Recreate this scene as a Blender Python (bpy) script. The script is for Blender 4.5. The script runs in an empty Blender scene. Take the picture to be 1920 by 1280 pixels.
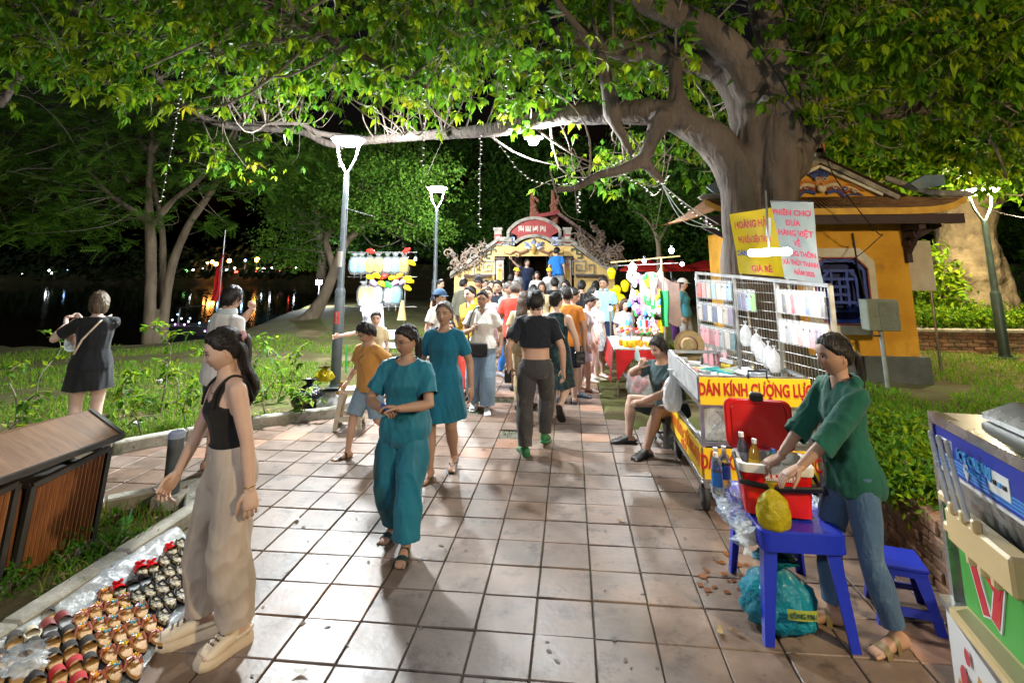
import bpy, bmesh, math, random
import numpy as np
from mathutils import Vector, Matrix, Quaternion, noise as mnoise
# ------------------------------------------------------------------ camera, sky, exposure
SC = bpy.context.scene
COL = SC.collection
EYE = 1.95                                   # camera height (m)
FPX, CXP, CYP = 1000.0, 960.0, 324.0         # focal length and optical axis, in pixels of the 1920x1280 photograph
TILT, YAW = math.radians(10.0), math.radians(6.18)
cam_data = bpy.data.cameras.new('camera')
cam = bpy.data.objects.new('camera', cam_data)
COL.objects.link(cam)
cam.location = (0, 0, EYE)
cam.rotation_euler = (math.radians(90) + TILT, 0, YAW)
cam_data.sensor_width = 36.0
cam_data.lens = FPX / 1920.0 * 36.0
cam_data.shift_x = 0.0
cam_data.shift_y = -(640.0 - CYP) / 1920.0
cam_data.clip_start = 0.05
cam_data.clip_end = 600.0
SC.camera = cam
world = bpy.data.worlds.new('World')
SC.world = world
world.use_nodes = True
wn = world.node_tree
bg = wn.nodes['Background']
sky = wn.nodes.new('ShaderNodeTexSky')
sky.sky_type = 'NISHITA'
sky.sun_disc = False
sky.sun_elevation = math.radians(-4.0)
sky.sun_rotation = math.radians(200)
sky.altitude = 50
wn.links.new(sky.outputs[0], bg.inputs[0])
bg.inputs[1].default_value = 0.15
moon = bpy.data.lights.new('moon', 'SUN')  # weak sun lamp added from above as soft fill for the dark areas
moon.energy = 0.16
moon.angle = math.radians(12)
moon.color = (0.8, 0.88, 1.0)
mo = bpy.data.objects.new('moon', moon)
mo.rotation_euler = (math.radians(38), 0, math.radians(20))
COL.objects.link(mo)
SC.view_settings.view_transform = 'Standard'
SC.view_settings.look = 'None'
SC.view_settings.exposure = 0.92
SC.view_settings.gamma = 1.0
SC.view_settings.use_curve_mapping = False
SC.render.engine = 'CYCLES'
SC.cycles.use_denoising = True
try:
 SC.cycles.denoiser = 'OPENIMAGEDENOISE'
 SC.cycles.denoising_input_passes = 'RGB_ALBEDO_NORMAL'
 SC.cycles.denoising_prefilter = 'ACCURATE'
except Exception:
 pass
SC.cycles.max_bounces = 5
SC.cycles.diffuse_bounces = 3
SC.cycles.glossy_bounces = 2
SC.cycles.transmission_bounces = 4
SC.cycles.transparent_max_bounces = 10
SC.cycles.sample_clamp_indirect = 4.0
SC.cycles.caustics_reflective = False
SC.cycles.caustics_refractive = False
SC.cycles.use_adaptive_sampling = True
LAMP = 1.5          # common factor on every lamp of the place
# ------------------------------------------------------------------ where things stand
_r = Vector((math.cos(YAW), math.sin(YAW), 0))
_f = Vector((-math.sin(YAW) * math.cos(TILT), math.cos(YAW) * math.cos(TILT), math.sin(TILT)))
_u = Vector((math.sin(YAW) * math.sin(TILT), -math.cos(YAW) * math.sin(TILT), math.cos(TILT)))
def ray(px, py):
 return _f + _r * ((px - CXP) / FPX) - _u * ((py - CYP) / FPX)
def G(px, py, z=0.0):
 """the point of the ground (height z) measured at a place of the photograph"""
 d = ray(px, py); t = (z - EYE) / d.z
 return Vector((d.x * t, d.y * t, z))
def P(px, py, Y):
 """the point at distance Y along the path measured at a place of the photograph"""
 d = ray(px, py); t = Y / d.y
 return Vector((d.x * t, Y, EYE + d.z * t))
R = math.radians
PI = math.pi
rnd = random.Random(7)
# ------------------------------------------------------------------ materials
_M = {}
def _rgb(c):
 return (c[0], c[1], c[2], 1.0)
def mat(name, col, rough=0.6, metal=0.0, col2=None, scale=6.0, detail=6.0, stretch=(1, 1, 1), bump=0.0, bscale=None,
  emit=None, estr=0.0, alpha=1.0, trans=0.0, ior=1.45, spec=0.5, coat=0.0, sheen=0.0, sss=0.0, attr=None,
  contrast=(0.35, 0.65), translucent=0.0, world_co=False, bdist=0.02, wear=None, wearscale=3.0, wearpos=0.62, roughvar=0.12):
 if name in _M:
  return _M[name]
 m = bpy.data.materials.new(name); _M[name] = m
 m.use_nodes = True
 nt = m.node_tree; N = nt.nodes; L = nt.links
 b = N['Principled BSDF']; out = N['Material Output']
 tc = N.new('ShaderNodeTexCoord'); mp = N.new('ShaderNodeMapping')
 if world_co:
  gp_ = N.new('ShaderNodeNewGeometry'); src = gp_.outputs['Position']
 else:
  src = tc.outputs['Object']
 L.new(src, mp.inputs[0]); mp.inputs['Scale'].default_value = stretch
 nz = N.new('ShaderNodeTexNoise'); nz.inputs['Scale'].default_value = scale; nz.inputs['Detail'].default_value = detail
 nz.inputs['Roughness'].default_value = 0.6
 L.new(mp.outputs[0], nz.inputs['Vector'])
 c2 = col2 if col2 else tuple(x * 0.8 for x in col)
 rp = N.new('ShaderNodeValToRGB')
 rp.color_ramp.elements[0].position = contrast[0]; rp.color_ramp.elements[1].position = contrast[1]
 rp.color_ramp.elements[0].color = _rgb(c2); rp.color_ramp.elements[1].color = _rgb(col)
 L.new(nz.outputs[0], rp.inputs[0])
 csock = rp.outputs[0]
 if attr:
  at = N.new('ShaderNodeVertexColor'); at.layer_name = attr
  mx = N.new('ShaderNodeMix'); mx.data_type = 'RGBA'; mx.blend_type = 'MULTIPLY'; mx.inputs[0].default_value = 1.0
  L.new(csock, mx.inputs[6]); L.new(at.outputs[0], mx.inputs[7]); csock = mx.outputs[2]
 if wear:
  n2 = N.new('ShaderNodeTexNoise'); n2.inputs['Scale'].default_value = wearscale; n2.inputs['Detail'].default_value = 9
  n2.inputs['Roughness'].default_value = 0.72
  L.new(src, n2.inputs['Vector'])
  r2 = N.new('ShaderNodeValToRGB'); r2.color_ramp.elements[0].position = wearpos - 0.07; r2.color_ramp.elements[1].position = wearpos + 0.07
  L.new(n2.outputs[0], r2.inputs[0])
  mx = N.new('ShaderNodeMix'); mx.data_type = 'RGBA'
  L.new(r2.outputs[0], mx.inputs[0]); L.new(csock, mx.inputs[6]); mx.inputs[7].default_value = _rgb(wear); csock = mx.outputs[2]
 L.new(csock, b.inputs['Base Color'])
 if roughvar:
  mr = N.new('ShaderNodeMapRange')
  mr.inputs[3].default_value = max(0.02, rough - roughvar); mr.inputs[4].default_value = min(1.0, rough + roughvar)
  L.new(nz.outputs[0], mr.inputs[0]); L.new(mr.outputs[0], b.inputs['Roughness'])
 else:
  b.inputs['Roughness'].default_value = rough
 b.inputs['Metallic'].default_value = metal
 b.inputs['IOR'].default_value = ior
 b.inputs['Specular IOR Level'].default_value = spec
 b.inputs['Alpha'].default_value = alpha
 b.inputs['Transmission Weight'].default_value = trans
 b.inputs['Coat Weight'].default_value = coat
 b.inputs['Sheen Weight'].default_value = sheen
 if sss:
  b.inputs['Subsurface Weight'].default_value = sss
  b.inputs['Subsurface Radius'].default_value = (0.012, 0.005, 0.003)
  b.inputs['Subsurface Scale'].default_value = 0.6
 if emit:
  b.inputs['Emission Color'].default_value = _rgb(emit); b.inputs['Emission Strength'].default_value = estr
 if bump:
  bp = N.new('ShaderNodeBump'); bp.inputs['Strength'].default_value = bump; bp.inputs['Distance'].default_value = bdist
  if bscale:
   n3 = N.new('ShaderNodeTexNoise'); n3.inputs['Scale'].default_value = bscale; n3.inputs['Detail'].default_value = 5
   L.new(mp.outputs[0], n3.inputs['Vector']); L.new(n3.outputs[0], bp.inputs['Height'])
  else:
   L.new(nz.outputs[0], bp.inputs['Height'])
  L.new(bp.outputs[0], b.inputs['Normal'])
 if translucent:
  tl = N.new('ShaderNodeBsdfTranslucent'); L.new(csock, tl.inputs[0])
  ms = N.new('ShaderNodeMixShader'); ms.inputs[0].default_value = translucent
  L.new(b.outputs[0], ms.inputs[1]); L.new(tl.outputs[0], ms.inputs[2]); L.new(ms.outputs[0], out.inputs[0])
 return m
def fabric(name, col, dark=0.72, rough=0.85, **k):
 return mat(name, col, rough=rough, col2=tuple(x * dark for x in col), scale=k.pop('scale', 5), bump=k.pop('bump', 0.35), bscale=k.pop('bscale', 9),
    stretch=k.pop('stretch', (1, 1, 0.45)), sheen=0.15, spec=0.25, **k)
def plastic(name, col, rough=0.35, **k):
 return mat(name, col, rough=rough, col2=tuple(x * 0.88 for x in col), scale=4, bump=0.03, bscale=60, spec=0.5, **k)
def metal(name, col, rough=0.35, **k):
 return mat(name, col, rough=rough, metal=k.pop('metal', 1.0), col2=tuple(x * 0.7 for x in col), scale=9, bump=0.04, **k)
def clear(name, col, alpha=0.3, rough=0.12):
 """thin clear plastic film"""
 if name in _M: return _M[name]
 m = bpy.data.materials.new(name); _M[name] = m; m.use_nodes = True
 nt = m.node_tree; N = nt.nodes; L = nt.links; b = N['Principled BSDF']
 tc = N.new('ShaderNodeTexCoord'); nz = N.new('ShaderNodeTexNoise'); nz.inputs['Scale'].default_value = 14; nz.inputs['Detail'].default_value = 6
 L.new(tc.outputs['Object'], nz.inputs['Vector'])
 b.inputs['Base Color'].default_value = _rgb(col); b.inputs['Roughness'].default_value = rough
 mr = N.new('ShaderNodeMapRange'); mr.inputs[3].default_value = max(0, alpha - 0.22); mr.inputs[4].default_value = min(1, alpha + 0.22)
 L.new(nz.outputs[0], mr.inputs[0]); L.new(mr.outputs[0], b.inputs['Alpha'])
 bp = N.new('ShaderNodeBump'); bp.inputs['Strength'].default_value = 0.8; bp.inputs['Distance'].default_value = 0.03
 L.new(nz.outputs[0], bp.inputs['Height']); L.new(bp.outputs[0], b.inputs['Normal'])
 return m
def glow(name, col, strength):
 return mat(name, col, emit=col, estr=strength, roughvar=0)
# ------------------------------------------------------------------ mesh collecting
class MB:
 def __init__(s):
  s.v = []; s.f = []; s.m = []
 def add(s, vs, fs, mi=0):
  o = len(s.v); s.v += [tuple(x) for x in vs]
  for f in fs:
   s.f.append(tuple(i + o for i in f)); s.m.append(mi)
  return s
 def box(s, c, d, mi=0, rz=0.0, M=None, bevel=0.0):
  x, y, z = d[0] / 2, d[1] / 2, d[2] / 2
  if bevel > 0:
   e = min(bevel, x * .45, y * .45, z * .45); vs = []
   rings = [(-z, e), (-z + e, 0), (z - e, 0), (z, e)]
   for zz, k in rings:
    a, b_ = x - k, y - k
    vs += [(-a + (e if k == 0 else 0), -b_, zz), (a - (e if k == 0 else 0), -b_, zz), (a, -b_ + (e if k == 0 else 0), zz), (a, b_ - (e if k == 0 else 0), zz),
      (a - (e if k == 0 else 0), b_, zz), (-a + (e if k == 0 else 0), b_, zz), (-a, b_ - (e if k == 0 else 0), zz), (-a, -b_ + (e if k == 0 else 0), zz)]
   fs = [tuple(range(7, -1, -1)), tuple(range(24, 32))]
   for k in range(3):
    for i in range(8):
     j = (i + 1) % 8; fs.append((k * 8 + i, k * 8 + j, k * 8 + 8 + j, k * 8 + 8 + i))
  else:
   vs = [(a, b_, c_) for c_ in (-z, z) for a, b_ in ((-x, -y), (x, -y), (x, y), (-x, y))]
   fs = [(3, 2, 1, 0), (4, 5, 6, 7), (0, 1, 5, 4), (1, 2, 6, 5), (2, 3, 7, 6), (3, 0, 4, 7)]
  if M is None:
   M = Matrix.Translation(Vector(c)) @ Matrix.Rotation(rz, 4, 'Z')
  s.add([M @ Vector(p) for p in vs], fs, mi); return s
 def bar(s, a, b, w, h=None, mi=0):
  """square bar between two points"""
  a = Vector(a); b = Vector(b); d = b - a; L = d.length
  q = d.to_track_quat('Y', 'Z') if L > 1e-6 else Quaternion()
  M = Matrix.Translation((a + b) / 2) @ q.to_matrix().to_4x4()
  return s.box(None, (w, L, h or w), mi, M=M)
 def tube(s, pts, rad, n=10, mi=0, caps=True, flat=None, twist=0.0):
  pts = [Vector(p) for p in pts]
  k = len(pts)
  if not hasattr(rad, '__len__'): rad = [rad] * k
  o = len(s.v); up = None
  for i, p in enumerate(pts):
   t = (pts[min(i + 1, k - 1)] - pts[max(i - 1, 0)])
   t = t.normalized() if t.length > 1e-9 else Vector((0, 0, 1))
   if up is None:
    up = Vector((0, 0, 1)) if abs(t.z) < 0.9 else Vector((0, -1, 0))
   sx = t.cross(up)
   if sx.length < 1e-4: sx = t.orthogonal()
   sx.normalize(); up = sx.cross(t).normalized()
   rr = rad[i]; ra, rb = (rr if hasattr(rr, '__len__') else (rr, rr))
   if flat: rb = ra * flat
   for j in range(n):
    a = 2 * PI * j / n + twist * i
    s.v.append(tuple(p + sx * (ra * math.cos(a)) + up * (rb * math.sin(a))))
  for i in range(k - 1):
   for j in range(n):
    j2 = (j + 1) % n
    s.f.append((o + i * n + j, o + i * n + j2, o + (i + 1) * n + j2, o + (i + 1) * n + j)); s.m.append(mi)
  if caps:
   s.f.append(tuple(o + j for j in range(n - 1, -1, -1))); s.m.append(mi)
   s.f.append(tuple(o + (k - 1) * n + j for j in range(n))); s.m.append(mi)
  return s
 def ball(s, pts, rad, n=10, mi=0):
  """tube with rounded ends"""
  pts = [Vector(p) for p in pts]; rad = list(rad) if hasattr(rad, '__len__') else [rad] * len(pts)
  d0 = (pts[0] - pts[1]).normalized(); d1 = (pts[-1] - pts[-2]).normalized()
  P2, R2 = [], []
  for a in (80, 50, 25):
   P2.append(pts[0] + d0 * rad[0] * math.sin(R(a))); R2.append(rad[0] * math.cos(R(a)))
  P2 += pts; R2 += rad
  for a in (25, 50, 80):
   P2.append(pts[-1] + d1 * rad[-1] * math.sin(R(a))); R2.append(rad[-1] * math.cos(R(a)))
  return s.tube(P2, R2, n, mi)
 def lathe(s, prof, n=20, c=(0, 0, 0), mi=0, M=None, caps=True):
  """profile of (radius, z)"""
  o = len(s.v); M = M or Matrix.Translation(Vector(c))
  for r, z in prof:
   for j in range(n):
    a = 2 * PI * j / n
    s.v.append(tuple(M @ Vector((r * math.cos(a), r * math.sin(a), z))))
  k = len(prof)
  for i in range(k - 1):
   for j in range(n):
    j2 = (j + 1) % n
    s.f.append((o + i * n + j, o + i * n + j2, o + (i + 1) * n + j2, o + (i + 1) * n + j)); s.m.append(mi)
  if caps:
   s.f.append(tuple(o + j for j in range(n - 1, -1, -1))); s.m.append(mi)
   s.f.append(tuple(o + (k - 1) * n + j for j in range(n))); s.m.append(mi)
  return s
 def rings(s, rings, mi=0, caps=True):
  """loft through rings of equal length"""
  o = len(s.v); n = len(rings[0]); k = len(rings)
  for r in rings: s.v += [tuple(p) for p in r]
  for i in range(k - 1):
   for j in range(n):
    j2 = (j + 1) % n
    s.f.append((o + i * n + j, o + i * n + j2, o + (i + 1) * n + j2, o + (i + 1) * n + j)); s.m.append(mi)
  if caps:
   s.f.append(tuple(o + j for j in range(n - 1, -1, -1))); s.m.append(mi)
   s.f.append(tuple(o + (k - 1) * n + j for j in range(n))); s.m.append(mi)
  return s
 def prism(s, poly, d, mi=0, M=None):
  """polygon in x-z extruded along y from 0 to d"""
  n = len(poly); M = M or Matrix.Identity(4)
  vs = [M @ Vector((x, 0, z)) for x, z in poly] + [M @ Vector((x, d, z)) for x, z in poly]
  fs = [tuple(range(n)), tuple(range(2 * n - 1, n - 1, -1))] + [(i + n, (i + 1) % n + n, (i + 1) % n, i) for i in range(n)]
  return s.add(vs, fs, mi)
 def grid(s, nx, ny, fn, mi=0):
  o = len(s.v)
  for j in range(ny + 1):
   for i in range(nx + 1):
    s.v.append(tuple(fn(i / nx, j / ny)))
  for j in range(ny):
   for i in range(nx):
    a = o + j * (nx + 1) + i
    s.f.append((a, a + 1, a + nx + 2, a + nx + 1)); s.m.append(mi)
  return s
 def mesh(s, name, mats=None, smooth=False, sharp=None, fixn=True):
  me = bpy.data.meshes.new(name)
  me.from_pydata(s.v, [], s.f)
  if mats is not None:
   for m_ in (mats if isinstance(mats, (list, tuple)) else [mats]): me.materials.append(m_)
  if any(s.m): me.polygons.foreach_set('material_index', s.m)
  if fixn and len(s.f) < 60000:
   bm = bmesh.new(); bm.from_mesh(me); bmesh.ops.recalc_face_normals(bm, faces=bm.faces); bm.to_mesh(me); bm.free()
  if smooth:
   me.polygons.foreach_set('use_smooth', [True] * len(me.polygons))
   if sharp:
    try: me.set_sharp_from_angle(angle=R(sharp))
    except Exception: pass
  me.update()
  return me
 def build(s, name, mats, parent=None, smooth=False, sharp=35, fixn=True):
  return link(name, s.mesh(name, mats, smooth, sharp, fixn), parent)
def link(name, data, parent=None):
 o = bpy.data.objects.new(name, data); COL.objects.link(o)
 if parent is not None: o.parent = parent
 return o
def tag(o, label=None, cat=None, group=None, kind=None):
 if label: o['label'] = label
 if cat: o['category'] = cat
 if group: o['group'] = group
 if kind: o['kind'] = kind
 return o
def thing(name, label, cat, loc=(0, 0, 0), rz=0.0, group=None):
 o = bpy.data.objects.new(name, None); COL.objects.link(o)
 o.empty_display_size = 0.1
 o.location = loc; o.rotation_euler = (0, 0, rz)
 return tag(o, label, cat, group)
KIDS = {}
def copy_tree(root, label=None, group=None, loc=None, rot=None, scale=None):
 c = root.copy(); COL.objects.link(c)
 if label: c['label'] = label
 if group: c['group'] = group
 if loc is not None: c.location = loc
 if rot is not None: c.rotation_euler = rot
 if scale is not None: c.scale = (scale,) * 3 if not hasattr(scale, '__len__') else scale
 for ch in list(root.children):
  d = ch.copy(); COL.objects.link(d); d.parent = c
  for g in list(ch.children):
   e = g.copy(); COL.objects.link(e); e.parent = d
 return c
def spline(pts, sub=6):
 """Catmull-Rom through tuples of any length"""
 A = np.array(pts, float); out = []
 n = len(A)
 for i in range(n - 1):
  p0, p1, p2, p3 = A[max(i - 1, 0)], A[i], A[i + 1], A[min(i + 2, n - 1)]
  for k in range(sub):
   t = k / sub
   out.append(0.5 * ((2 * p1) + (-p0 + p2) * t + (2 * p0 - 5 * p1 + 4 * p2 - p3) * t * t + (-p0 + 3 * p1 - 3 * p2 + p3) * t ** 3))
 out.append(A[-1]); return np.array(out)
WORK = bpy.data.scenes.new('workshop')                       # modifiers are applied here, away from the full scene
def applied(o):
 WORK.collection.objects.link(o); vl = WORK.view_layers[0]; vl.update()
 return bpy.data.meshes.new_from_object(o.evaluated_get(vl.depsgraph))
def remesh(mb, voxel, smooth_it=4, name='tmp', factor=0.6):
 """one continuous surface from overlapping closed shapes"""
 me = bpy.data.meshes.new(name); me.from_pydata(mb.v, [], mb.f)
 bm = bmesh.new(); bm.from_mesh(me); bmesh.ops.recalc_face_normals(bm, faces=bm.faces); bm.to_mesh(me); bm.free()
 o = bpy.data.objects.new(name, me)
 md = o.modifiers.new('r', 'REMESH'); md.mode = 'VOXEL'; md.voxel_size = voxel; md.use_smooth_shade = True
 if smooth_it:
  sm = o.modifiers.new('s', 'SMOOTH'); sm.factor = factor; sm.iterations = smooth_it
 res = applied(o)
 bpy.data.objects.remove(o); bpy.data.meshes.remove(me)
 return res
def get_co(me):
 a = np.empty(len(me.vertices) * 3); me.vertices.foreach_get('co', a); return a.reshape(-1, 3)
def get_no(me):
 a = np.empty(len(me.vertices) * 3); me.vertices.foreach_get('normal', a); return a.reshape(-1, 3)
def set_co(me, a):
 me.vertices.foreach_set('co', np.ascontiguousarray(a).ravel()); me.update()
def wob(p, freq, seed=0, n=7):
 """smooth pseudo noise in -1..1 for an array of points"""
 rs = np.random.RandomState(seed); out = np.zeros(len(p))
 w = p + 0.15 / freq * np.sin(p[:, [1, 2, 0]] * freq * 1.7 + seed)
 for i in range(n):
  k = rs.normal(size=3); k *= freq * (0.6 + 1.1 * rs.rand()) / np.linalg.norm(k)
  out += np.sin(w @ k + rs.rand() * 6.28)
 return out / n * 1.6
ORDN = ['zeroth', 'first', 'second', 'third', 'fourth', 'fifth', 'sixth', 'seventh', 'eighth', 'ninth', 'tenth', 'eleventh', 'twelfth']
def nth(k): return ORDN[k] if k < 13 else '%d%s' % (k, {1: 'st', 2: 'nd', 3: 'rd'}.get(k % 10 if k % 100 not in (11, 12, 13) else 0, 'th'))
def number_off(objs, key, fmt):
 """labels by place: fmt gets the ordinal"""
 for k, o in enumerate(sorted(objs, key=key)): o['label'] = fmt(o, nth(k + 1))
def _line(body, size, depth, bold):
 c = bpy.data.curves.new('w', 'FONT'); c.body = body; c.size = size; c.align_x = 'LEFT'; c.extrude = depth; c.offset = bold; c.resolution_u = 3
 o = bpy.data.objects.new('w', c); me = applied(o); bpy.data.objects.remove(o); bpy.data.curves.remove(c); return me
def lettering(body, size, depth=.002, bold=0.0):
 """mesh of one line, centred; the strokes of the letters that overlap themselves are added as bars"""
 base = body.replace('Đ', 'D').replace('Ờ', 'O').replace('Ợ', 'O'); me = _line(base, size, depth, bold); co = get_co(me); x1 = co[:, 0].max(); m = MB(); k = size
 for i, ch in enumerate(body):
  if ch not in 'ĐỜỢ': continue
  sub_ = _line(base[:i + 1], size, depth, 0); r = get_co(sub_)[:, 0].max(); one = get_co(_line(base[i], size, depth, 0))[:, 0]; l = r - (one.max() - one.min())
  if ch == 'Đ': m.box((l + .08 * k, .36 * k, 0), (.34 * k, .075 * k, 2 * depth + .001))
  else:
   cx = (l + r) / 2; m.bar((cx - .15 * k, .95 * k, 0), (cx + .05 * k, .80 * k, 0), .075 * k, 2 * depth + .001) if ch == 'Ờ' else m.box((cx, -.12 * k, 0), (.09 * k, .09 * k, 2 * depth + .001)); m.bar((r - .07 * k, .62 * k, 0), (r + .05 * k, .82 * k, 0), .075 * k, 2 * depth + .001)
 V = [tuple(v) for v in co] + m.v; n = len(co); F = [tuple(p.vertices) for p in me.polygons] + [tuple(i + n for i in f) for f in m.f]
 out = bpy.data.meshes.new('lettering'); out.from_pydata([(x - x1 / 2, y - .36 * k, z) for x, y, z in V], [], F); out.update(); return out
def text(name, body, size, M, m, parent=None, depth=0.002, sx=1.0, bold=0.0):
 me = lettering(body, size, depth, bold); me.transform(M @ Matrix.Diagonal((sx, 1, 1, 1))); me.materials.append(m)
 return link(name, me, parent)
def fmat(o, x, y, z=None):
 """frame with origin o and given x / y axes"""
 x = Vector(x).normalized(); y = Vector(y); z = x.cross(y).normalized(); y = z.cross(x).normalized()
 M = Matrix((x, y, z)).transposed().to_4x4(); M.translation = Vector(o); return M
# ================================================================== THE SETTING
def sstep(a,b,x):
 t=min(1.0,max(0.0,(x-a)/(b-a)));return t*t*(3-2*t)
SHORE=[G(-700,650),G(-300,645),G(0,642),G(150,645),G(290,637),G(420,628),G(490,606),G(560,577),G(640,550)]
_az=[math.atan2(p.x,p.y)for p in SHORE];_rd=[math.hypot(p.x,p.y)for p in SHORE]
def shore_r(a):
 if a>=_az[-1]:return 400.0
 return float(np.interp(a,_az,_rd))
LAWN=0.34                                   # the lawn on the right lies higher than the path
# outline of the paving, seen from above
NC1,NC2=G(380,914),G(195,951)
FC0,FC1,FC2=G(632,782),G(470,803),G(210,852)
def ext(a,b,t):return b+(b-a)*t
PAVE=[(-2.95,0.3),(-2.95,4.35),(NC1.x,NC1.y),(NC2.x,NC2.y),tuple(ext(NC1,NC2,2.6)[:2]),tuple(ext(FC1,FC2,2.6)[:2]),(FC2.x,FC2.y),(FC1.x,FC1.y),
  (FC0.x,FC0.y),(-3.0,8.2),(-3.0,17.0),(0.41,17.0),(0.41,7.5),(0.74,7.5),(0.74,7.2),(1.06,7.2),(1.06,6.4),(2.28,6.4),(2.2,3.9),(2.05,0.3)]
def inside(x,y,poly):
 c=False;n=len(poly)
 for i in range(n):
  x1,y1=poly[i];x2,y2=poly[(i+1)%n]
  if(y1>y)!=(y2>y)and x<(x2-x1)*(y-y1)/(y2-y1)+x1:c=not c
 return c
def wall_x(y):return 2.2+0.1*(y-3.9)/1.4 if y<6.5 else 2.39
def ground_z(x,y):
 d=math.hypot(x,y);a=math.atan2(x,y)
 z=0.03*mnoise.noise(Vector((x*0.7,y*0.7,0)))+0.012*mnoise.noise(Vector((x*3,y*3,4)))
 if y>-2 and inside(x,y,PAVE):return-0.05
 z+=0.015
 if x>1.0 and y<40:
  k=sstep(0.05,0.3,x-wall_x(y))if y<7.2 else sstep(0.1,1.0,x-2.0+0.0*y)
  z=z*(1+0.5*k)+LAWN*k
 if x<-3.2 and y>12:
  z+=0.35*math.exp(-((x+8.2)/2.2)**2-((y-22)/4.0)**2)
 if a<_az[-1]and y>-5:
  rs=shore_r(a)
  z-=1.5*sstep(-0.9,2.6,d-rs)
 if y>70:z+=2.3*sstep(0,3,y-71-3*math.sin(x*0.08))
 return z
m_ground=mat('lawn soil',(0.085,0.10,0.028),rough=0.95,col2=(0.07,0.05,0.028),scale=1.6,detail=9,bump=0.7,bscale=22,world_co=True,wear=(0.20,0.145,0.085),wearscale=0.55,wearpos=0.60,spec=0.15)
mb=MB()
azs=list(np.linspace(-180,-62,30)[:-1])+list(np.linspace(-62,50,260)[:-1])+list(np.linspace(50,180,34)[:-1])
rads=[0.0]+list(0.7*(230/0.7)**np.linspace(0,1,120))
na=len(azs)
for rr in rads:
 for a in azs:
  x=rr*math.sin(R(a));y=rr*math.cos(R(a));mb.v.append((x,y,ground_z(x,y)))
for i in range(len(rads)-1):
 for j in range(na):
  j2=(j+1)%na
  mb.f.append((i*na+j,(i+1)*na+j,(i+1)*na+j2,i*na+j2));mb.m.append(0)
g=mb.build('ground',m_ground,smooth=True,sharp=None,fixn=False);tag(g,kind='structure')
# ---- the lake
m_water=mat('lake water',(0.006,0.010,0.010),rough=0.06,col2=(0.004,0.008,0.008),bump=0.09,bscale=1.6,stretch=(1,0.35,1),world_co=True,roughvar=0.02,ior=1.33)
mb=MB().add([(-160,9,-0.5),(-3.5,9,-0.5),(-3.5,76,-0.5),(-160,76,-0.5)],[(0,1,2,3)])
tag(mb.build('lake_water',m_water),kind='structure')
# ---- paving: bedding sheet, then the tiles one by one
m_bed=mat('mortar bedding',(0.13,0.115,0.09),rough=0.95,col2=(0.055,0.06,0.035),scale=9,bump=0.5,bscale=40,world_co=True)
bed=MB().add([(x,y,-0.014)for x,y in PAVE],[tuple(range(len(PAVE)))]).build('path',m_bed);tag(bed,kind='structure')
TILES=[]
for i,(c1,c2)in enumerate([((0.215,0.154,0.12),(0.118,0.082,0.063)),((0.24,0.176,0.14),(0.138,0.10,0.078)),((0.225,0.15,0.108),(0.125,0.081,0.058)),
        ((0.32,0.185,0.125),(0.23,0.125,0.08)),((0.19,0.143,0.115),(0.105,0.078,0.062))]):
 TILES.append(mat('paving tile %s'%'abcde'[i],c1,rough=0.43,col2=c2,scale=3.2,detail=10,bump=0.10,bscale=26,world_co=True,
      wear=tuple(x*0.55 for x in c2),wearscale=4.5,wearpos=0.60,roughvar=0.2,spec=0.4))
TP,X0,Y0=0.3235,0.09,3.26
TPY=0.329
def tile_shape(seed):
 r=random.Random(seed);h=TP/2-0.0045;hy=TPY/2-0.0045;b=0.004
 t=[r.uniform(-0.0025,0.0025)for _ in range(4)]
 c=[(-1,-1),(1,-1),(1,1),(-1,1)]
 vs=[(x*h,y*hy,-0.02)for x,y in c]+[(x*h,y*hy,-b+t[i])for i,(x,y)in enumerate(c)]+[(x*(h-b),y*(hy-b),t[i])for i,(x,y)in enumerate(c)]
 fs=[(8,9,10,11)]+[(i,(i+1)%4,4+(i+1)%4,4+i)for i in range(4)]+[(4+i,4+(i+1)%4,8+(i+1)%4,8+i)for i in range(4)]
 return vs,fs
cells=[]
for i in range(-30,8):
 for k in range(-9,43):
  x=X0+(i+0.5)*TP;y=Y0+(k+0.5)*TPY
  if not inside(x,y,PAVE):continue
  if y<.45:continue
  cells.append((x,y,i,k))
missing={(-3,10),(-5,13),(-4,15)}
cells.sort(key=lambda c:c[0]**2+c[1]**2)
tmesh=[]
for s in range(6):
 for mi,m_ in enumerate(TILES):
  vs,fs=tile_shape(s);tmesh.append((mi,MB().add(vs,fs).mesh('paving_tile',m_,fixn=False)))
rest=MB();seen=0
for(x,y,i,k)in cells:
 if(i,k)in missing:continue
 r=random.Random(i*131+k*17)
 far=sstep(4.6,7.5,y)*(1.0 if x<0.3 else 0.35)
 w=[0.36-0.2*far,0.36-0.2*far,0.10+0.30*far,0.004+0.18*far,0.18-0.1*far]
 mi=r.choices(range(5),w)[0]
 inview=abs(math.degrees(math.atan2(x,y))+6.2)<45 and y>2.62
 if inview and seen<300:
  me=r.choice([q for q in tmesh if q[0]==mi])[1]
  o=link('paving_tile',me,bed);o.location=(x,y,r.uniform(-0.0015,0.002));o.rotation_euler=(r.uniform(-.006,.006),r.uniform(-.006,.006),r.uniform(-.008,.008))
  seen+=1
 else:
  vs,fs=tile_shape(r.randrange(99));dz=r.uniform(-0.002,0.002)
  rest.add([(a+x,b+y,c+dz)for a,b,c in vs],fs,mi)
o=rest.build('paving_tile',TILES,bed,fixn=False);tag(o,kind='stuff')
# broken pieces and weeds where tiles are missing
m_weed=mat('weeds',(0.10,0.16,0.03),rough=0.8,col2=(0.05,0.08,0.02),scale=20)
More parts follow.
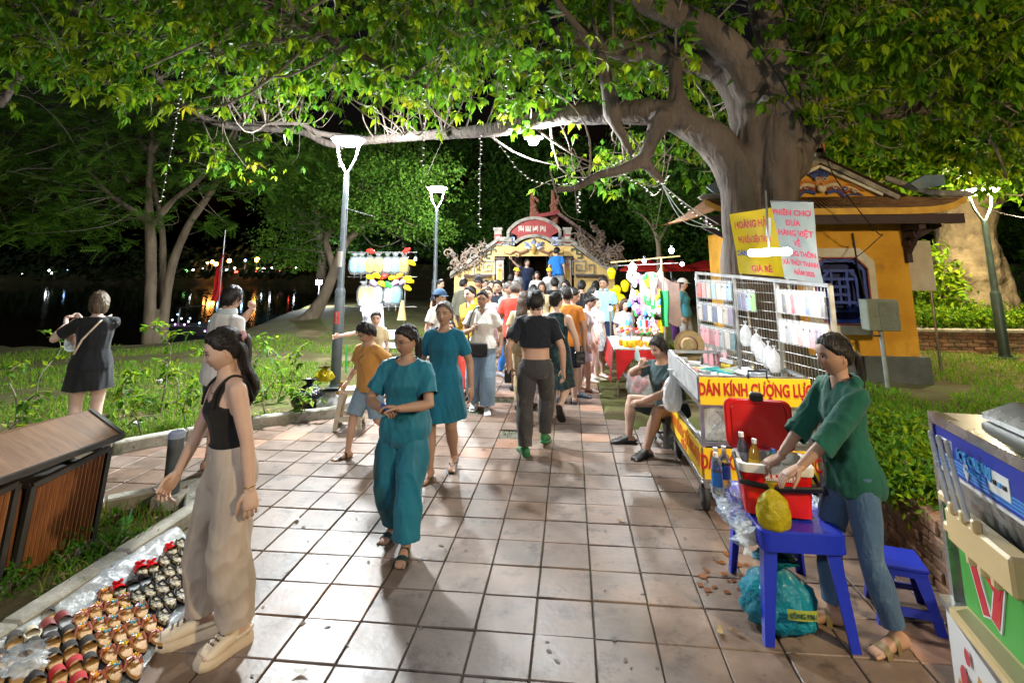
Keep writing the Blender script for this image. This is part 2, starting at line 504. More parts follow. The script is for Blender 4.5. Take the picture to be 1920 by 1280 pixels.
# ---- kerbs
m_kerb=mat('kerb concrete',(0.36,0.34,0.29),rough=0.9,col2=(0.22,0.21,0.17),scale=5,bump=0.4,bscale=35,world_co=True,wear=(0.13,0.13,0.085),wearscale=4,wearpos=0.58)
def kerb(pts,w=0.13,h=0.13,z0=-0.03,step=0.8,side=1):
 root=link('kerb',None);tag(root,kind='structure');root.empty_display_size=0.1
 for a,b in zip(pts[:-1],pts[1:]):
  a=Vector((a[0],a[1],0));b=Vector((b[0],b[1],0));L=(b-a).length;n=max(1,round(L/step));d=(b-a)/n
  nrm=Vector((-d.y,d.x,0)).normalized()*side
  for k in range(n):
   p=a+d*(k+0.5)+nrm*w/2
   m=MB();m.box((0,0,0),(w+rnd.uniform(-.006,.006),d.length-0.008,h),bevel=0.014)
   o=m.build('kerb_stone',m_kerb,root);o.location=(p.x,p.y,z0+h/2+rnd.uniform(-.006,.006));o.rotation_euler=(rnd.uniform(-.01,.01),rnd.uniform(-.01,.01),math.atan2(d.y,d.x)-PI/2+rnd.uniform(-.008,.008))
 return root
kerb([ext(FC1,FC2,2.6),FC2,FC1,FC0,(-3.02,8.3)],side=1,h=0.15)
kerb([(-3.02,8.3),(-3.02,17)],side=1,h=0.12)
kerb([ext(NC1,NC2,2.6),NC2,NC1],side=-1)
kerb([NC1,(-2.95,4.35),(-2.95,2.2)],side=-1,h=0.12)
# ---- grass
def blades(name,n,sample,cols,hmin,hmax,w,seed,label):
 r=random.Random(seed);V=[];F=[];MI=[]
 for _ in range(n):
  q=sample(r)
  if q is None:continue
  x,y,k=q;z=ground_z(x,y)
  a=r.uniform(0,6.28);h=r.uniform(hmin,hmax)*k;ww=w*(0.7+0.6*r.random())
  lx,ly=r.gauss(0,0.55)*h,r.gauss(0,0.55)*h
  ca,sa=math.cos(a)*ww,math.sin(a)*ww;o=len(V)
  V+=[(x-ca,y-sa,z-0.01),(x+ca,y+sa,z-0.01),(x+lx*.4+ca*.7,y+ly*.4+sa*.7,z+h*.6),(x+lx*.4-ca*.7,y+ly*.4-sa*.7,z+h*.6),(x+lx,y+ly,z+h)]
  F+=[(o,o+1,o+2,o+3),(o+3,o+2,o+4)];mi=r.randrange(len(cols));MI+=[mi,mi]
 m=MB();m.v=V;m.f=F;m.m=MI
 o=m.build(name,cols,fixn=False);tag(o,label,'grass',kind='stuff');return o
GR=[mat('grass blade %s'%c,q,rough=0.7,col2=tuple(x*.7 for x in q),scale=30,translucent=0.35,spec=0.1)for c,q in
  (('a',(0.15,0.36,0.018)),('b',(0.10,0.28,0.018)),('c',(0.24,0.38,0.03)),('d',(0.24,0.26,0.05)))]
def left_sample(r):
 d=5.0*(3.4)**(r.random()**1.15);a=R(r.uniform(-55,-11));x=d*math.sin(a);y=d*math.cos(a)
 if x>-3.15 and y>7:return None
 if y<18 and inside(x,y,PAVE):return None
 if d>shore_r(math.atan2(x,y))-0.2:return None
 k=mnoise.noise(Vector((x*0.45,y*0.45+3,1.0)))+0.5*mnoise.noise(Vector((x*1.7,y*1.7,7)))
 trail=abs(y-11.2-0.25*(x+8)+0.5*math.sin(x))<0.55 and x>-11
 if k<-0.22 or trail:return None
 fy=(FC1.y+(FC2.y-FC1.y)*(x-FC1.x)/(FC2.x-FC1.x))
 return x,y,(0.7+0.5*min(k,1))*(0.55 if y-fy<0.5 else 1.0)
blades('lawn_grass',84000,left_sample,GR,0.05,0.13,0.006,1,'uneven green grass on the lake bank left of the path')
def right_sample(r):
 d=4.6*3.6**(r.random()**1.1);a=R(r.uniform(18,47));x=d*math.sin(a);y=d*math.cos(a)
 if x<wall_x(y)+0.28:return None
 if mnoise.noise(Vector((x*0.8,y*0.8,9.0)))<-0.35:return None
 return x,y,0.8+0.4*r.random()
blades('lawn_grass',42000,right_sample,GR[:3],0.035,0.075,0.006,2,'short bright green lawn around the yellow house')
def isle_sample(r):
 x=r.uniform(-5.4,-3.05);y=r.uniform(2.4,5.3)
 if inside(x,y,PAVE)or mnoise.noise(Vector((x*2,y*2,2.0)))<0.02:return None
 return x,y,r.uniform(0.5,1.3)
blades('island_grass',5000,isle_sample,[GR[1],GR[3]],0.04,0.12,0.006,3,'sparse weeds on the soil strip under the litter bins')
# dry leaf litter on the soil strip
LT=[mat('dry leaf %s'%c,q,rough=0.85,scale=25)for c,q in(('a',(0.26,0.16,0.07)),('b',(0.34,0.26,0.12)),('c',(0.15,0.09,0.05)))]
m=MB();r=random.Random(5)
for _ in range(1500):
 if r.random()<0.45:x,y=r.uniform(-5.4,-3.1),r.uniform(2.6,5.3)
 else:x,y=r.uniform(-8,-3.2),r.uniform(5.6,9)
 if inside(x,y,PAVE):continue
 a=r.uniform(0,6.3);s=r.uniform(0.012,0.035);z=ground_z(x,y)+0.012+r.random()*.02
 t=[Vector((math.cos(a),math.sin(a),r.uniform(-.4,.4)))*s,Vector((-math.sin(a),math.cos(a),r.uniform(-.4,.4)))*s*.45];c=Vector((x,y,z))
 m.add([c-t[0],c+t[1],c+t[0],c-t[1]],[(0,1,2,3)],r.randrange(3))
tag(m.build('leaf_litter',LT,fixn=False),'dry brown leaf litter scattered on the soil','leaves',kind='stuff')
# ---- brick planter wall along the right of the path
m_brick=mat('old brick',(0.27,0.15,0.09),rough=0.92,col2=(0.15,0.085,0.055),scale=7,bump=0.5,bscale=45,world_co=True,wear=(0.10,0.10,0.055),wearscale=5,wearpos=0.57)
m_mort=mat('wall mortar',(0.20,0.17,0.125),rough=0.95,col2=(0.10,0.09,0.06),scale=9,bump=0.4,bscale=50,world_co=True)
wall=thing('brick_planter_wall','low weathered brick retaining wall along the right lawn, behind the blue stool','wall')
ys=list(np.arange(1.0,7.1,0.25));m=MB()
for a,b in zip(ys[:-1],ys[1:]):
 xa,xb=wall_x(a),wall_x(b)
 m.add([(xa+.012,a,-.05),(xb+.012,b,-.05),(xb+.21,b,-.05),(xa+.21,a,-.05),(xa+.012,a,.39),(xb+.012,b,.39),(xb+.21,b,.39),(xa+.21,a,.39)],
   [(0,1,5,4),(4,5,6,7),(2,3,7,6)])
m.build('mortar_core',m_mort,wall)
bm_=[MB().box((0,0,0),(0.10,0.205,0.058),bevel=0.008).mesh('brick',m_brick)for _ in range(1)]
bt_=MB().box((0,0,0),(0.235,0.098,0.055),bevel=0.009).mesh('brick',m_brick)
r=random.Random(8)
for cz in range(6):
 for k in range(16):
  y=2.75+(k+(0.5 if cz%2 else 0))*0.218
  if y>6.2:continue
  o=link('brick',bm_[0],wall);o.location=(wall_x(y)+0.05+r.uniform(-.008,.008),y,0.03+cz*0.066);o.rotation_euler=(r.uniform(-.03,.03),r.uniform(-.03,.03),-.07+r.uniform(-.03,.03))
for k in range(34):
 y=2.7+k*0.106
 o=link('brick',bt_,wall);o.location=(wall_x(y)+0.11+r.uniform(-.01,.01),y,0.405+r.uniform(-.006,.006));o.rotation_euler=(r.uniform(-.04,.04),r.uniform(-.03,.03),-.07+r.uniform(-.05,.05))
# ---- the far shore across the lake
m_far=mat('far shore foliage',(0.05,0.09,0.02),rough=0.9,col2=(0.02,0.035,0.01),scale=1.2)
m=MB();r=random.Random(12)
for k in range(5200):
 a=R(r.uniform(-52,-14));y=r.uniform(73,92);x=y*math.tan(a)
 z=0.4+(y-73)*.06+r.random()**1.6*(1.0 if r.random()<.8 else 4.5);s=r.uniform(.25,.7)
 if y>84:z+=r.random()*3
 v=Vector((r.gauss(0,1),r.gauss(0,1),r.gauss(0,1))).normalized();t1=v.orthogonal().normalized()*s;t2=v.cross(t1).normalized()*s*.6;c=Vector((x,y,z))
 m.add([c-t1,c+t2,c+t1,c-t2],[(0,1,2,3)])
tag(m.build('far_shore_bushes',m_far,fixn=False),'dark bushes lining the far shore of the lake','bushes',kind='stuff')
FAR=dict(o=((1.0,0.36,0.06),26),w=((0.95,0.97,1.0),16),b=((0.35,0.6,1.0),12),r=((1.0,0.08,0.05),5),g=((0.3,1.0,0.25),4),y=((1,.75,.1),6))
FM={k:glow('far lamp %s'%k,c,e)for k,(c,e)in FAR.items()}
FN=dict(o='orange',w='white',b='bluish',r='red',g='green',y='yellow')
m_fpole=metal('far pole',(.2,.2,.2),.5)
FLAMPS={}
def far_lamp(px,py,key,rad=0.22,Y=78):
 p=P(px,py,Y);t=thing('far_lamp','%s lamp among the lights across the lake'%FN[key],'lamp',(p.x,p.y,0.5),group='%s lamps across the lake'%FN[key])
 MB().lathe([(rad*math.cos(R(a)),rad*math.sin(R(a)))for a in(-85,-50,-15,15,50,85)],8,(0,0,p.z-.5)).build('bulb',FM[key],t)
 MB().tube([(0,0,0),(0,0,p.z-.5-rad*.9)],.05,5).build('pole',m_fpole,t);FLAMPS.setdefault(key,[]).append((px,t))
for a in[(398,491,'o',.26),(405,495,'o',.3),(430,489,'o',.3),(482,487,'o',.36),(389,493,'o',.16),(362,506,'w',.14),(381,505,'w',.18),(415,491,'b',.14),(460,488,'b',.16),
   (425,507,'b',.2),(452,512,'b',.16),(471,502,'w',.14),(440,503,'w',.14),(510,502,'w',.13),(349,508,'g',.22),(388,516,'w',.2),(380,512,'r',.2),(443,510,'r',.26),
   (481,512,'r',.3),(484,504,'y',.22),(494,505,'w',.25),(526,508,'r',.2),(529,515,'y',.3),(525,520,'y',.24),(545,500,'r',.1),(555,502,'w',.12),(560,520,'r',.22),(572,522,'w',.16),
   (582,516,'y',.2),(588,517,'b',.16),(92,507,'w',.12),(126,505,'b',.12),(41,513,'w',.08),(97,512,'w',.1),(690,437,'o',.36),(660,432,'o',.12)]:
 far_lamp(*a)
for k_,l_ in FLAMPS.items():
 for i_,(x_,t_)in enumerate(sorted(l_,key=lambda q:q[0])):t_['label']='%s lamp across the lake, %s of its colour from the left'%(FN[k_],nth(i_+1))
# parked cars on the far shore road
m_carw=plastic('far car paint',(.75,.76,.78),.25);m_carg=plastic('far car glass',(.02,.025,.03),.1);m_tyre=mat('tyre rubber',(.02,.02,.02),.8)
for i,(px,lab)in enumerate([(473,'white car nearest the red flag, parked across the lake'),(492,'middle white car parked across the lake'),(514,'white car parked across the lake beside the yellow lantern')]):
 p=P(px,518,77);t=thing('far_car',lab,'car',(p.x,77,p.z-.75))
 body=[(-2.1,.3),(2.1,.3),(2.15,.75),(1.3,.85),(.75,1.35),(-1.1,1.38),(-1.75,.9),(-2.15,.8)]
 MB().prism(body,1.6).build('body',m_carw,t)
 MB().prism([(-1.45,.9),(1.1,.9),(.68,1.28),(-1.02,1.3)],.02,M=Matrix.Translation((0,-.015,0))).build('window',m_carg,t)
 for sx in(-1.3,1.3):MB().tube([(sx,-.03,.32),(sx,.2,.32)],.32,12).build('wheel',m_tyre,t)
m_fgrass=mat('far bank grass',(.09,.15,.03),.9,scale=3)
# inflatable pedal boat with coloured lights, moored by the shore
t=thing('moored_boat','dark moored boat with white and violet lights behind the standing man','boat',(P(370,575,19).x,19,-.5))
MB().rings([[(math.cos(a)*l*(1.0 if math.cos(a)>0 else 1.1),math.sin(a)*w_,z)for a in np.linspace(0,2*PI,17)[:-1]]for l,w_,z in((.9,.35,-.1),(1.25,.55,.15),(1.3,.6,.35),(1.2,.5,.36),(1.05,.42,.22))]).build('hull',plastic('boat hull',(.05,.05,.06),.4),t,smooth=True)
MB().tube([(-.7,0,.3),(-.7,0,.95),(.3,0,1.05)],.03,6).build('canopy_frame',metal('boat frame',(.5,.5,.5)),t)
for k,(c,n_)in enumerate([((.8,.3,1),'violet'),((1,1,1),'white'),((.4,.7,1),'blue')]):
 mm=glow('boat light '+n_,c,7)
 for q in range(5):MB().lathe([(.03*math.cos(R(a)),.03*math.sin(R(a)))for a in(-85,0,85)],8,(-.75+.38*q+rnd.uniform(-.12,.12),-.45+.05*k,.30+.14*k+.12*math.sin(q*1.3)+rnd.uniform(-.05,.05))).build('light',mm,t)
# ================================================================== STREET LAMPS
m_pole=metal('lamp post paint',(.10,.115,.125),.45,metal=.3,wear=(.22,.22,.21),wearscale=6,wearpos=.68)
m_poleG=metal('green lamp post paint',(.05,.085,.075),.45,metal=.3)
m_head=metal('lamp head',(.45,.46,.47),.4,metal=.5)
m_lens=glow('white lamp lens',(.93,.98,1.0),60)
m_lensW=glow('warm lamp lens',(1.0,.84,.58),26)
m_arm=plastic('lamp fork grey',(.20,.21,.22),.4)
def street_lamp(loc,h,label,power,warm=False,sticker=False,spread=0.30,post=None,up=.58,down=.28):
 t=thing('street_lamp',label,'street lamp',loc)
 post=post or m_pole
 MB().lathe([(.16,0),(.16,.02),(.10,.03),(.095,.06)],16).build('base_plate',post,t,smooth=True)
 MB().lathe([(.083,.05),(.083,h*.37),(.075,h*.375),(.058,h*.385),(.047,h-.62)],16).build('pole',post,t,smooth=True)
 for s in(-1,1):
  pts=spline([(0,0,h-.66),(s*.05,0,h-.58),(s*.15,0,h-.38),(s*.19,0,h-.17),(s*.20,0,h-.05)],4)
  MB().tube(pts,[.022]*len(pts),8).build('fork_arm',m_arm if not warm else post,t,smooth=True)
 MB().lathe([(.02,h+.035),(.10,h+.03),(spread,h-.015),(spread,h-.04),(spread-.02,h-.042)],28).build('lamp_head',m_head,t,smooth=True)
 MB().lathe([(.01,h-.15),(spread*.45,h-.14),(spread*.8,h-.095),(spread-.02,h-.046),(spread-.02,h-.042)],28).build('lens',m_lensW if warm else m_lens,t,smooth=True)
 ld=bpy.data.lights.new('lamp_light','POINT');ld.energy=power*LAMP;ld.color=(1.0,.78,.46)if warm else(.93,.985,1.0);ld.shadow_soft_size=.12
 lo=link('lamp_light',ld,t);lo.location=(0,0,h-.30)
 ld.energy*=up
 la=bpy.data.lights.new('lamp_panel','AREA');la.shape='DISK';la.size=spread*1.7;la.energy=power*LAMP*down;la.color=ld.color
 lo=link('lamp_panel',la,t);lo.location=(0,0,h-.16)
 return t
lp=G(628,727);lp_h=P(672,258,lp.y).z
L1=street_lamp(lp,lp_h,'tall grey street lamp with white fork and flat round head, beside the rubbish bags',800,up=.46,down=.34)
MB().bar((0,0,2.95),(.42,-.12,2.83),.018).bar((.42,-.12,2.83),(.62,-.18,2.78),.014).build('flag_bracket',metal('bracket steel',(.6,.6,.6)),L1)
m_stick=plastic('pole sticker',(.75,.70,.68),.5);m_stred=plastic('sticker red',(.6,.06,.06),.5)
for zz,hh,mm in((1.02,.2,m_stred),(1.95,.26,m_stick)):
 rr=.085 if zz<1.5 else .078
 MB().grid(6,1,lambda u,v:(rr*math.sin(R(-40+70*u)),-rr*math.cos(R(-40+70*u)),zz+hh*v)).build('sticker',mm,L1)
text('sticker_writing','CHO THUÊ',.035,Matrix.Translation((-.005,-.088,1.12))@Matrix.Rotation(PI/2,4,'X')@Matrix.Rotation(PI/2,4,'Z'),m_stick,L1,depth=.001)
Ym=14.75
pm=P(820,350,Ym)
street_lamp((pm.x,Ym,0),pm.z,'farther grey street lamp left of the gate, its round white head lit',500)
pr_=G(1885,672,LAWN);ph=P(1822,352,pr_.y).z-LAWN
street_lamp(pr_,ph,'dark green street lamp with warm light on the right lawn',270,warm=True,post=m_poleG)
# two unseen street lamps added behind the viewpoint to light near faces and leaves
street_lamp((-3.3,-2.2,0),4.2,'grey street lamp of the left row, standing behind the viewpoint',150,up=.85,down=.10)
street_lamp((5.0,-.6,LAWN),3.7,'warm street lamp of the right lawn, standing behind the viewpoint',600,warm=True,post=m_poleG,up=.85,down=.15)
# lamp hanging below the big branch
hb=P(1000,262,7.9)
hl=thing('hanging_lamp','round white lamp hanging on a wire below the long branch','hanging lamp',(hb.x,hb.y,hb.z))
MB().lathe([(.012,.10),(.05,.095),(.15,.03),(.15,.022)],24).build('shade',m_head,hl,smooth=True)
MB().lathe([(.01,-.09),(.06,-.07),(.085,-.02),(.075,.02),(.04,.05)],20).build('bulb',m_lens,hl,smooth=True)
MB().tube([(0,0,.09),(0,0,.30)],.006,6).build('wire',mat('black cable',(.015,.015,.015),.5),hl)
ld=bpy.data.lights.new('hanging_lamp_light','POINT');ld.energy=235*LAMP;ld.color=(.93,.985,1);ld.shadow_soft_size=.09
lo=link('hanging_lamp_light',ld,hl);lo.location=(0,0,-.14)
# ================================================================== THE BRIDGE GATE
GY=17.5
def gp(px,py,dy=0.0):return P(px,py,GY+dy)
gc=gp(1003,480)
gate=thing('bridge_gate','ornate yellow gate of the covered bridge with red arched sign and dragons','gate',(gc.x,GY,0))
def gl(px,py):
 p=gp(px,py);return(p.x-gc.x,p.z)
m_yel=mat('gate yellow limewash',(.62,.44,.17),.85,col2=(.50,.33,.12),scale=2.2,bump=.15,bscale=20,wear=(.34,.28,.18),wearscale=1.5,wearpos=.66)
m_cop=mat('gate coping stone',(.36,.33,.28),.9,col2=(.17,.15,.125),scale=5,bump=.5,bscale=22,wear=(.10,.09,.08),wearscale=3,wearpos=.57)
m_gred=mat('gate red panel',(.30,.045,.04),.7,col2=(.22,.03,.03),scale=3)
m_gwhite=mat('gate white relief',(.66,.63,.55),.8,col2=(.5,.47,.4),scale=6)
m_gblue=mat('gate blue ceramic',(.10,.17,.42),.35,col2=(.45,.5,.55),scale=14,contrast=(.45,.55))
m_dragon=mat('dragon mosaic',(.27,.20,.14),.65,col2=(.10,.06,.045),scale=16,bump=.6,bscale=40,wear=(.13,.17,.22),wearscale=9,wearpos=.60)
m_wood=mat('bridge timber',(.055,.028,.02),.55,col2=(.03,.016,.012),scale=6,stretch=(1,1,.2))
m_pink=mat('gate pink stone',(.48,.36,.32),.8,col2=(.36,.27,.24),scale=5)
A=gl
# front wall in three pieces around the doorway
DL,DR,DT=A(947,480)[0],A(1055,480)[0],A(1000,480)[1]
cut=.16
left=[(A(852,520)[0],0),(DL-.35,0),(DL-.35,DT),(DL-.02,DT+.28),A(968,463),A(935,457),A(905,480),A(870,505),A(852,513)]
right=[(DR+.35,0),(A(1152,520)[0],0),A(1152,513),A(1133,503),A(1100,482),A(1070,459),A(1040,462),(DR+.02,DT+.28),(DR+.35,DT)]
top=[(DL-.02,DT),(DR+.02,DT),(DR+.02,DT+.28),A(1040,462),A(1025,452),A(1003,444),A(982,452),A(968,463),(DL-.02,DT+.28)]
MB().prism(left,.45).prism(right,.45).prism([(DL-.35,DT+.001),(DL-.03,DT+.001),(DL-.03,DT+.27)],.45).prism([(DR+.03,DT+.001),(DR+.35,DT+.001),(DR+.03,DT+.27)],.45).build('wall',m_yel,gate)
MB().prism(top,.44,M=Matrix.Translation((0,.004,0))).build('lintel_wall',m_yel,gate)
# sloping copings
for nm,pts in(('coping',[(845,522),(858,512),(873,503),(905,478),(935,456),(960,458)]),('coping',[(1046,458),(1072,458),(1100,480),(1130,502),(1145,511),(1158,505)])):
 pl=[A(*q)for q in pts];n=len(pl)
 m=MB()
 for(x1,z1),(x2,z2)in zip(pl[:-1],pl[1:]):
  for lo_,hi_,dy in((0,.07,-.06),(.07,.16,-.13),(.16,.21,-.08)):
   m.add([(x1,dy,z1+lo_),(x2,dy,z2+lo_),(x2,dy,z2+hi_),(x1,dy,z1+hi_),(x1,.5,z1+lo_),(x2,.5,z2+lo_),(x2,.5,z2+hi_),(x1,.5,z1+hi_)],
     [(0,1,2,3),(3,2,6,7),(0,4,5,1),(0,3,7,4),(1,5,6,2)])
 m.build(nm,m_cop,gate)
# arched red sign with stone rim
def arc(px,py0,rise,half,n=13,z_end=None):
 return[(A(px,py0)[0]+half*math.sin(t)/math.sin(1.0),A(px,py0)[1]+rise*(math.cos(t)-math.cos(1.0))/(1-math.cos(1.0)))for t in np.linspace(-1,1,n)]
up=arc(1002,433,.42,.85);lw=arc(1002,455,.22,.62)
sign=up+[A(1034,442),A(1034,454)]+lw[::-1][1:-1]+[A(970,454),A(970,442)]
MB().prism(sign,.3,M=Matrix.Translation((0,-.02,0))).build('sign_panel',m_gred,gate)
rim=MB()
for(x1,z1),(x2,z2)in list(zip(up[:-1],up[1:]))+list(zip(lw[:-1],lw[1:])):
 rim.bar((x1,-.03,z1),(x2,-.03,z2),.12,.10)
for(a,b)in(((953,433),(953,458)),((1050,433),(1050,458))):rim.bar((A(*a)[0],-.03,A(*a)[1]),(A(*b)[0],-.03,A(*b)[1]),.10,.09)
rim.build('sign_rim',m_cop,gate)
# four seal characters, built of strokes
def seal(x,z,w,h,seed,parent,m_,y=-.026):
 r=random.Random(seed);m=MB();s=w*.11
 xs=[x-w/2+s/2,x+w/2-s/2]
 for xx in xs:m.box((xx,y,z),(s,.012,h))
 for k in range(5):
  zz=z-h/2+h*(k+.5)/5
  if r.random()<.75:m.box((x+(r.random()-.5)*w*.3,y-.002,zz),(w*r.uniform(.35,.8),.012,s))
 for k in range(3):m.box((x+(k-1)*w*.22,y-.004,z+r.uniform(-.2,.2)*h),(s,.012,h*r.uniform(.3,.6)))
 m.build('sign_character',m_,parent)
for i,px in enumerate((977.5,990.5,1004,1018)):
 x,z=A(px,429);seal(x,z,.17,.19,20+i,gate,m_gwhite)
# side blocks with red squares, blue panels
for px,s in((934,1),(1064,-1)):
 x,z=A(px,446)
 MB().box((x,.12,z),(.24,.34,.5)).box((x,.12,z+.29),(.30,.40,.09)).build('side_post',m_cop,gate)
 MB().box((x,-.06,z-.03),(.21,.02,.30)).build('red_square',m_gred,gate);seal(x,z-.03,.13,.17,px,gate,m_gwhite,y=-.078)
 x2,z2=A(px+s*20,452)
 MB().box((x2,.02,z2),(.38,.05,.27)).build('blue_ceramic',m_gblue,gate)
# bat / flower relief above the door
m_rel=[mat('relief '+n_,c,.5,scale=10)for n_,c in(('white',(.6,.58,.55)),('blue',(.16,.2,.36)),('brown',(.22,.11,.06)),('gold',(.5,.3,.07)))]
cx0,cz0=A(1001,466)
m=MB()
for s in(-1,1):
 for k in range(6):
  a=R(12+30*k);L=.26+.1*(k%2)
  pts=spline([(cx0+s*.06,-.02,cz0),(cx0+s*(.06+L*.5*math.cos(a)),-.06,cz0+L*.5*math.sin(a)),(cx0+s*(.06+L*math.cos(a)),-.02,cz0+L*math.sin(a)*.9)],4)
  m.tube(pts,[.02,.035,.045,.05,.05,.045,.035,.02,.008],6,mi=k%2)
 pts=spline([(cx0+s*.2,-.03,cz0-.05),(cx0+s*.45,-.03,cz0-.14),(cx0+s*.6,-.03,cz0-.08),(cx0+s*.78,-.03,cz0-.17),(cx0+s*.98,-.03,cz0-.13)],5)
 m.tube(pts,list(np.linspace(.055,.012,len(pts))),6,mi=2)
 pts=spline([(cx0+s*.45,-.03,cz0-.14),(cx0+s*.5,-.03,cz0-.26),(cx0+s*.58,-.03,cz0-.24),(cx0+s*.56,-.03,cz0-.18)],4)
 m.tube(pts,list(np.linspace(.03,.012,len(pts))),6,mi=2)
m.ball([(cx0,-.05,cz0-.12),(cx0,-.08,cz0+.02),(cx0,-.05,cz0+.16)],[.06,.09,.05],8,mi=3)
m.build('bat_relief',m_rel,gate,smooth=True)
# door posts and fret ornaments
for px,s in((938,1),(1064,-1)):
 x,z0=A(px,500);zt=A(px,486)[1]
 MB().box((x,-.04,zt/2),(.24,.12,zt)).build('door_post',m_pink,gate)
 MB().box((x,-.115,zt/2+.5),(.14,.03,.62)).build('post_panel',mat('post panel gold',(.62,.40,.07),.6),gate)
 MB().box((x,-.06,zt+.03),(.34,.2,.07)).build('post_cap',m_wood,gate)
 for zz in(A(px,496)[1],A(px,506)[1]):seal(x,zz,.08,.1,int(px+zz*9),gate,mat('gold print',(.42,.2,.03),.6),y=-.134)
 fr=MB();bx_,bz_=A(px+(-s)*20,501)
 def fret(pts,w=.035):
  for(x1,z1),(x2,z2)in zip(pts[:-1],pts[1:]):fr.bar((bx_+x1*-s,-.02,bz_+z1),(bx_+x2*-s,-.02,bz_+z2),w,.05)
 fret([(-.18,-.22),(-.18,.2),(.22,.2),(.22,-.1),(-.06,-.1),(-.06,.08),(.09,.08),(.09,-.01)]);fret([(-.18,-.22),(.5,-.22),(.5,.08),(.34,.08),(.34,-.1)])
 fr.build('fret_ornament',m_cop,gate)
 fr=MB();fret([(-.02,.30),(.12,.30),(.12,.42),(-.04,.42),(-.04,.58),(-.2,.58),(-.2,.5)],.04);fr.build('key_ornament',mat('key ornament green',(.06,.07,.045),.6),gate)
 # side wall window under the shelf
 x,z=A(px+(-s)*42,518);MB().box((x,-.06,z+.02),(.9,.22,.07)).build('side_ledge',m_wood,gate)
# dragons along the copings
def dragon(pts,scale,seed,name='dragon'):
 r=random.Random(seed);m=MB()
 sp=spline([(x,y,z)for x,y,z in pts],8);n=len(sp)
 m.tube(sp,[scale*(.35+.65*math.sin(PI*min(1,(i+2)/n)**.7))for i in range(n)],8)
 for i in range(2,n-1,2):
  c=Vector(sp[i]);d=Vector((r.uniform(-.5,.5),r.uniform(-.3,.1),1)).normalized();L=scale*r.uniform(1.6,3.2)
  q=spline([c,c+d*L*.5+Vector((.3*L*r.choice((-1,1)),0,0)),c+d*L+Vector((r.uniform(-.3,.3)*L,-.05,0))],3)
  m.tube(q,list(np.linspace(scale*.42,scale*.1,len(q))),5)
 for i in range(0,n,4):                                # curls of cloud
  c=Vector(sp[i])+Vector((r.uniform(-1,1)*scale,-.1,r.uniform(-2,.3)*scale));rr=scale*r.uniform(.8,1.5)
  q=[c+Vector((math.cos(t)*rr*(1-t/9),-.03*t,math.sin(t)*rr*(1-t/9)))for t in np.linspace(0,7,12)]
  m.tube(q,list(np.linspace(scale*.32,scale*.14,12)),5)
 return m
def dpts(pl,y=.05):return[(A(*q)[0],y+.1*math.sin(i*1.7),A(*q)[1])for i,q in enumerate(pl)]
dragon(dpts([(843,474),(852,486),(858,500),(872,494),(868,480),(884,470),(893,482),(905,468),(902,458)]),.10,3).build('dragon',m_dragon,gate,smooth=True)
dragon(dpts([(848,496),(858,503),(875,503),(890,492),(905,478),(918,466)]),.07,4).build('cloud_scroll',m_dragon,gate,smooth=True)
dragon(dpts([(1166,468),(1158,478),(1145,470),(1140,486),(1128,478),(1118,462),(1108,470),(1096,455),(1088,448),(1078,440)]),.115,5).build('dragon',m_dragon,gate,smooth=True)
dragon(dpts([(1155,492),(1140,494),(1128,488),(1112,474),(1098,466),(1085,458)]),.085,6).build('cloud_scroll',m_dragon,gate,smooth=True)
dragon(dpts([(1112,420),(1122,428),(1132,440),(1124,448),(1136,456)],.8),.08,7).build('ridge_dragon',m_dragon,gate,smooth=True)
# covered bridge behind: roof, ridge posts, columns, deck and stairs
ridge=P(1047,402,19.0);e2=P(1142,470,19.0);e1=P(930,470,19.0)
m_tile=mat('roof tile',(.20,.10,.065),.8,col2=(.11,.06,.045),scale=8,bump=.5,bscale=30)
rl=lambda p,y=None:(p.x-gc.x,(p.y if y is None else y)-GY,p.z)
MB().add([rl(ridge),rl(e2),rl(e2,26),rl(ridge,26),rl(e1),rl(e1,26)],[(0,1,2,3),(4,0,3,5)]).build('roof',m_tile,gate)
m=MB();
for k in range(9):
 a=Vector(rl(ridge)).lerp(Vector(rl(e2)),k/9);b=Vector(rl(ridge)).lerp(Vector(rl(e2)),(k+.93)/9)
 m.bar(a+Vector((0,-.1,.02)),b+Vector((0,-.1,.02)),.3,.1)
m.build('gable_board',mat('gable board',(.24,.15,.12),.85,col2=(.13,.07,.06),scale=7,bump=.5,bscale=25),gate)
MB().bar(Vector(rl(ridge))+Vector((-.9,-.12,-.1)),Vector(rl(ridge))+Vector((.05,-.12,.07)),.22,.13).build('ridge_beam',m_gred,gate)
for px,h_ in((1000,.55),(1039,.50)):
 b=P(px,404,19.3);r=random.Random(px);x,y,z=rl(b)
 m=MB().tube([(x,y,z-.3),(x+.02,y,z+.2),(x-.01,y,z+h_*.8),(x-.05,y,z+h_+.42)],[.17,.15,.11,.05],7)
 for k in range(9):m.ball([(x+r.uniform(-.12,.18),y-.12,z+k*.09-.2),(x+r.uniform(-.1,.2),y-.1,z+k*.09-.05)],[.06,.035],6)
 m.build('ridge_finial',mat('finial red mosaic',(.36,.14,.08),.7,col2=(.2,.07,.05),scale=14,bump=.5,bscale=40),gate,smooth=True)
DK=0.85
MB().box(((DL+DR)/2,4.2,DK/2),(DR-DL+.9,7.4,DK)).build('bridge_deck',m_wood,gate)
m=MB()
for k in range(5):m.box(((DL+DR)/2,-1.5+k*.32,DK*(k+.5)/10*1.0),(DR-DL+1.1,.33,DK*(k+.5)/5))
m.build('stair',m_cop,gate)
for x in(DL+.1,DL+.38,DR-.5,DR-.12):
 for y in(1.2,3.4,5.6):MB().tube([(x,y,DK),(x,y,3.2)],.085,10).build('column',m_wood,gate,smooth=True)
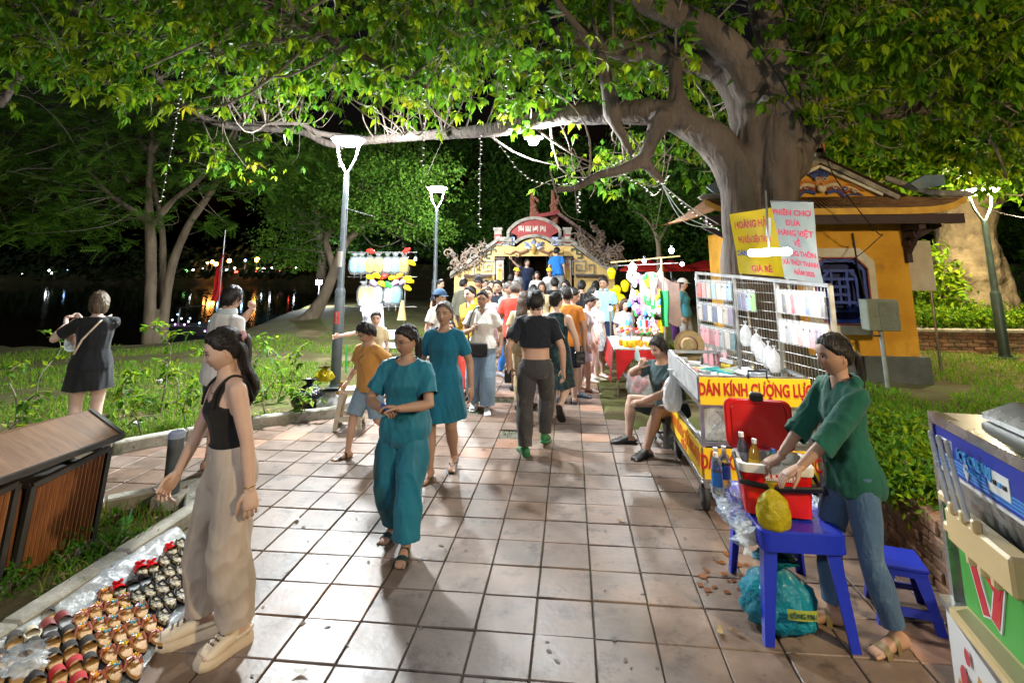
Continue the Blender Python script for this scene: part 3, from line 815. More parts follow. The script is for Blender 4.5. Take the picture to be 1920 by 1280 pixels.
MB().box(((DL+DR)/2,7.8,1.9),(DR-DL+1.5,.1,2.6)).build('inner_panel',m_wood,gate)
# ================================================================== THE YELLOW HOUSE
HY=G(1733,722,LAWN).y
hx=P(1733,722,HY).x
cxh=P(1530,405,HY).x
house=thing('yellow_house','small yellow temple house with painted gable and brown tiled roof, behind the big tree','house',(cxh,HY,LAWN))
hw=hx-cxh;hwl=hw-.62
def hl_(px,py,Y=HY):p=P(px,py,Y);return(p.x-cxh,p.z-LAWN)
m_hy=mat('house ochre plaster',(.68,.36,.035),.85,col2=(.54,.25,.02),scale=1.8,bump=.3,bscale=25,wear=(.30,.15,.03),wearscale=1.6,wearpos=.62)
m_plinth=mat('plinth render',(.12,.135,.135),.9,col2=(.07,.085,.085),scale=4,bump=.3)
m_hroof=mat('house roof tile',(.26,.135,.05),.85,col2=(.13,.065,.03),scale=9,stretch=(1,1,3),bump=.8,bscale=26)
m_beam=mat('dark eave beam',(.05,.028,.032),.7)
m_fasc=mat('yellow fascia',(.68,.40,.06),.7,col2=(.5,.26,.04))
zE=hl_(1780,405,HY-.5)[1]
zp=hl_(1700,668)[1]
MB().box(((hw-hwl)/2,2.0,zp/2),(hw+hwl+.16,4.16,zp)).build('plinth',m_plinth,house)
# wall with an octagonal window opening
wx,wz=hl_(1578,545);ww=.36;wh=.46
oc=lambda k:[(wx+k*a*ww,wz+k*b*wh)for a,b in((-.62,1),(.62,1),(1,.68),(1,-.68),(.62,-1),(-.62,-1),(-1,-.68),(-1,.68))]
of=oc(1.0);ob=[(-hw,zp),(-hw,zE),(hw,zE),(hw,zp)]
m=MB();o_=[(-hwl,zE),(hw,zE),(hw,zE*.7),(hw,zp+.3),(hw,zp),(-hwl,zp),(-hwl,zp+.3),(-hwl,zE*.7)]
m.add([(x,0,z)for x,z in of]+[(x,0,z)for x,z in o_]+[(x,.2,z)for x,z in of],[(i,(i+1)%8,8+(i+1)%8,8+i)for i in range(8)]+[(i,16+i,16+(i+1)%8,(i+1)%8)for i in range(8)])
m.add([(hw,0,zp),(hw,4,zp),(hw,4,zE),(hw,0,zE),(-hwl,0,zp),(-hwl,4,zp),(-hwl,4,zE),(-hwl,0,zE)],[(0,1,2,3),(4,7,6,5),(1,5,6,2)])
m.build('wall',m_hy,house)
m=MB();of2=oc(1.32)
m.add([(x,-.025,z)for x,z in of]+[(x,-.025,z)for x,z in of2]+[(x,.03,z)for x,z in of2]+[(x,.03,z)for x,z in of],[(i,(i+1)%8,8+(i+1)%8,8+i)for i in range(8)]+[(8+i,8+(i+1)%8,16+(i+1)%8,16+i)for i in range(8)]+[(i,24+i,24+(i+1)%8,(i+1)%8)for i in range(8)])
win=m.build('window',mat('window frame white',(.66,.62,.53),.8),house)
m_blue=mat('window lattice blue',(.03,.075,.42),.5,col2=(.02,.05,.3));m_rd=mat('window edge red',(.33,.05,.04),.6)
m=MB();of3=oc(.93)
for a,b in zip(of3,of3[1:]+of3[:1]):m.bar((a[0],.03,a[1]),(b[0],.03,b[1]),.045,.05)
for k in(.62,):
 q=oc(k)
 for a,b in list(zip(q,q[1:]+q[:1])):m.bar((a[0],.035,a[1]),(b[0],.035,b[1]),.035,.04)
for zz in(-.62,-.36,-.12,.12,.36,.62):m.bar((wx-.6*ww,.045,wz+zz*wh),(wx+.6*ww*(.6 if abs(zz)<.2 else 1),.045,wz+zz*wh),.035,.04)
for xx in(-.3,0,.3):m.bar((wx+xx*ww,.055,wz-.36*wh),(wx+xx*ww,.055,wz+.36*wh),.035,.04)
for s in(-1,1):
 for t_ in(-1,1):m.bar((wx+s*.3*ww,.05,wz+t_*.36*wh),(wx+s*.3*ww,.05,wz+t_*.62*wh),.035,.04)
m.build('lattice',m_blue,win)
m=MB()
for a,b in zip(oc(1.02),oc(1.02)[1:]+oc(1.02)[:1]):m.bar((a[0],-.03,a[1]),(b[0],-.03,b[1]),.02,.02)
m.build('red_edge',m_rd,win)
MB().add([(x,.16,z)for x,z in oc(1.0)],[tuple(range(8))]).build('backing',mat('window dark blue back',(.015,.025,.12),.7),win)
# roof: flared skirt, upper gable roof, ridge
ov=.52;zt_=hl_(1600,372,HY-.05)[1];ew=hw+ov
half_top=hl_(1645,370,HY-.1)[0]
def skirt_pt(u,v):
 """u along the eave -1..1, v from eave to top"""
 w_=ew+(half_top+.12-ew)*v;y=-ov+(ov-.03)*v
 z=zE+.10+(zt_-zE-.06)*(v**1.35)+.16*abs(u)**9*(1-v)
 return(u*w_,y,z)
MB().grid(28,6,lambda u,v:skirt_pt(2*u-1,v)).build('skirt_roof',m_hroof,house)
m=MB()
for k in range(46):
 u=-1+2*(k+.5)/46
 m.tube([Vector(skirt_pt(u,v))+Vector((0,-.005,.012))for v in(0,.25,.5,.75,1)],.016,5)
tag(m.build('roof_tile',m_hroof,house,smooth=True),kind='stuff')
for s in(-1,1):
 MB().grid(6,8,lambda u,v:(s*(ew+(half_top+.12-ew)*u),-ov+(4+2*ov)*v+(ov)*u*(1-2*v),skirt_pt(1,u)[2]-.1*(1-u)*math.sin(PI*v))).build('side_skirt_roof',m_hroof,house)
m=MB()
us=np.linspace(-1,1,25)
for a,b in zip(us[:-1],us[1:]):
 p,q=Vector(skirt_pt(a,0)),Vector(skirt_pt(b,0))
 m.add([p+Vector((0,-.02,.02)),q+Vector((0,-.02,.02)),q+Vector((0,-.02,-.07)),p+Vector((0,-.02,-.07))],[(0,1,2,3)])
m.build('fascia',m_fasc,house)
MB().box((0,-ov+.07,zE-.03),(2*ew-.06,.1,.13)).box((0,-ov+.3,zE+.0),(2*ew-.2,.46,.03)).build('eave_beam',m_beam,house)
for s in(-1,1):
 m=MB()
 for d,h_ in((.05,.0),(.18,-.1),(.30,-.22)):m.box((s*(hw-.02-.0),-ov+.2+d*.8,zE-.13+h_),(.09,.34-d*.4,.07))
 m.bar((s*(hw-.02),-.02,zE-.52),(s*(hw-.02),-.42,zE-.1),.06,.06);m.bar((s*(hw+.02),-.05,zE-.3),(s*(hw+.45),-.05,zE-.08),.06,.06)
 m.bar((s*(hw-.02),-.05,zE-.62),(s*(hw-.02),-.05,zE),.07,.07)
 m.build('eave_bracket',m_beam,house)
 c=Vector(skirt_pt(s,0));pts=spline([c+Vector((-s*.75,.42,.34)),c+Vector((-s*.35,.18,.10)),c+Vector((0,0,.04)),c+Vector((s*.05,-.02,.05))],5)
 MB().tube(pts,[.045]*len(pts),8).build('hip_ridge',m_cop,house,smooth=True)
 MB().prism([(0,0),(.34,.06),(.36,.2),(.10,.2),(-.1,.09)],.06,M=Matrix.Translation(c+Vector((-s*.34-.17,.1,.12)))).build('hip_fin',mat('hip fin blue',(.10,.16,.22),.5,col2=(.2,.22,.2)),house)
ax,az_=hl_(1530,303,HY-.1)
ped=[(-half_top,zt_+.02),(half_top,zt_+.02),(ax,az_-.05)]
MB().prism(ped,.1,M=Matrix.Translation((0,-.12,0))).build('pediment',m_hy,house)
for s in(-1,1):
 MB().bar((ax,-.17,az_),(s*(half_top+.22),-.17,zt_-.02),.14,.07).build('bargeboard',m_cop,house)
 MB().bar((ax,-.19,az_-.09),(s*(half_top+.02),-.19,zt_+.03),.05,.04).build('barge_trim',m_gwhite,house)
 MB().add([(ax,-.3,az_+.06),(s*(half_top+.3),-.3,zt_+.0),(s*(half_top+.3),4.2,zt_+.0),(ax,4.2,az_+.06)],[(0,1,2,3)]).build('upper_roof',m_hroof,house)
MB().box((ax,1.9,az_+.11),(.12,4.3,.12)).build('ridge',m_cop,house)
MB().box((ax-.02,-.15,az_+.26),(.2,.2,.3)).build('ridge_end',mat('ridge end orange',(.5,.2,.06),.7),house)
MB().box((ax-.16,-.17,az_+.24),(.1,.16,.26)).build('ridge_ceramic',mat('ridge ceramic blue',(.05,.25,.6),.4),house)
# painted lion relief in the pediment
m_hr=[mat('lion relief '+n_,c,.55,scale=9)for n_,c in(('cream',(.66,.56,.42)),('blue',(.05,.08,.28)),('orange',(.6,.22,.04)),('brown',(.25,.06,.04)))]
m=MB();pz=zt_+.17
def hb_(x,z,rr,mi,y=-.15):m.lathe([(rr*math.cos(R(a)),rr*.6*math.sin(R(a)))for a in(-80,-40,0,40,80)],9,M=Matrix.Translation((ax+x,y,pz+z))@Matrix.Rotation(PI/2,4,'X'),mi=mi)
hb_(0,.05,.10,2);hb_(0,-.03,.07,0,-.2);hb_(-.05,.1,.035,0,-.2);hb_(.05,.1,.035,0,-.2);hb_(-.05,.1,.016,1,-.225);hb_(.05,.1,.016,1,-.225);hb_(0,.02,.03,2,-.24)
for s in(-1,1):
 for k in range(5):
  a=R(40+22*k)if s>0 else R(140-22*k);c0=Vector((ax+s*.06,-.14,pz+.12))
  m.tube([c0,c0+Vector((.09*math.cos(a),-.02,.08*math.sin(a))),c0+Vector((.15*math.cos(a),0,.14*math.sin(a)))],[.022,.02,.006],6,mi=1)
 for k,(mi,dz)in enumerate(((0,.0),(3,-.05),(1,-.1),(2,.05))):
  pts=spline([(ax+s*.08,-.15,pz+dz),(ax+s*.22,-.16,pz+dz+.03),(ax+s*.32,-.15,pz+dz-.05),(ax+s*.42,-.15,pz+dz-.02),(ax+s*(.52+.03*k),-.15,pz+dz*.4-.1)],4)
  m.tube(pts,list(np.linspace(.028,.008,len(pts))),6,mi=mi)
 for k in range(3):
  c=Vector((ax+s*(.2+.13*k),-.16,pz-.02-.03*k));m.tube([c+Vector((math.cos(t)*.045*(1-t/8),-.005*t,math.sin(t)*.045*(1-t/8)))for t in np.linspace(0,6,9)],.011,5,mi=(0,1,0)[k])
m.build('lion_relief',m_hr,house,smooth=True)
# cable on the wall, electric box on its post, white board behind the house
m_cable=_M['black cable']
pa=hl_(1597,437);MB().tube([(pa[0],-.03,pa[1]),(hl_(1606,500)[0],-.03,hl_(1606,500)[1]),(hl_(1622,560)[0],-.02,hl_(1622,562)[1])],.012,6).build('wall_cable',m_cable,house)
eb=G(1666,736,LAWN);ebz=P(1648,590,eb.y).z-LAWN
t=thing('electric_box','grey electric cabinet on a thin pipe post before the yellow house','electric box',eb)
MB().tube([(0,0,-.05),(-.01,0,ebz-.1)],.028,10).build('post',metal('galvanised pipe',(.42,.46,.47),.45,metal=.7),t,smooth=True)
MB().box((0,0,ebz),(.40,.2,.40),bevel=.012).build('cabinet',mat('cabinet grey',(.20,.23,.19),.55,col2=(.15,.18,.15),scale=12,wear=(.1,.1,.07),wearscale=6,wearpos=.63),t)
MB().box((.07,-.104,ebz),(.245,.012,.34),bevel=.004).build('door',mat('cabinet door',(.16,.19,.165),.5,col2=(.12,.145,.125),scale=10),t)
MB().box((.17,-.115,ebz+.02),(.012,.02,.05)).build('handle',metal('handle steel',(.6,.6,.6)),t)
MB().tube([(-.12,0,ebz-.2),(-.12,-.01,ebz-.27),(-.02,-.01,ebz-.27),(-.02,0,ebz-.2)],.014,6).build('conduit',m_cable,t)
wb=P(1716,498,HY+.9);t=thing('white_board','blank white board standing behind the corner of the yellow house','board',(wb.x,wb.y,LAWN))
MB().box((0,0,wb.z-LAWN),(.52,.03,.78),bevel=.006).build('panel',mat('board white',(.62,.58,.50),.7,col2=(.5,.46,.4)),t)
for s in(-.2,.2):MB().tube([(s,.03,0),(s,.03,wb.z-LAWN)],.02,8).build('leg',metal('board leg',(.3,.3,.3)),t)
# ================================================================== TREES
m_bark=mat('pale bark',(.135,.106,.088),.9,col2=(.066,.05,.042),scale=3.2,stretch=(1,1,.22),bump=.9,bscale=13,bdist=.06,world_co=True,wear=(.055,.048,.042),wearscale=1.6,wearpos=.57,contrast=(.3,.7))
m_bark2=mat('brown bark',(.20,.15,.10),.92,col2=(.10,.075,.05),scale=5,stretch=(1,1,.25),bump=.7,bscale=16,world_co=True)
m_bark3=mat('grey flaking bark',(.20,.165,.10),.92,col2=(.09,.07,.045),scale=2.5,bump=1.0,bscale=6,bdist=.08,world_co=True,wear=(.26,.21,.13),wearscale=2,wearpos=.56)
m_twig=mat('twig',(.24,.20,.16),.9,col2=(.13,.10,.08),scale=8,world_co=True)
def leafmat(n,c,tr=.45):return mat('leaf '+n,c,rough=.5,col2=tuple(x*.65 for x in c),scale=2.5,translucent=tr,spec=.18,world_co=True)
LEAF=[leafmat('mid green',(.13,.29,.012)),leafmat('yellow green',(.26,.38,.014)),leafmat('deep green',(.065,.18,.014)),leafmat('yellow',(.40,.38,.02))]
DARK=[leafmat('dark a',(.06,.155,.02),.35),leafmat('dark b',(.09,.21,.022),.35),leafmat('dark c',(.04,.115,.016),.35)]
FEATH=[leafmat('feather a',(.13,.28,.03),.4),leafmat('feather b',(.09,.22,.025),.4),leafmat('feather c',(.17,.32,.035),.4)]
def fast_mesh(name,V,F,MI,mats):
 """V (n,3), F (m,4) quads"""
 me=bpy.data.meshes.new(name);nv,nf=len(V),len(F)
 me.vertices.add(nv);me.vertices.foreach_set('co',np.asarray(V,np.float32).ravel())
 me.loops.add(nf*4);me.loops.foreach_set('vertex_index',np.asarray(F,np.int32).ravel())
 me.polygons.add(nf);me.polygons.foreach_set('loop_start',np.arange(0,nf*4,4,dtype=np.int32))
 try:me.polygons.foreach_set('loop_total',np.full(nf,4,np.int32))
 except Exception:pass
 for m_ in mats:me.materials.append(m_)
 me.polygons.foreach_set('material_index',np.asarray(MI,np.int32))
 me.polygons.foreach_set('use_smooth',np.zeros(nf,bool))
 me.update(calc_edges=True);me.validate();return me
def leaflet(L,W,fold,droop):
 """five points: base, right, tip, left, folded midrib; lying along +x"""
 return np.array([(0,0,0),(L*.48,-W/2,-droop*L*.22),(L,0,-droop*L*.75),(L*.48,W/2,-droop*L*.22),(L*.5,0,-droop*L*.22-fold*W)])
LQ=np.array([(0,1,2,4),(0,4,2,3)])
def rotz(a):
 c,s=math.cos(a),math.sin(a);return np.array([(c,-s,0),(s,c,0),(0,0,1)])
def rotm(rs):
 q=rs.normal(size=4);q/=np.linalg.norm(q);w,x,y,z=q
 return np.array([(1-2*(y*y+z*z),2*(x*y-z*w),2*(x*z+y*w)),(2*(x*y+z*w),1-2*(x*x+z*z),2*(y*z-x*w)),(2*(x*z-y*w),2*(y*z+x*w),1-2*(x*x+y*y))])
def whorl(rs,n=6,L=.125,W=.066):
 """hand of drooping leaflets on a short stalk"""
 V=[]
 for k in range(n):
  a=2*PI*k/n+rs.uniform(-.25,.25);l=L*rs.uniform(.75,1.2)
  lf=leaflet(l,W*rs.uniform(.85,1.2),.16,rs.uniform(.5,1.6))
  lf[:,0]+=.012
  tilt=rs.uniform(-.35,.75);ct,st=math.cos(tilt),math.sin(tilt)
  lf=lf@np.array([(ct,0,-st),(0,1,0),(st,0,ct)])
  V.append(lf@rotz(a).T)
 return np.concatenate(V)
_rs=np.random.RandomState(4)
WH=[whorl(_rs,n)for n in(5,6,6,7,7,6,5,7)]
def frond(rs,n=9,L=.30):
 """feathery twig with paired leaflets"""
 V=[]
 for k in range(n):
  for s in(-1,1):
   lf=leaflet(L*.26*(1-.3*abs(k/n-.4)),L*.085,.1,.25)
   lf=lf@rotz(s*1.05).T;lf[:,0]+=L*(k+.5)/n;lf[:,2]-=.25*L*((k+.5)/n)**2;V.append(lf)
 return np.concatenate(V)
FR=[frond(_rs,8,.34)for _ in range(4)]
def simple_bunch(rs,n=7,S=.2,L=.12,W=.055):
 V=[]
 for k in range(n):
  V.append(leaflet(L*rs.uniform(.7,1.3),W,.15,.4)@rotm(rs).T+rs.normal(size=3)*S*.5)
 return np.concatenate(V)
SB=[simple_bunch(_rs)for _ in range(8)]
def scatter(name,pts,protos,mats,seed,parent,scale=(.8,1.25),weights=None,tilt=.35,singles=0,cam_first=True,part='leaf_cluster'):
 """leaf clusters at points; the ones nearest the eye as parts of their own, the rest joined"""
 rs=np.random.RandomState(seed);pts=np.asarray(pts)
 if singles:
  d=np.linalg.norm(pts-np.array([0,0,EYE]),axis=1);order=np.argsort(d)
  near,pts=pts[order[:singles]],pts[order[singles:]]
  meshes=[]
  for i,pv in enumerate(protos):
   for mi in range(min(3,len(mats))):
    n=len(pv)//5;F=np.concatenate([LQ+5*k for k in range(n)]);meshes.append(fast_mesh(part,pv,F,np.zeros(len(F),int),[mats[mi]]))
  for p in near:
   o=link(part,meshes[rs.randint(len(meshes))],parent);o.location=p
   o.rotation_euler=(rs.normal()*tilt,rs.normal()*tilt,rs.uniform(0,6.28));s=rs.uniform(*scale);o.scale=(s,s,s)
 VV,FF,MM=[],[],[];off=0
 for p in pts:
  pv=protos[rs.randint(len(protos))];s=rs.uniform(*scale)
  a,b=rs.normal()*tilt,rs.normal()*tilt
  Rx=np.array([(1,0,0),(0,math.cos(a),-math.sin(a)),(0,math.sin(a),math.cos(a))]);Ry=np.array([(math.cos(b),0,math.sin(b)),(0,1,0),(-math.sin(b),0,math.cos(b))])
  v=pv@(rotz(rs.uniform(0,6.28))@Rx@Ry).T*s+p
  n=len(pv)//5
  VV.append(v);FF.append(np.concatenate([LQ+5*k for k in range(n)])+off);off+=len(pv)
  mi=rs.choice(len(mats),p=weights);MM.append(np.full(2*n,mi))
 o=link(name,fast_mesh(name,np.concatenate(VV),np.concatenate(FF),np.concatenate(MM),mats),parent)
 tag(o,kind='stuff');return o
def limb_tube(mb,nodes,sub=5,n=12,rough=.06,seed=0):
 """nodes of (x, y, z, r)"""
 sp=spline(nodes,sub);r=random.Random(seed)
 mb.ball([q[:3]for q in sp],[max(.004,q[3]*(1+r.uniform(-rough,rough)))for q in sp],n)
 return sp
def px_limb(nodes):return[tuple(P(a,b,Y))+(rr,)for a,b,Y,rr in nodes]
def curve_to(a,b,rs,sag=.15,n=6):
 a=np.asarray(a);b=np.asarray(b);L=np.linalg.norm(b-a);mid=rs.normal(size=3)*L*sag
 return[a+(b-a)*t+mid*math.sin(PI*t)for t in np.linspace(0,1,n)]
# ------------------------------------------------ the big tree
bt=P(1428,520,7.2)
big=thing('big_tree','huge pale tree with thick trunk and long bough over the path','tree',(0,0,0))
wood=MB();LIMBS=[]
TY=7.25
def L_(nodes,main=True,seed=1,rough=.05):
 sp=limb_tube(wood,px_limb(nodes),seed=seed,rough=rough);LIMBS.append(sp);return sp
base=P(1425,540,TY)
limb_tube(wood,[(base.x-.02,TY,LAWN-.3,.70),(base.x,TY,LAWN+.25,.56),(base.x,TY,1.2,.46),(base.x,TY,2.0,.44)]+[tuple(P(*q[:3]))+(q[3],)for q in((1426,400,TY,.44),(1426,320,TY,.46),(1430,250,TY,.43),(1425,190,TY,.38),(1410,120,TY,.28))],seed=2)
# fluted second stem, right
L_([(1458,480,6.95,.22),(1458,380,6.9,.24),(1462,300,6.9,.25),(1468,220,6.95,.25),(1458,140,7.0,.215),(1446,60,7.05,.205),(1425,-30,7.1,.2),(1400,-140,7.2,.17)],seed=3)
L_([(1396,560,6.95,.22),(1390,440,6.95,.22),(1384,340,6.95,.24),(1350,275,6.95,.25),(1300,240,7.0,.205),(1240,213,7.1,.19),(1150,212,7.3,.172),(1050,217,7.6,.15),(950,240,8.0,.125),(850,250,8.9,.106),(760,256,9.9,.105),(690,263,10.6,.1),(620,270,10.6,.09),(570,248,10.5,.082),(500,242,10.2,.07),(430,238,9.8,.062),(370,214,9.4,.06),(330,182,9.0,.053),(280,130,8.6,.045),(240,95,8.2,.037),(160,80,7.8,.026),(60,72,7.4,.015)],seed=4)
L_([(1415,200,7.3,.34),(1360,138,7.35,.22),(1290,112,7.4,.175),(1220,100,7.4,.165),(1150,92,7.4,.14),(1080,72,7.3,.10),(1000,50,7.2,.07),(900,20,7.1,.05),(800,-10,7.0,.035)],seed=5)
L_([(1415,165,7.1,.30),(1375,100,7.0,.23),(1310,48,6.9,.195),(1220,8,6.8,.17),(1120,-40,6.7,.14),(1000,-120,6.0,.1)],seed=6)
L_([(1480,300,7.1,.28),(1505,270,7.1,.19),(1540,242,7.1,.14),(1590,222,7.1,.10),(1650,214,7.1,.085),(1710,205,7.0,.07),(1760,175,6.9,.06),(1830,152,6.8,.048),(1920,135,6.7,.035),(2000,120,6.6,.025)],seed=7)
L_([(1590,222,7.1,.085),(1680,212,7.2,.075),(1760,204,7.3,.062),(1850,192,7.4,.05),(1930,186,7.5,.04)],seed=8)
L_([(1480,150,7.2,.2),(1520,90,7.3,.09),(1560,45,7.3,.07),(1640,10,7.2,.06),(1760,-30,7.1,.04)],seed=9)
L_([(1540,225,7.2,.085),(1545,150,7.3,.06),(1545,90,7.3,.05),(1550,20,7.3,.04)],seed=10)
L_([(1240,225,6.9,.15),(1222,262,6.75,.10),(1205,298,6.65,.085),(1165,318,6.5,.065),(1120,330,6.4,.055),(1080,352,6.35,.045),(1042,355,6.3,.04)],seed=11)
L_([(1205,300,6.65,.085),(1228,326,6.6,.06),(1240,340,6.55,.045)],seed=12)
L_([(1150,215,7.0,.14),(1140,165,7.0,.10),(1125,110,6.9,.085),(1090,60,6.8,.06),(1045,5,6.7,.05),(1010,-50,6.6,.04)],seed=13)
L_([(1150,225,6.95,.08),(1168,258,6.9,.06),(1182,285,6.85,.055)],seed=14)
L_([(1275,215,7.05,.2),(1268,165,7.1,.10),(1266,110,7.2,.095)],seed=15)
L_([(690,263,10.6,.09),(600,250,10.3,.065),(560,232,10,.055),(480,232,9.2,.042),(380,228,9.0,.03),(330,222,9.0,.024)],seed=16)
L_([(800,165,6.3,.03),(700,115,6.1,.036),(600,65,5.9,.04),(500,0,5.8,.045)],seed=17)
L_([(240,95,8.2,.035),(120,75,7.2,.028),(0,70,6.5,.03)],seed=18)
L_([(0,195,7.5,.075),(40,140,7.5,.065),(90,80,7.5,.05),(140,20,7.5,.04)],seed=19)
me=remesh(wood,.030,3,factor=.5)
co=get_co(me);no=get_no(me)
ang=np.arctan2(co[:,1]-TY,co[:,0]-base.x);near=np.exp(-((co[:,0]-base.x)/.8)**2)*(co[:,2]<4.2)
co+=no*(near*(.012*np.sin(ang*5+co[:,2]*.9)+.007*np.sin(ang*13-co[:,2]*1.7))+.012*wob(co,9,3)*np.clip(near+.3,0,1))[:,None]
set_co(me,co);me.materials.append(m_bark)
link('trunk',me,big)
# twigs towards the leaf clumps
rs=np.random.RandomState(21)
nodes=np.concatenate([sp[::2]for sp in LIMBS]);nodes=nodes[nodes[:,3]<.15]
ZONES=[  # px range, py range, depth range, clumps
 ((-60,480),(-30,95),(5.2,8.5),80),((-60,300),(60,175),(5.2,8.0),26),((300,960),(-30,130),(5.4,9.5),120),((480,950),(110,235),(6.6,10.5),74),((360,640),(150,240),(7.0,10.0),28),
 ((380,480),(250,330),(8.6,9.6),6),((560,640),(290,350),(6.2,6.9),3),((940,1230),(-30,190),(6.0,9.0),48),((960,1060),(140,225),(6.5,8.5),12),((1090,1350),(100,220),(7.6,9.5),26),((1050,1350),(230,330),(8.2,10.5),24),
 ((1380,1500),(-30,40),(6.2,8.5),12),((1480,1940),(-30,120),(5.8,9.0),115),((1500,1940),(100,230),(6.2,9.5),62),((1540,1940),(190,330),(8.0,10.5),46),((1080,1340),(-30,60),(7.8,9.5),26),((0,1900),(-190,-50),(5.8,9.0),120)]
clumps=[];LP=[]
tw=MB()
for(xa,xb),(ya,yb),(da,db),n in ZONES:
 for _ in range(n):
  qx,qy=rs.uniform(xa,xb),rs.uniform(ya,yb)
  if rs.rand()<.34 or(330<qx<690 and abs(qy-np.interp(qx,(330,370,430,500,570,620,690),(182,214,238,242,248,270,263)))<34)or(565<qx<790 and 165<qy<350)or(1440<qx<1720 and qy>225)or(1365<qx<1500 and-40<qy<300)or(950<qx<1050 and 215<qy<300)or(650<qx<1300 and 195<qy<265):continue
  c=np.array(P(qx,qy,rs.uniform(da,db)));clumps.append(c)
  d=np.linalg.norm(nodes[:,:3]-c,axis=1);k=np.argsort(d)[rs.randint(4)]
  if d[k]<3.2:
   q=curve_to(nodes[k,:3],c,rs,.12,7);r0=min(nodes[k,3]*.6,.009+.006*d[k]);tw.tube(q,list(np.linspace(r0,.004,7)),5,caps=False)
  else:q=curve_to(c+rs.normal(size=3)*[.5,.5,.3]+[0,0,.5],c,rs,.12,7)
  ax_=q[-1]-q[-3];ax_/=np.linalg.norm(ax_)+1e-6
  nw=rs.randint(13,24)
  for j in range(nw):
   p=c+rs.normal(size=3)*[.30,.30,.17]+ax_*rs.uniform(-.45,.15);LP.append(p)
   if rs.rand()<.30:tw.tube([c+(p-c)*.25*rs.rand(),c+(p-c)*.65+[0,0,.03],p+[0,0,.004]],[.004,.003,.002],4,caps=False)
# bare hanging shoots
for _ in range(70):
 k=nodes[rs.randint(len(nodes))];L=rs.uniform(.3,1.1);a=rs.uniform(0,6.28)
 q=spline([k[:3],k[:3]+[L*.3*math.cos(a),L*.3*math.sin(a),rs.uniform(-.1,.35)*L],k[:3]+[L*.6*math.cos(a+.5),L*.6*math.sin(a+.5),rs.uniform(-.5,.5)*L],k[:3]+[L*.8*math.cos(a+.9),L*.9*math.sin(a+.9),rs.uniform(-1,.6)*L]],4)
 tw.tube(q,list(np.linspace(.010,.003,len(q))),5,caps=False)
tag(tw.build('twigs',m_twig,big,smooth=True,sharp=None,fixn=False),kind='stuff')
scatter('crown',LP,WH,LEAF,31,big,scale=(.45,1.3),weights=[.48,.32,.18,.02],singles=300)
# ------------------------------------------------ other trees
def tree(name,label,limbs,blobs,mats,protos,bark,seed,voxel=.035,scale=(.8,1.3),smooth_it=3,twigs=True,rough=.05,group=None):
 """limbs: lists of (px, py, Y, r); blobs: (px, py, Y, rx, ry, rz, count)"""
 t=thing(name,label,'tree',(0,0,0),group=group);m=MB();rs=np.random.RandomState(seed);LM=[]
 for i,L in enumerate(limbs):LM.append(limb_tube(m,px_limb(L),seed=seed+i,rough=rough))
 me=remesh(m,voxel,smooth_it,factor=.5);c=get_co(me);set_co(me,c+get_no(me)*(.012*wob(c,8,seed))[:,None]);me.materials.append(bark);link('trunk',me,t)
 nd=np.concatenate(LM);nd=nd[len(nd)//5:];pts=[];tw=MB()
 for px,py,Y,rx,ry,rz,n in blobs:
  c0=np.array(P(px,py,Y));ncl=max(3,n//22)
  for _ in range(ncl):
   u=rs.normal(size=3);u/=np.linalg.norm(u);c=c0+u*rs.rand()**.45*[rx,ry,rz]
   if twigs:
    d=np.linalg.norm(nd[:,:3]-c,axis=1);k=np.argsort(d)[rs.randint(min(14,len(d)))]
    if d[k]<3 and rs.rand()<.5:tw.tube(curve_to(nd[k,:3],c,rs,.2,7),list(np.linspace(min(.018,nd[k,3]*.6),.004,7)),4,caps=False)
   for _ in range(n//ncl):pts.append(c+rs.normal(size=3)*np.array([rx,ry,rz])*.17+rs.normal(size=3)*.05)
 if tw.v:tag(tw.build('twigs',m_twig,t,smooth=True,sharp=None,fixn=False),kind='stuff')
 scatter('crown',pts,protos,mats,seed+5,t,scale=scale)
 return t
ty=G(283,632).y
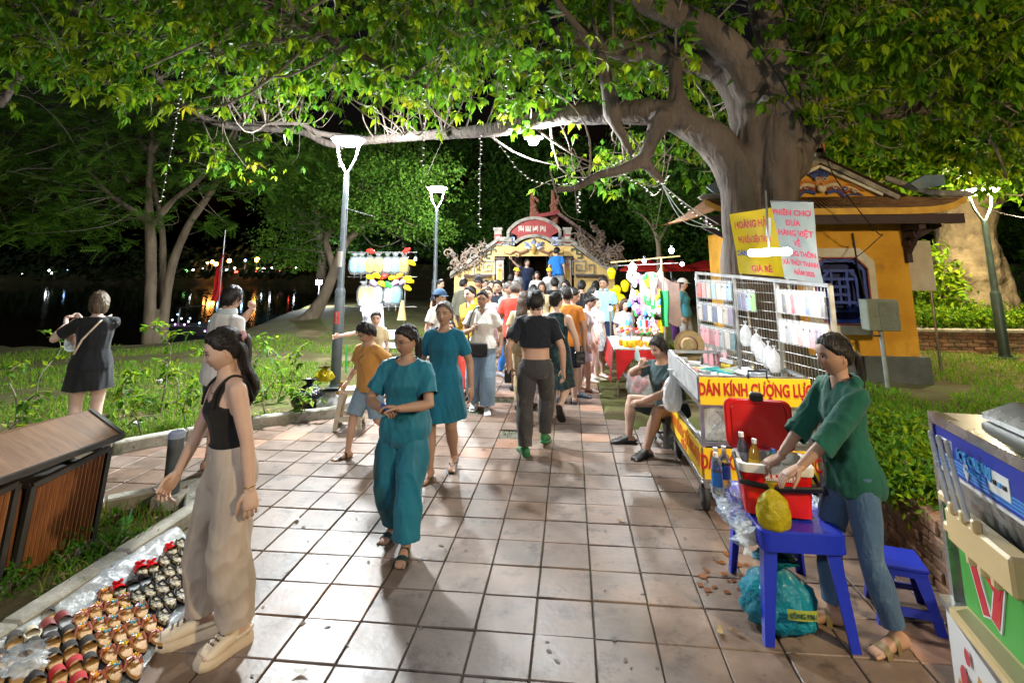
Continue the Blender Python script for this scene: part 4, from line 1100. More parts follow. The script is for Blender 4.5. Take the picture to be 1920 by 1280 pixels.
tree('lake_tree','slender forked tree on the lake bank behind the woman in black',[
 [(280,640,ty,.20),(282,560,ty,.155),(283,480,ty,.15),(280,415,ty,.14),(278,350,ty,.09),(284,270,ty,.08),(283,170,ty,.06)],
 [(280,420,ty,.12),(250,395,ty-.2,.085),(200,360,ty-.4,.075),(150,300,ty-.5,.05)],
 [(282,425,ty,.11),(320,380,ty,.085),(380,330,ty-.1,.08),(420,275,ty-.2,.06),(445,230,ty-.3,.04)],
 [(300,640,ty+.3,.19),(312,560,ty+.3,.13),(325,490,ty+.3,.125),(355,420,ty+.3,.11),(395,360,ty+.4,.10),(430,290,ty+.5,.07),(455,200,ty+.5,.04)],
 [(302,600,ty+.6,.10),(305,480,ty+.6,.10),(300,410,ty+.6,.09),(270,260,ty+.5,.06)],
 [(284,300,ty,.07),(255,250,ty,.05),(230,200,ty,.04)],[(284,290,ty,.06),(310,240,ty,.05),(330,180,ty,.03)],[(240,340,ty,.06),(200,270,ty,.06),(180,190,ty,.045)]],
  [(60,330,ty-1,2.6,2.2,1.6,900),(150,420,ty-1,1.8,1.6,.8,500),(60,420,ty-.5,1.5,1.5,.7,330),(210,210,ty,2.6,2,1.2,700),(350,190,ty,2.2,2,1.2,600),(330,300,ty,1.5,1.5,1.0,260),(20,180,ty-1,2,2,1.4,500),(470,330,ty+.5,1.0,1.0,.7,200),(420,420,ty+.6,.6,.6,.3,60),(120,270,ty-.5,2.6,2,1.2,600),(260,330,ty+.3,1.8,1.6,.9,350),(420,300,ty+.6,1.8,1.6,1.0,420),(520,300,ty+2,2.0,1.6,1.4,420),(30,250,ty-.5,2.2,2,1.2,420)],
  FEATH+DARK[1:2],FR,m_bark2,41,scale=(.9,1.5))
ty2=G(588,605).y
tree('leaning_tree','leaning pale tree at the water edge left of the first street lamp',[
 [(545,615,ty2,.34),(580,598,ty2,.30),(605,560,ty2,.22),(622,520,ty2,.20),(634,490,ty2,.19),(648,455,ty2,.15),(675,430,ty2,.12),(715,403,ty2,.09),(760,385,ty2,.05)],
 [(628,505,ty2,.17),(615,470,ty2,.12),(612,445,ty2,.11),(630,425,ty2,.09),(655,395,ty2,.06)],[(650,450,ty2,.1),(660,410,ty2,.06),(690,360,ty2,.05),(720,320,ty2,.03)]],
  [(760,340,ty2-1,1.9,1.7,1.1,900),(700,400,ty2-.5,1.8,1.5,.7,600),(800,425,ty2-.5,1.1,1,.5,380),(610,360,ty2,1.8,1.6,1.5,650),(560,420,ty2+1,1.6,1.4,1.4,550),(700,300,ty2,2.2,1.6,1.0,600),(545,480,ty2+1,1.2,1.0,.8,240),(570,320,ty2+1,1.8,1.4,1.2,420)],
  FEATH,SB,m_bark2,52,scale=(.8,1.4))
bgl=[('tree behind the gate, left of its red sign',890,25,3.6),('dark tree right behind the ridge of the gate',1010,28,4.2),('dark tree behind the right dragons of the gate',1110,25,3.6),('dark tree between the gate and the big trunk',1235,24,4.0),('dark tree far left behind the leaning tree',600,30,4.6),('dark tree behind the farther street lamp',760,27,4.2)]
for i,(lab,px,Y,w_)in enumerate(bgl):
 b=P(px,500,Y)
 zc=4.6+.6*(i%2);blobs=[]
 lim=[[(px,530,Y,.3),(px+5,470,Y,.24),(px-6,400,Y,.2),(px+8,330,Y,.1)],[(px,460,Y,.2),(px+45,400,Y,.12),(px+70,350,Y,.06)],[(px,450,Y,.2),(px-45,390,Y,.12),(px-70,340,Y,.06)]]
 rr=random.Random(i)
 for k in range(7):
  blobs.append((px+rr.uniform(-95,95),rr.choice((290,340,385,425,450))+rr.uniform(-15,15),Y+rr.uniform(-1.5,1.5),w_*.42,w_*.4,w_*.3,330))
 tree('background_tree','leafy '+lab,lim,blobs,DARK,SB,m_bark2,60+7*i,voxel=.06,scale=(1.5,2.6),group='dark trees behind the gate')
# young tree right of the gate
tree('young_tree','small bare young tree standing between the gate and the toy stall',[
 [(1236,560,14.5,.07),(1236,500,14.5,.065),(1234,455,14.5,.055),(1225,430,14.5,.04),(1205,405,14.5,.025),(1185,395,14.5,.012)],[(1234,455,14.5,.045),(1250,425,14.5,.03),(1265,400,14.5,.015)],[(1228,435,14.5,.03),(1222,405,14.5,.02),(1215,380,14.5,.01)]],
  [(1240,395,14.5,1.1,1,.6,120)],DARK,SB,m_bark2,120,voxel=.02)
# right: old tree with flaking bark, and the trees behind the house
ry=13.2
tree('old_tree','thick old tree with flaking bark behind the right street lamp',[
 [(1835,640,ry,.95),(1828,590,ry,.75),(1815,520,ry,.62),(1810,450,ry,.60),(1808,390,ry,.62),(1800,340,ry,.5),(1780,290,ry,.36),(1740,250,ry,.25),(1700,220,ry,.18)],
 [(1815,410,ry,.5),(1850,370,ry-.2,.30),(1890,340,ry-.4,.25),(1940,315,ry-.6,.22)],[(1805,350,ry,.4),(1840,310,ry,.24),(1855,270,ry,.18),(1870,210,ry,.1)],
 [(1870,640,ry-.3,.32),(1885,590,ry-.2,.30),(1870,530,ry-.1,.3),(1850,470,ry,.3)],[(1775,610,ry-.2,.3),(1790,560,ry-.1,.25),(1800,500,ry,.2)]],
  [(1700,250,ry-1,2.4,2,1.2,750),(1850,220,ry-1,2.4,2,1.2,750),(1620,300,ry,1.8,1.6,1.0,480),(1760,310,ry-.5,1.4,1.2,.6,260),(1900,300,ry-1,1.2,1.2,.7,240)],
  [LEAF[2],LEAF[0],LEAF[1]],SB,m_bark3,131,voxel=.06,scale=(1.1,1.9),rough=.14)
tree('background_tree','dark leafy tree behind the roof of the yellow house',[[(1600,520,17,.3),(1600,400,17,.25),(1610,300,17,.2),(1620,220,17,.1)],[(1605,340,17,.16),(1680,280,17,.1)]],
  [(1600,290,16,2.8,2,1.6,700),(1720,340,16,2.2,2,1.3,500),(1560,220,16,2.5,2,1.4,500),(1440,260,16,2.5,2,2,500),(1340,330,16,2,2,1.6,420)],DARK,SB,m_bark2,141,voxel=.06,scale=(1.3,2.2))
tree('background_tree','dark reddish lit tree at the far right edge behind the old tree',[[(1960,560,20,.3),(1950,450,20,.25),(1940,380,20,.15)]],[(1900,430,20,2.4,2,1.4,420),(1960,480,20,2,2,1.6,300)],DARK,SB,m_bark2,151,voxel=.06,scale=(1.4,2.2))
# ---- shrubs, hedges and saplings
def bush(name,label,loc,rx,ry,rz,n,seed,mats=DARK,scale=(.5,.9),cat='shrub',protos=None):
 rs=np.random.RandomState(seed);t=thing(name,label,cat,loc)
 pts=[]
 for _ in range(n):
  u=rs.normal(size=3);u/=np.linalg.norm(u);u[2]=abs(u[2]);pts.append(u*rs.uniform(.55,1.05)*[rx,ry,rz])
 scatter('foliage',pts,protos or SB,mats,seed,t,scale=scale)
 m=MB()
 for k in range(9):
  a=rs.uniform(0,6.28);m.tube([(0,0,-.03),(rx*.4*math.cos(a),ry*.4*math.sin(a),rz*.45),(rx*.7*math.cos(a),ry*.7*math.sin(a),rz*.8)],[.012,.009,.004],5)
 m.build('stems',m_twig,t)
 return t
hp_=G(1705,662,LAWN)
def hedge():
 y=hp_.y;x0,x1=hp_.x,hp_.x+4.2;t=thing('clipped_hedge','long clipped green hedge growing in the brick planter at right','hedge',((x0+x1)/2,y+.35,LAWN+.4));rs=np.random.RandomState(3)
 pts=[(rs.uniform(-2.1,2.1),rs.uniform(-.33,.33),.02+.30*rs.rand()**.6)for _ in range(1500)]
 scatter('foliage',pts,SB,LEAF[:3],77,t,scale=(.45,.8))
 t=thing('hedge_planter','low brick planter holding the clipped hedge','planter',((x0+x1)/2,y+.35,LAWN));
 MB().box((0,0,.2),(4.3,.8,.40)).build('core',m_mort,t)
 b=MB().box((0,0,0),(.21,.04,.062),bevel=.007).mesh('brick',m_brick);r=random.Random(4)
 for c in range(6):
  for k in range(20):
   o=link('brick',b,t);o.location=(-2.1+(k+(.5 if c%2 else 0))*.22,-.405+r.uniform(-.005,.005),.035+c*.068)
 MB().box((0,0,.43),(4.4,.9,.06),bevel=.01).build('cap',m_kerb,t)
hedge()
pw=P(1735,520,12.5);bush('background_shrub','bright leafy shrub behind the white board',(pw.x,pw.y,LAWN+.2),.8,.6,1.9,420,201,LEAF[:2],(.8,1.4))
for i,(px,py,s,lab)in enumerate([(1660,800,.30,'low leafy shrub on the wall, nearest the yellow house'),(1690,850,.32,'leafy shrub on the brick wall behind the green hoodie'),(1725,900,.30,'leafy shrub on the brick wall above the blue stool'),(1655,870,.26,'dense dark shrub on the brick wall beside the vendor')]):
 p=G(px,py+40,.40);bush('wall_shrub',lab,(p.x+.12,p.y,.40),s,s,s*.85,230,210+i,LEAF[:3],(.35,.6))
def sapling(px,py,h,label,seed,lean=.1):
 """tall weed: bare stem with a few large glossy leaves"""
 b=G(px,py);rs=np.random.RandomState(seed);t=thing('sapling',label,'plant',(b.x,b.y,ground_z(b.x,b.y)))
 sp=spline([(0,0,-.02),(rs.normal()*lean*.4,rs.normal()*lean*.4,h*.4),(rs.normal()*lean,rs.normal()*lean,h*.75),(rs.normal()*lean*1.4,rs.normal()*lean,h)],5)
 m=MB();m.tube(sp,list(np.linspace(.010,.004,len(sp))),6)
 ends=[]
 for k in range(rs.randint(3,6)):
  p=sp[rs.randint(len(sp)//3,len(sp))];a=rs.uniform(0,6.28);L=rs.uniform(.12,.3);q=[p,p+[L*.5*math.cos(a),L*.5*math.sin(a),L*.35],p+[L*math.cos(a),L*math.sin(a),L*.4]]
  m.tube(q,[.005,.004,.003],5);ends+=[q[1],q[2]]
 m.build('stem',m_twig,t,smooth=True)
 lm=[fast_mesh('leaf',leaflet(.095,.05,.15,d),LQ,[0,0],[LEAF[i]])for i,d in((0,.3),(1,.6),(2,.9))]
 for p in list(sp[len(sp)//4:])*2+ends*4:
  o=link('leaf',lm[rs.randint(3)],t);o.location=p;o.rotation_euler=(rs.normal()*.4,rs.normal()*.4,rs.uniform(0,6.28));s=rs.uniform(.7,1.4);o.scale=(s,s,s)
SAP=[(30,800,.8,'leafy weed with pale stem at the left edge behind the litter bin'),(70,760,.95,'tall leafy weed left of the woman in black'),(215,790,.6,'low leafy weed right behind the woman in black'),(235,745,.5,'broad-leaved weed between the woman in black and the forked tree'),
  (300,775,1.15,'tall sapling with a leafy tip in front of the forked tree'),(330,760,.75,'sapling just left of the man in the white shirt'),(350,800,.6,'low weed beside the blue shorts of the standing man'),(500,790,.75,'leafy sapling just right of the girl in the black top'),
  (520,755,.65,'sapling with drooping leaves between the long-haired girl and the lamp'),(545,720,.55,'small sapling on the bank left of the lamp post'),(560,790,.35,'small weed beside the black rubbish bag'),(480,740,.9,'tall sapling behind the girl in the black top'),(265,820,.4,'small weed near the far kerb'),(15,850,.5,'weed at the left edge above the bin roof')]
for i,(px,py,h,lab)in enumerate(SAP):sapling(px,py,h*1.0,lab,300+i)
for i,(px,py,lab)in enumerate([(15,1120,'small leafy weed under the nearest litter bin'),(130,1065,'small leafy weed beside the second litter bin'),(215,1040,'small leafy weed between bin and plastic sheet')]):
 b=G(px,py);bush('ground_weed',lab,(b.x-.05,b.y+.05,.0),.14,.12,.12,40,330+i,[LEAF[2],DARK[1]],(.25,.4),'plant')
# strappy plants behind the toy stall
for i,(px,lab)in enumerate([(1268,'clump of long strap leaves behind the toy stall'),(1292,'clump of long strap leaves beside the phone rack')]):
 p=P(px,620,10.5-i*.5);t=thing('strap_leaf_plant',lab,'plant',(p.x,p.y,.3));rs=np.random.RandomState(i)
 for k in range(26):
  a=rs.uniform(0,6.28);L=rs.uniform(.35,.6);q=[np.array((math.cos(a)*L*s*.55,math.sin(a)*L*s*.55,L*(1.25*s-.75*s*s)))for s in(0,.35,.7,1)]
  MB().tube(q,[.012,.018,.014,.003],4,flat=.15).build('leaf',LEAF[k%3],t)
# ================================================================== PEOPLE
def skin(n,c):return mat('skin '+n,c,rough=.5,col2=tuple(x*f for x,f in zip(c,(.93,.88,.86))),scale=7,sss=.12,attr='Col',spec=.4,roughvar=.08)
SKIN=dict(light=skin('light',(.57,.385,.30)),mid=skin('mid',(.47,.295,.215)),tan=skin('tan',(.375,.228,.16)),pale=skin('pale',(.66,.49,.42)))
def hairmat(n,c):return mat('hair '+n,c,rough=.45,col2=tuple(x*.45 for x in c),scale=34,stretch=(1,1,.10),bump=.8,bscale=60,spec=.32,roughvar=.1)
HAIR=dict(black=hairmat('black',(.022,.018,.017)),brown=hairmat('brown',(.065,.035,.02)),ash=hairmat('ash brown',(.16,.115,.075)),grey=hairmat('grey',(.12,.10,.09)))
m_eye=mat('eye white',(.75,.72,.68),.25,roughvar=0);m_iris=mat('eye iris',(.012,.008,.006),.15,roughvar=0)
def V3(*a):return np.array(a,float)
def nrm(v):
 v=np.asarray(v,float);return v/(np.linalg.norm(v)+1e-9)
def rot_axis(axis,a):return np.array(Matrix.Rotation(a,3,Vector(axis)))
def ik(a,t,l1,l2,pole):
 d=t-a;L=np.linalg.norm(d);L2=min(L,(l1+l2)*.998);u=d/(L+1e-9)
 t=a+u*L2
 x=(l1*l1-l2*l2+L2*L2)/(2*L2);h=math.sqrt(max(0,l1*l1-x*x))
 p=np.asarray(pole,float);p=p-u*(p@u);p=nrm(p)
 return a+u*x+p*h,t
def ell(c,ux,uy,a,b,n=20,sq=2.3):
 """superellipse ring"""
 out=[]
 for k in range(n):
  t=2*PI*k/n;ct,st=math.cos(t),math.sin(t)
  out.append(c+ux*(a*math.copysign(abs(ct)**(2/sq),ct))+uy*(b*math.copysign(abs(st)**(2/sq),st)))
 return out
# ---- head
def head_grid(npol,naz):
 pol=np.linspace(.02,PI-.02,npol)
 u=np.linspace(-1,1,naz+1)[:-1];az=np.sign(u)*(np.abs(u)**1.35)*PI          # 0 = front, denser there
 P_,A_=np.meshgrid(pol,az,indexing='ij')
 d=np.stack([np.sin(P_)*np.sin(A_),-np.sin(P_)*np.cos(A_),np.cos(P_)],-1)
 F=[]
 for i in range(npol-1):
  for j in range(naz):
   j2=(j+1)%naz;F.append((i*naz+j,i*naz+j2,(i+1)*naz+j2,(i+1)*naz+j))
 F.append(tuple(range(naz)));F.append(tuple((npol-1)*naz+j for j in range(naz-1,-1,-1)))
 return d.reshape(-1,3),A_.ravel(),F
_HG={}
def head_surface(lod):
 """unit head 0.224 m tall, facing -y; returns points, directions, azimuths, faces, colours"""
 if lod in _HG:return _HG[lod]
 d,az,F=head_grid(*((54,84)if lod==0 else(40,60)if lod==1 else(28,40)))
 p=d*np.array([.076,.094,.112])
 z=p[:,2];lo=np.clip((-z-.005)/.105,0,1)
 p[:,0]*=1-.34*lo**1.5+.03*np.clip(z/.1,0,1)
 back=d[:,1]>0
 p[back,1]*=1-.42*lo[back]**1.2
 p[~back,1]*=1-.10*lo[~back]**2
 p[:,1]+=.010*np.clip(-z/.1,-1,0)                       # cranium set back
 front=np.clip(-d[:,1],0,1)**1.5
 x=p[:,0]
 def g(cx,cz,sx,sz):return np.exp(-((x-cx)/sx)**2-((z-cz)/sz)**2)
 p[:,1]+=front*.006*(1-np.clip(np.abs(x)/.05,0,1))*(np.abs(z)<.09)      # flatter face
 dy=np.zeros(len(p))
 for s in(-1,1):
  dy+=-.0085*g(s*.032,.002,.016,.011)+.003*g(s*.031,.021,.018,.006)+.0045*g(s*.044,-.026,.018,.016)+.0050*g(s*.0105,-.034,.007,.006)
 nose=np.exp(-(x/(.0075+.05*np.clip((.012-z)/1,0,.12)))**2)*np.clip((.016-z)/.046,0,1)*(1/(1+np.exp((-.040-z)/.0022)))
 dy+=.016*nose
 dy+=.0045*g(0,-.0555,.021,.0048)+.0055*g(0,-.0650,.018,.0055)-.006*g(0,-.0605,.020,.0018)-.004*g(0,-.075,.02,.005)+.006*g(0,-.092,.018,.012)
 dy+=.003*g(0,.05,.05,.03)
 p[:,1]-=dy*(d[:,1]<.1)
 C=np.ones((len(p),3));fr=(d[:,1]<-.15)[:,None]
 def paint(w,c):
  nonlocal C
  w=np.clip(w,0,1)[:,None]*fr;C=C*(1-w)+np.array(c)*w
 paint(1.3*g(0,-.0555,.021,.0045)+1.3*g(0,-.0645,.019,.0052),(.80,.52,.50))
 paint(.9*g(0,-.0603,.021,.0016),(.35,.16,.15))
 for s in(-1,1):
  paint(.30*g(s*.042,-.026,.018,.016),(1.0,.78,.74))
  bx=(x-s*.033);paint(1.5*np.exp(-(bx/.017)**4-((z-.0215-.0025*np.cos(bx/.012))/.0038)**2),(.10,.07,.06))
  paint(1.1*np.exp(-(bx/.0145)**4-((z-.0035)/(.0055 if lod<2 else .0075))**2),(.14,.09,.08)if lod else(.22,.14,.12))
  paint(.8*g(s*.009,-.043,.004,.0025),(.35,.2,.18))
 _HG[lod]=(p,d,az,F,C);return _HG[lod]
HL=dict(short=[(0,.60),(35,.56),(60,.32),(74,-.02),(84,-.02),(92,.14),(108,-.12),(125,-.48),(180,-.60)],
   pulled=[(0,.62),(35,.60),(62,.34),(78,.10),(92,.12),(108,-.10),(125,-.48),(180,-.62)],
   full=[(0,.58),(28,.52),(50,.22),(62,-.35),(80,-.75),(120,-.92),(180,-1.0)],
   bald=[(0,.80),(40,.74),(62,.40),(78,.0),(92,.14),(108,-.1),(125,-.48),(180,-.6)])
def hair_cap(style,lod,thick,seed=0):
 p,d,az,F,C=head_surface(lod);k=HL[style]
 thr=np.interp(np.degrees(np.abs(az)),[a for a,_ in k],[b for _,b in k])
 rs=np.random.RandomState(seed);w=wob(d,9,seed)
 m=np.clip((d[:,2]-thr+.05*w)*6,-.6,1)
 bump=.06*np.sin(az*30+4*w)+.10*wob(d,12,seed+1)
 base=d*np.array([.076,.094,.112]);base[:,1]+=.010*np.clip(-p[:,2]/.1,-1,0)
 q=p.copy();up=d[:,2]>-.2
 q=p+d*(np.where(m>0,thick*(m**.7)*(1+bump)*(1+.35*np.clip(d[:,2],0,1)),m*.012))[:,None]
 return q,F
# ---- hand
def hand_mesh(mb,W,d,n,s,curl=.35,side=1,spread=.12,lod=0):
 """W wrist, d pointing direction, n palm normal, s body height"""
 d=nrm(d);n=nrm(n-d*(n@d));t=nrm(np.cross(d,n))*side
 pl,pw,th=.056*s,.0245*s,.0095*s
 rings=[]
 for f,w,h in((-.25,.0165*s,.0125*s),(.0,.0175*s,.0125*s),(.3,.0225*s,.0125*s),(.7,.0255*s,.0115*s),(1.0,.024*s,.0085*s),(1.08,.018*s,.005*s)):
  rings.append(ell(W+d*pl*f,t,n,w,h,12 if lod<2 else 8))
 mb.rings(rings)
 for k,(off,L)in enumerate(((.75,.042),(.26,.0475),(-.24,.0445),(-.72,.035))):
  L*=s;rr=.0052*s if k<3 else .0045*s
  a0=spread*off;c=curl*(1+.12*k)
  dirs=[]
  cd=nrm(d+t*a0)
  pts=[W+d*pl*.93+t*off*pw*.9];ang=0
  for seg,(fr_,dc)in enumerate(((.42,.7),(.32,1.0),(.26,.8))):
   ang+=c*dc;v=nrm(cd*math.cos(ang)+n*math.sin(ang));pts.append(pts[-1]+v*L*fr_)
  mb.ball(pts,[rr*1.08,rr*1.05,rr*.95,rr*.75],8 if lod==0 else 6)
 b=W+d*pl*.22+t*pw*.7;v1=nrm(d*.75+t*.75+n*.35);v2=nrm(d*.95+t*.25+n*(.3+curl*.5))
 mb.ball([b,b+v1*.024*s,b+v1*.024*s+v2*.02*s,b+v1*.024*s+v2*.038*s],[.0085*s,.0068*s,.006*s,.0045*s],8 if lod==0 else 6)
FEM=[(-.070,.060,.055,.006),(-.045,.092,.074,.006),(-.015,.1005,.079,.008),(.02,.1005,.076,.006),(.06,.091,.068,.002),(.105,.077,.058,.0),(.155,.079,.062,-.003),(.205,.087,.073,-.009),(.245,.088,.062,-.002),(.28,.086,.050,.004),(.303,.062,.042,.006),(.322,.036,.036,.006)]
MAL=[(-.070,.060,.055,.006),(-.045,.088,.070,.006),(-.015,.0935,.074,.006),(.02,.0925,.072,.004),(.06,.088,.068,.0),(.105,.087,.066,-.002),(.155,.093,.070,-.002),(.205,.100,.073,-.003),(.245,.104,.066,.002),(.28,.101,.055,.006),(.303,.072,.046,.008),(.322,.042,.040,.008)]
class Body:pass
def pose(H,sex='f',b=1.0,lean=(0,0),twist=0.0,pelvis=(0,0,None),feet=None,hands=None,head=(0,0,0),elbows=(None,None),knees=(None,None),stoop=0.0):
 B=Body();B.s=s=H;B.b=b;B.sex=sex
 feet=feet or[(.075,0,0,8),(-.075,0,0,-8)]
 def reach(i,k):
  f=feet[i];dx=f[0]-pelvis[0]-k*.052*s;dy=f[1]-pelvis[1];lift=.08*s*math.sin(R(f[4]))if len(f)>4 and f[4]>0 else 0
  return f[2]+.046*s+lift+math.sqrt(max(.01,(.469*s)**2-dx*dx-dy*dy))+.004*s
 hz=pelvis[2]if pelvis[2]is not None else min(reach(0,1),reach(1,-1))
 B.pel=V3(pelvis[0],pelvis[1],hz)
 Rm=rot_axis((1,0,0),lean[0])@rot_axis((0,1,0),lean[1])if True else None
 B.up=nrm(Rm@V3(0,0,1));Rt=rot_axis(B.up,twist)
 B.side=nrm(Rt@Rm@V3(1,0,0));B.fwd=nrm(np.cross(B.up,B.side))*-1.0
 if B.fwd[1]>0 and abs(twist)<1.5:B.fwd=-B.fwd
 B.pside=V3(1,0,0);B.pfwd=V3(0,-1,0)
 B.T=lambda t:B.pel+B.up*t*s+B.fwd*(stoop*s*max(0,t)**1.6*3.0)
 B.neck=B.T(.322);sw=(.093 if sex=='f' else .106)*s*(1+(b-1)*.5)
 B.sh=[B.T(.274)+B.side*sw*k for k in(1,-1)]                 # left (+x), right
 ua,fa=.172*s,.148*s
 B.el,B.wr=[],[]
 for i,k in enumerate((1,-1)):
  tgt=None if hands is None else hands[i]
  tgt=B.sh[i]+V3(k*.045*s,-.02*s,-.305*s)if tgt is None else V3(*tgt)
  pole=elbows[i]if elbows[i]is not None else(k*.5,.8,-.25)
  e,w=ik(B.sh[i],tgt,ua,fa,pole);B.el.append(e);B.wr.append(w)
 B.hip=[B.pel+V3(k*.052*s*(1+(b-1)*.6),0,-.005*s)for k in(1,-1)]
 B.kn,B.an,B.foot=[],[],[]
 for i,k in enumerate((1,-1)):
  f=feet[i];pitch=f[4]if len(f)>4 else 0.0
  yaw=R(f[3]if len(f)>3 else 6*k);fd=V3(math.sin(yaw),-math.cos(yaw),0)
  an=V3(f[0],f[1],f[2]+.046*s)+(V3(0,0,.05*s*math.sin(R(pitch))*1.6)if pitch>0 else 0)
  pole=knees[i]if knees[i]is not None else tuple(fd*1.0+V3(k*.05,0,0))
  kn,an=ik(B.hip[i],an,.240*s,.232*s,pole);B.kn.append(kn);B.an.append(an);B.foot.append((fd,pitch))
 hy,hp,hr=[R(a)for a in head]
 hc=B.neck+nrm(B.up*.85+V3(0,0,.15))*.083*s+B.fwd*.018*s
 ty=math.atan2(B.fwd[0],-B.fwd[1])
 B.hM=Matrix.Translation(Vector(hc))@Matrix.Rotation(ty*1.0+hy,4,'Z')@Matrix.Rotation(hp,4,'X')@Matrix.Rotation(hr,4,'Y')@Matrix.Scale(.141*s/.224*(1.12 if s<1.45 else 1.0),4)
 B.hc=hc;return B
def torso_rings(B,inflate=0.0,t0=None,t1=None,loose=0.0,hemflare=0.0):
 tab=FEM if B.sex=='f' else MAL;out=[];ts=[q[0]for q in tab]
 sel=[q for q in tab if(t0 is None or q[0]>t0)and(t1 is None or q[0]<t1)]
 def at(t):return(t,)+tuple(np.interp(t,ts,[q[i]for q in tab])for i in(1,2,3))
 if t0 is not None:sel=[at(t0)]+sel
 if t1 is not None:sel=sel+[at(t1)]
 for t,w,d,y in sel:
  k=np.clip((t+.05)/.15,0,1);ux=nrm(B.side*k+B.pside*(1-k));uy=nrm(B.fwd*k+B.pfwd*(1-k))
  ext_=inflate+loose*np.clip((.24-t)/.2,0,1)
  if t0 is not None and hemflare:ext_+=hemflare*np.clip(1-(t-t0)/.12,0,1)
  out.append(ell(B.T(t)-uy*y*B.s*1.0,ux,uy,w*B.s*B.b+ext_,d*B.s*(1+(B.b-1)*1.3)+ext_,24))
 return out
def seg(a,b,f):return a+(b-a)*f
def leg_pts(B,i,f1=1.0):
 """points down the leg with fractions 0 hip .. .5 knee .. 1 ankle"""
 fs=[0,.15,.3,.42,.5,.58,.70,.85,1.0]
 return[(f,seg(B.hip[i],B.kn[i],f/.5)if f<=.5 else seg(B.kn[i],B.an[i],(f-.5)/.5))for f in fs if f<=f1+1e-6]+([(f1,seg(B.hip[i],B.kn[i],f1/.5)if f1<=.5 else seg(B.kn[i],B.an[i],(f1-.5)/.5))]if f1 not in fs else[])
LEGR=([0,.15,.3,.42,.5,.58,.70,.85,1.0],[.054,.052,.046,.038,.0345,.0345,.0365,.0265,.0215])
ARMR=([0,.15,.3,.5,.62,.8,1.0],[.033,.031,.028,.0235,.0255,.0215,.0165])
def arm_pts(B,i,f1=1.0):
 fs=[f for f in ARMR[0]if f<f1-.01]+[f1]
 return[(f,seg(B.sh[i],B.el[i],f/.5)if f<=.5 else seg(B.el[i],B.wr[i],(f-.5)/.5))for f in fs]
def foot_rings(B,i,grow=0.0,sole=0.0):
 fd,pitch=B.foot[i];s=B.s;a=B.an[i];sd=V3(-fd[1],fd[0],0);p=R(pitch)
 f2=fd*math.cos(p)-V3(0,0,math.sin(p));u2=fd*math.sin(p)+V3(0,0,math.cos(p))
 o=a-u2*.046*s;out=[]
 for y,w,h in((-.045,.012,.026),(-.038,.019,.040),(-.02,.0215,.050),(.01,.0205,.050),(.04,.022,.036),(.07,.0265,.025),(.09,.0275,.0195),(.108,.0245,.0155),(.118,.016,.010)):
  c=o+f2*y*s+u2*(h*s/2-sole/2);out.append(ell(c,sd,u2,w*s+grow,h*s/2+grow*.8+sole/2,14,2.6))
 return out,o,f2,u2,sd
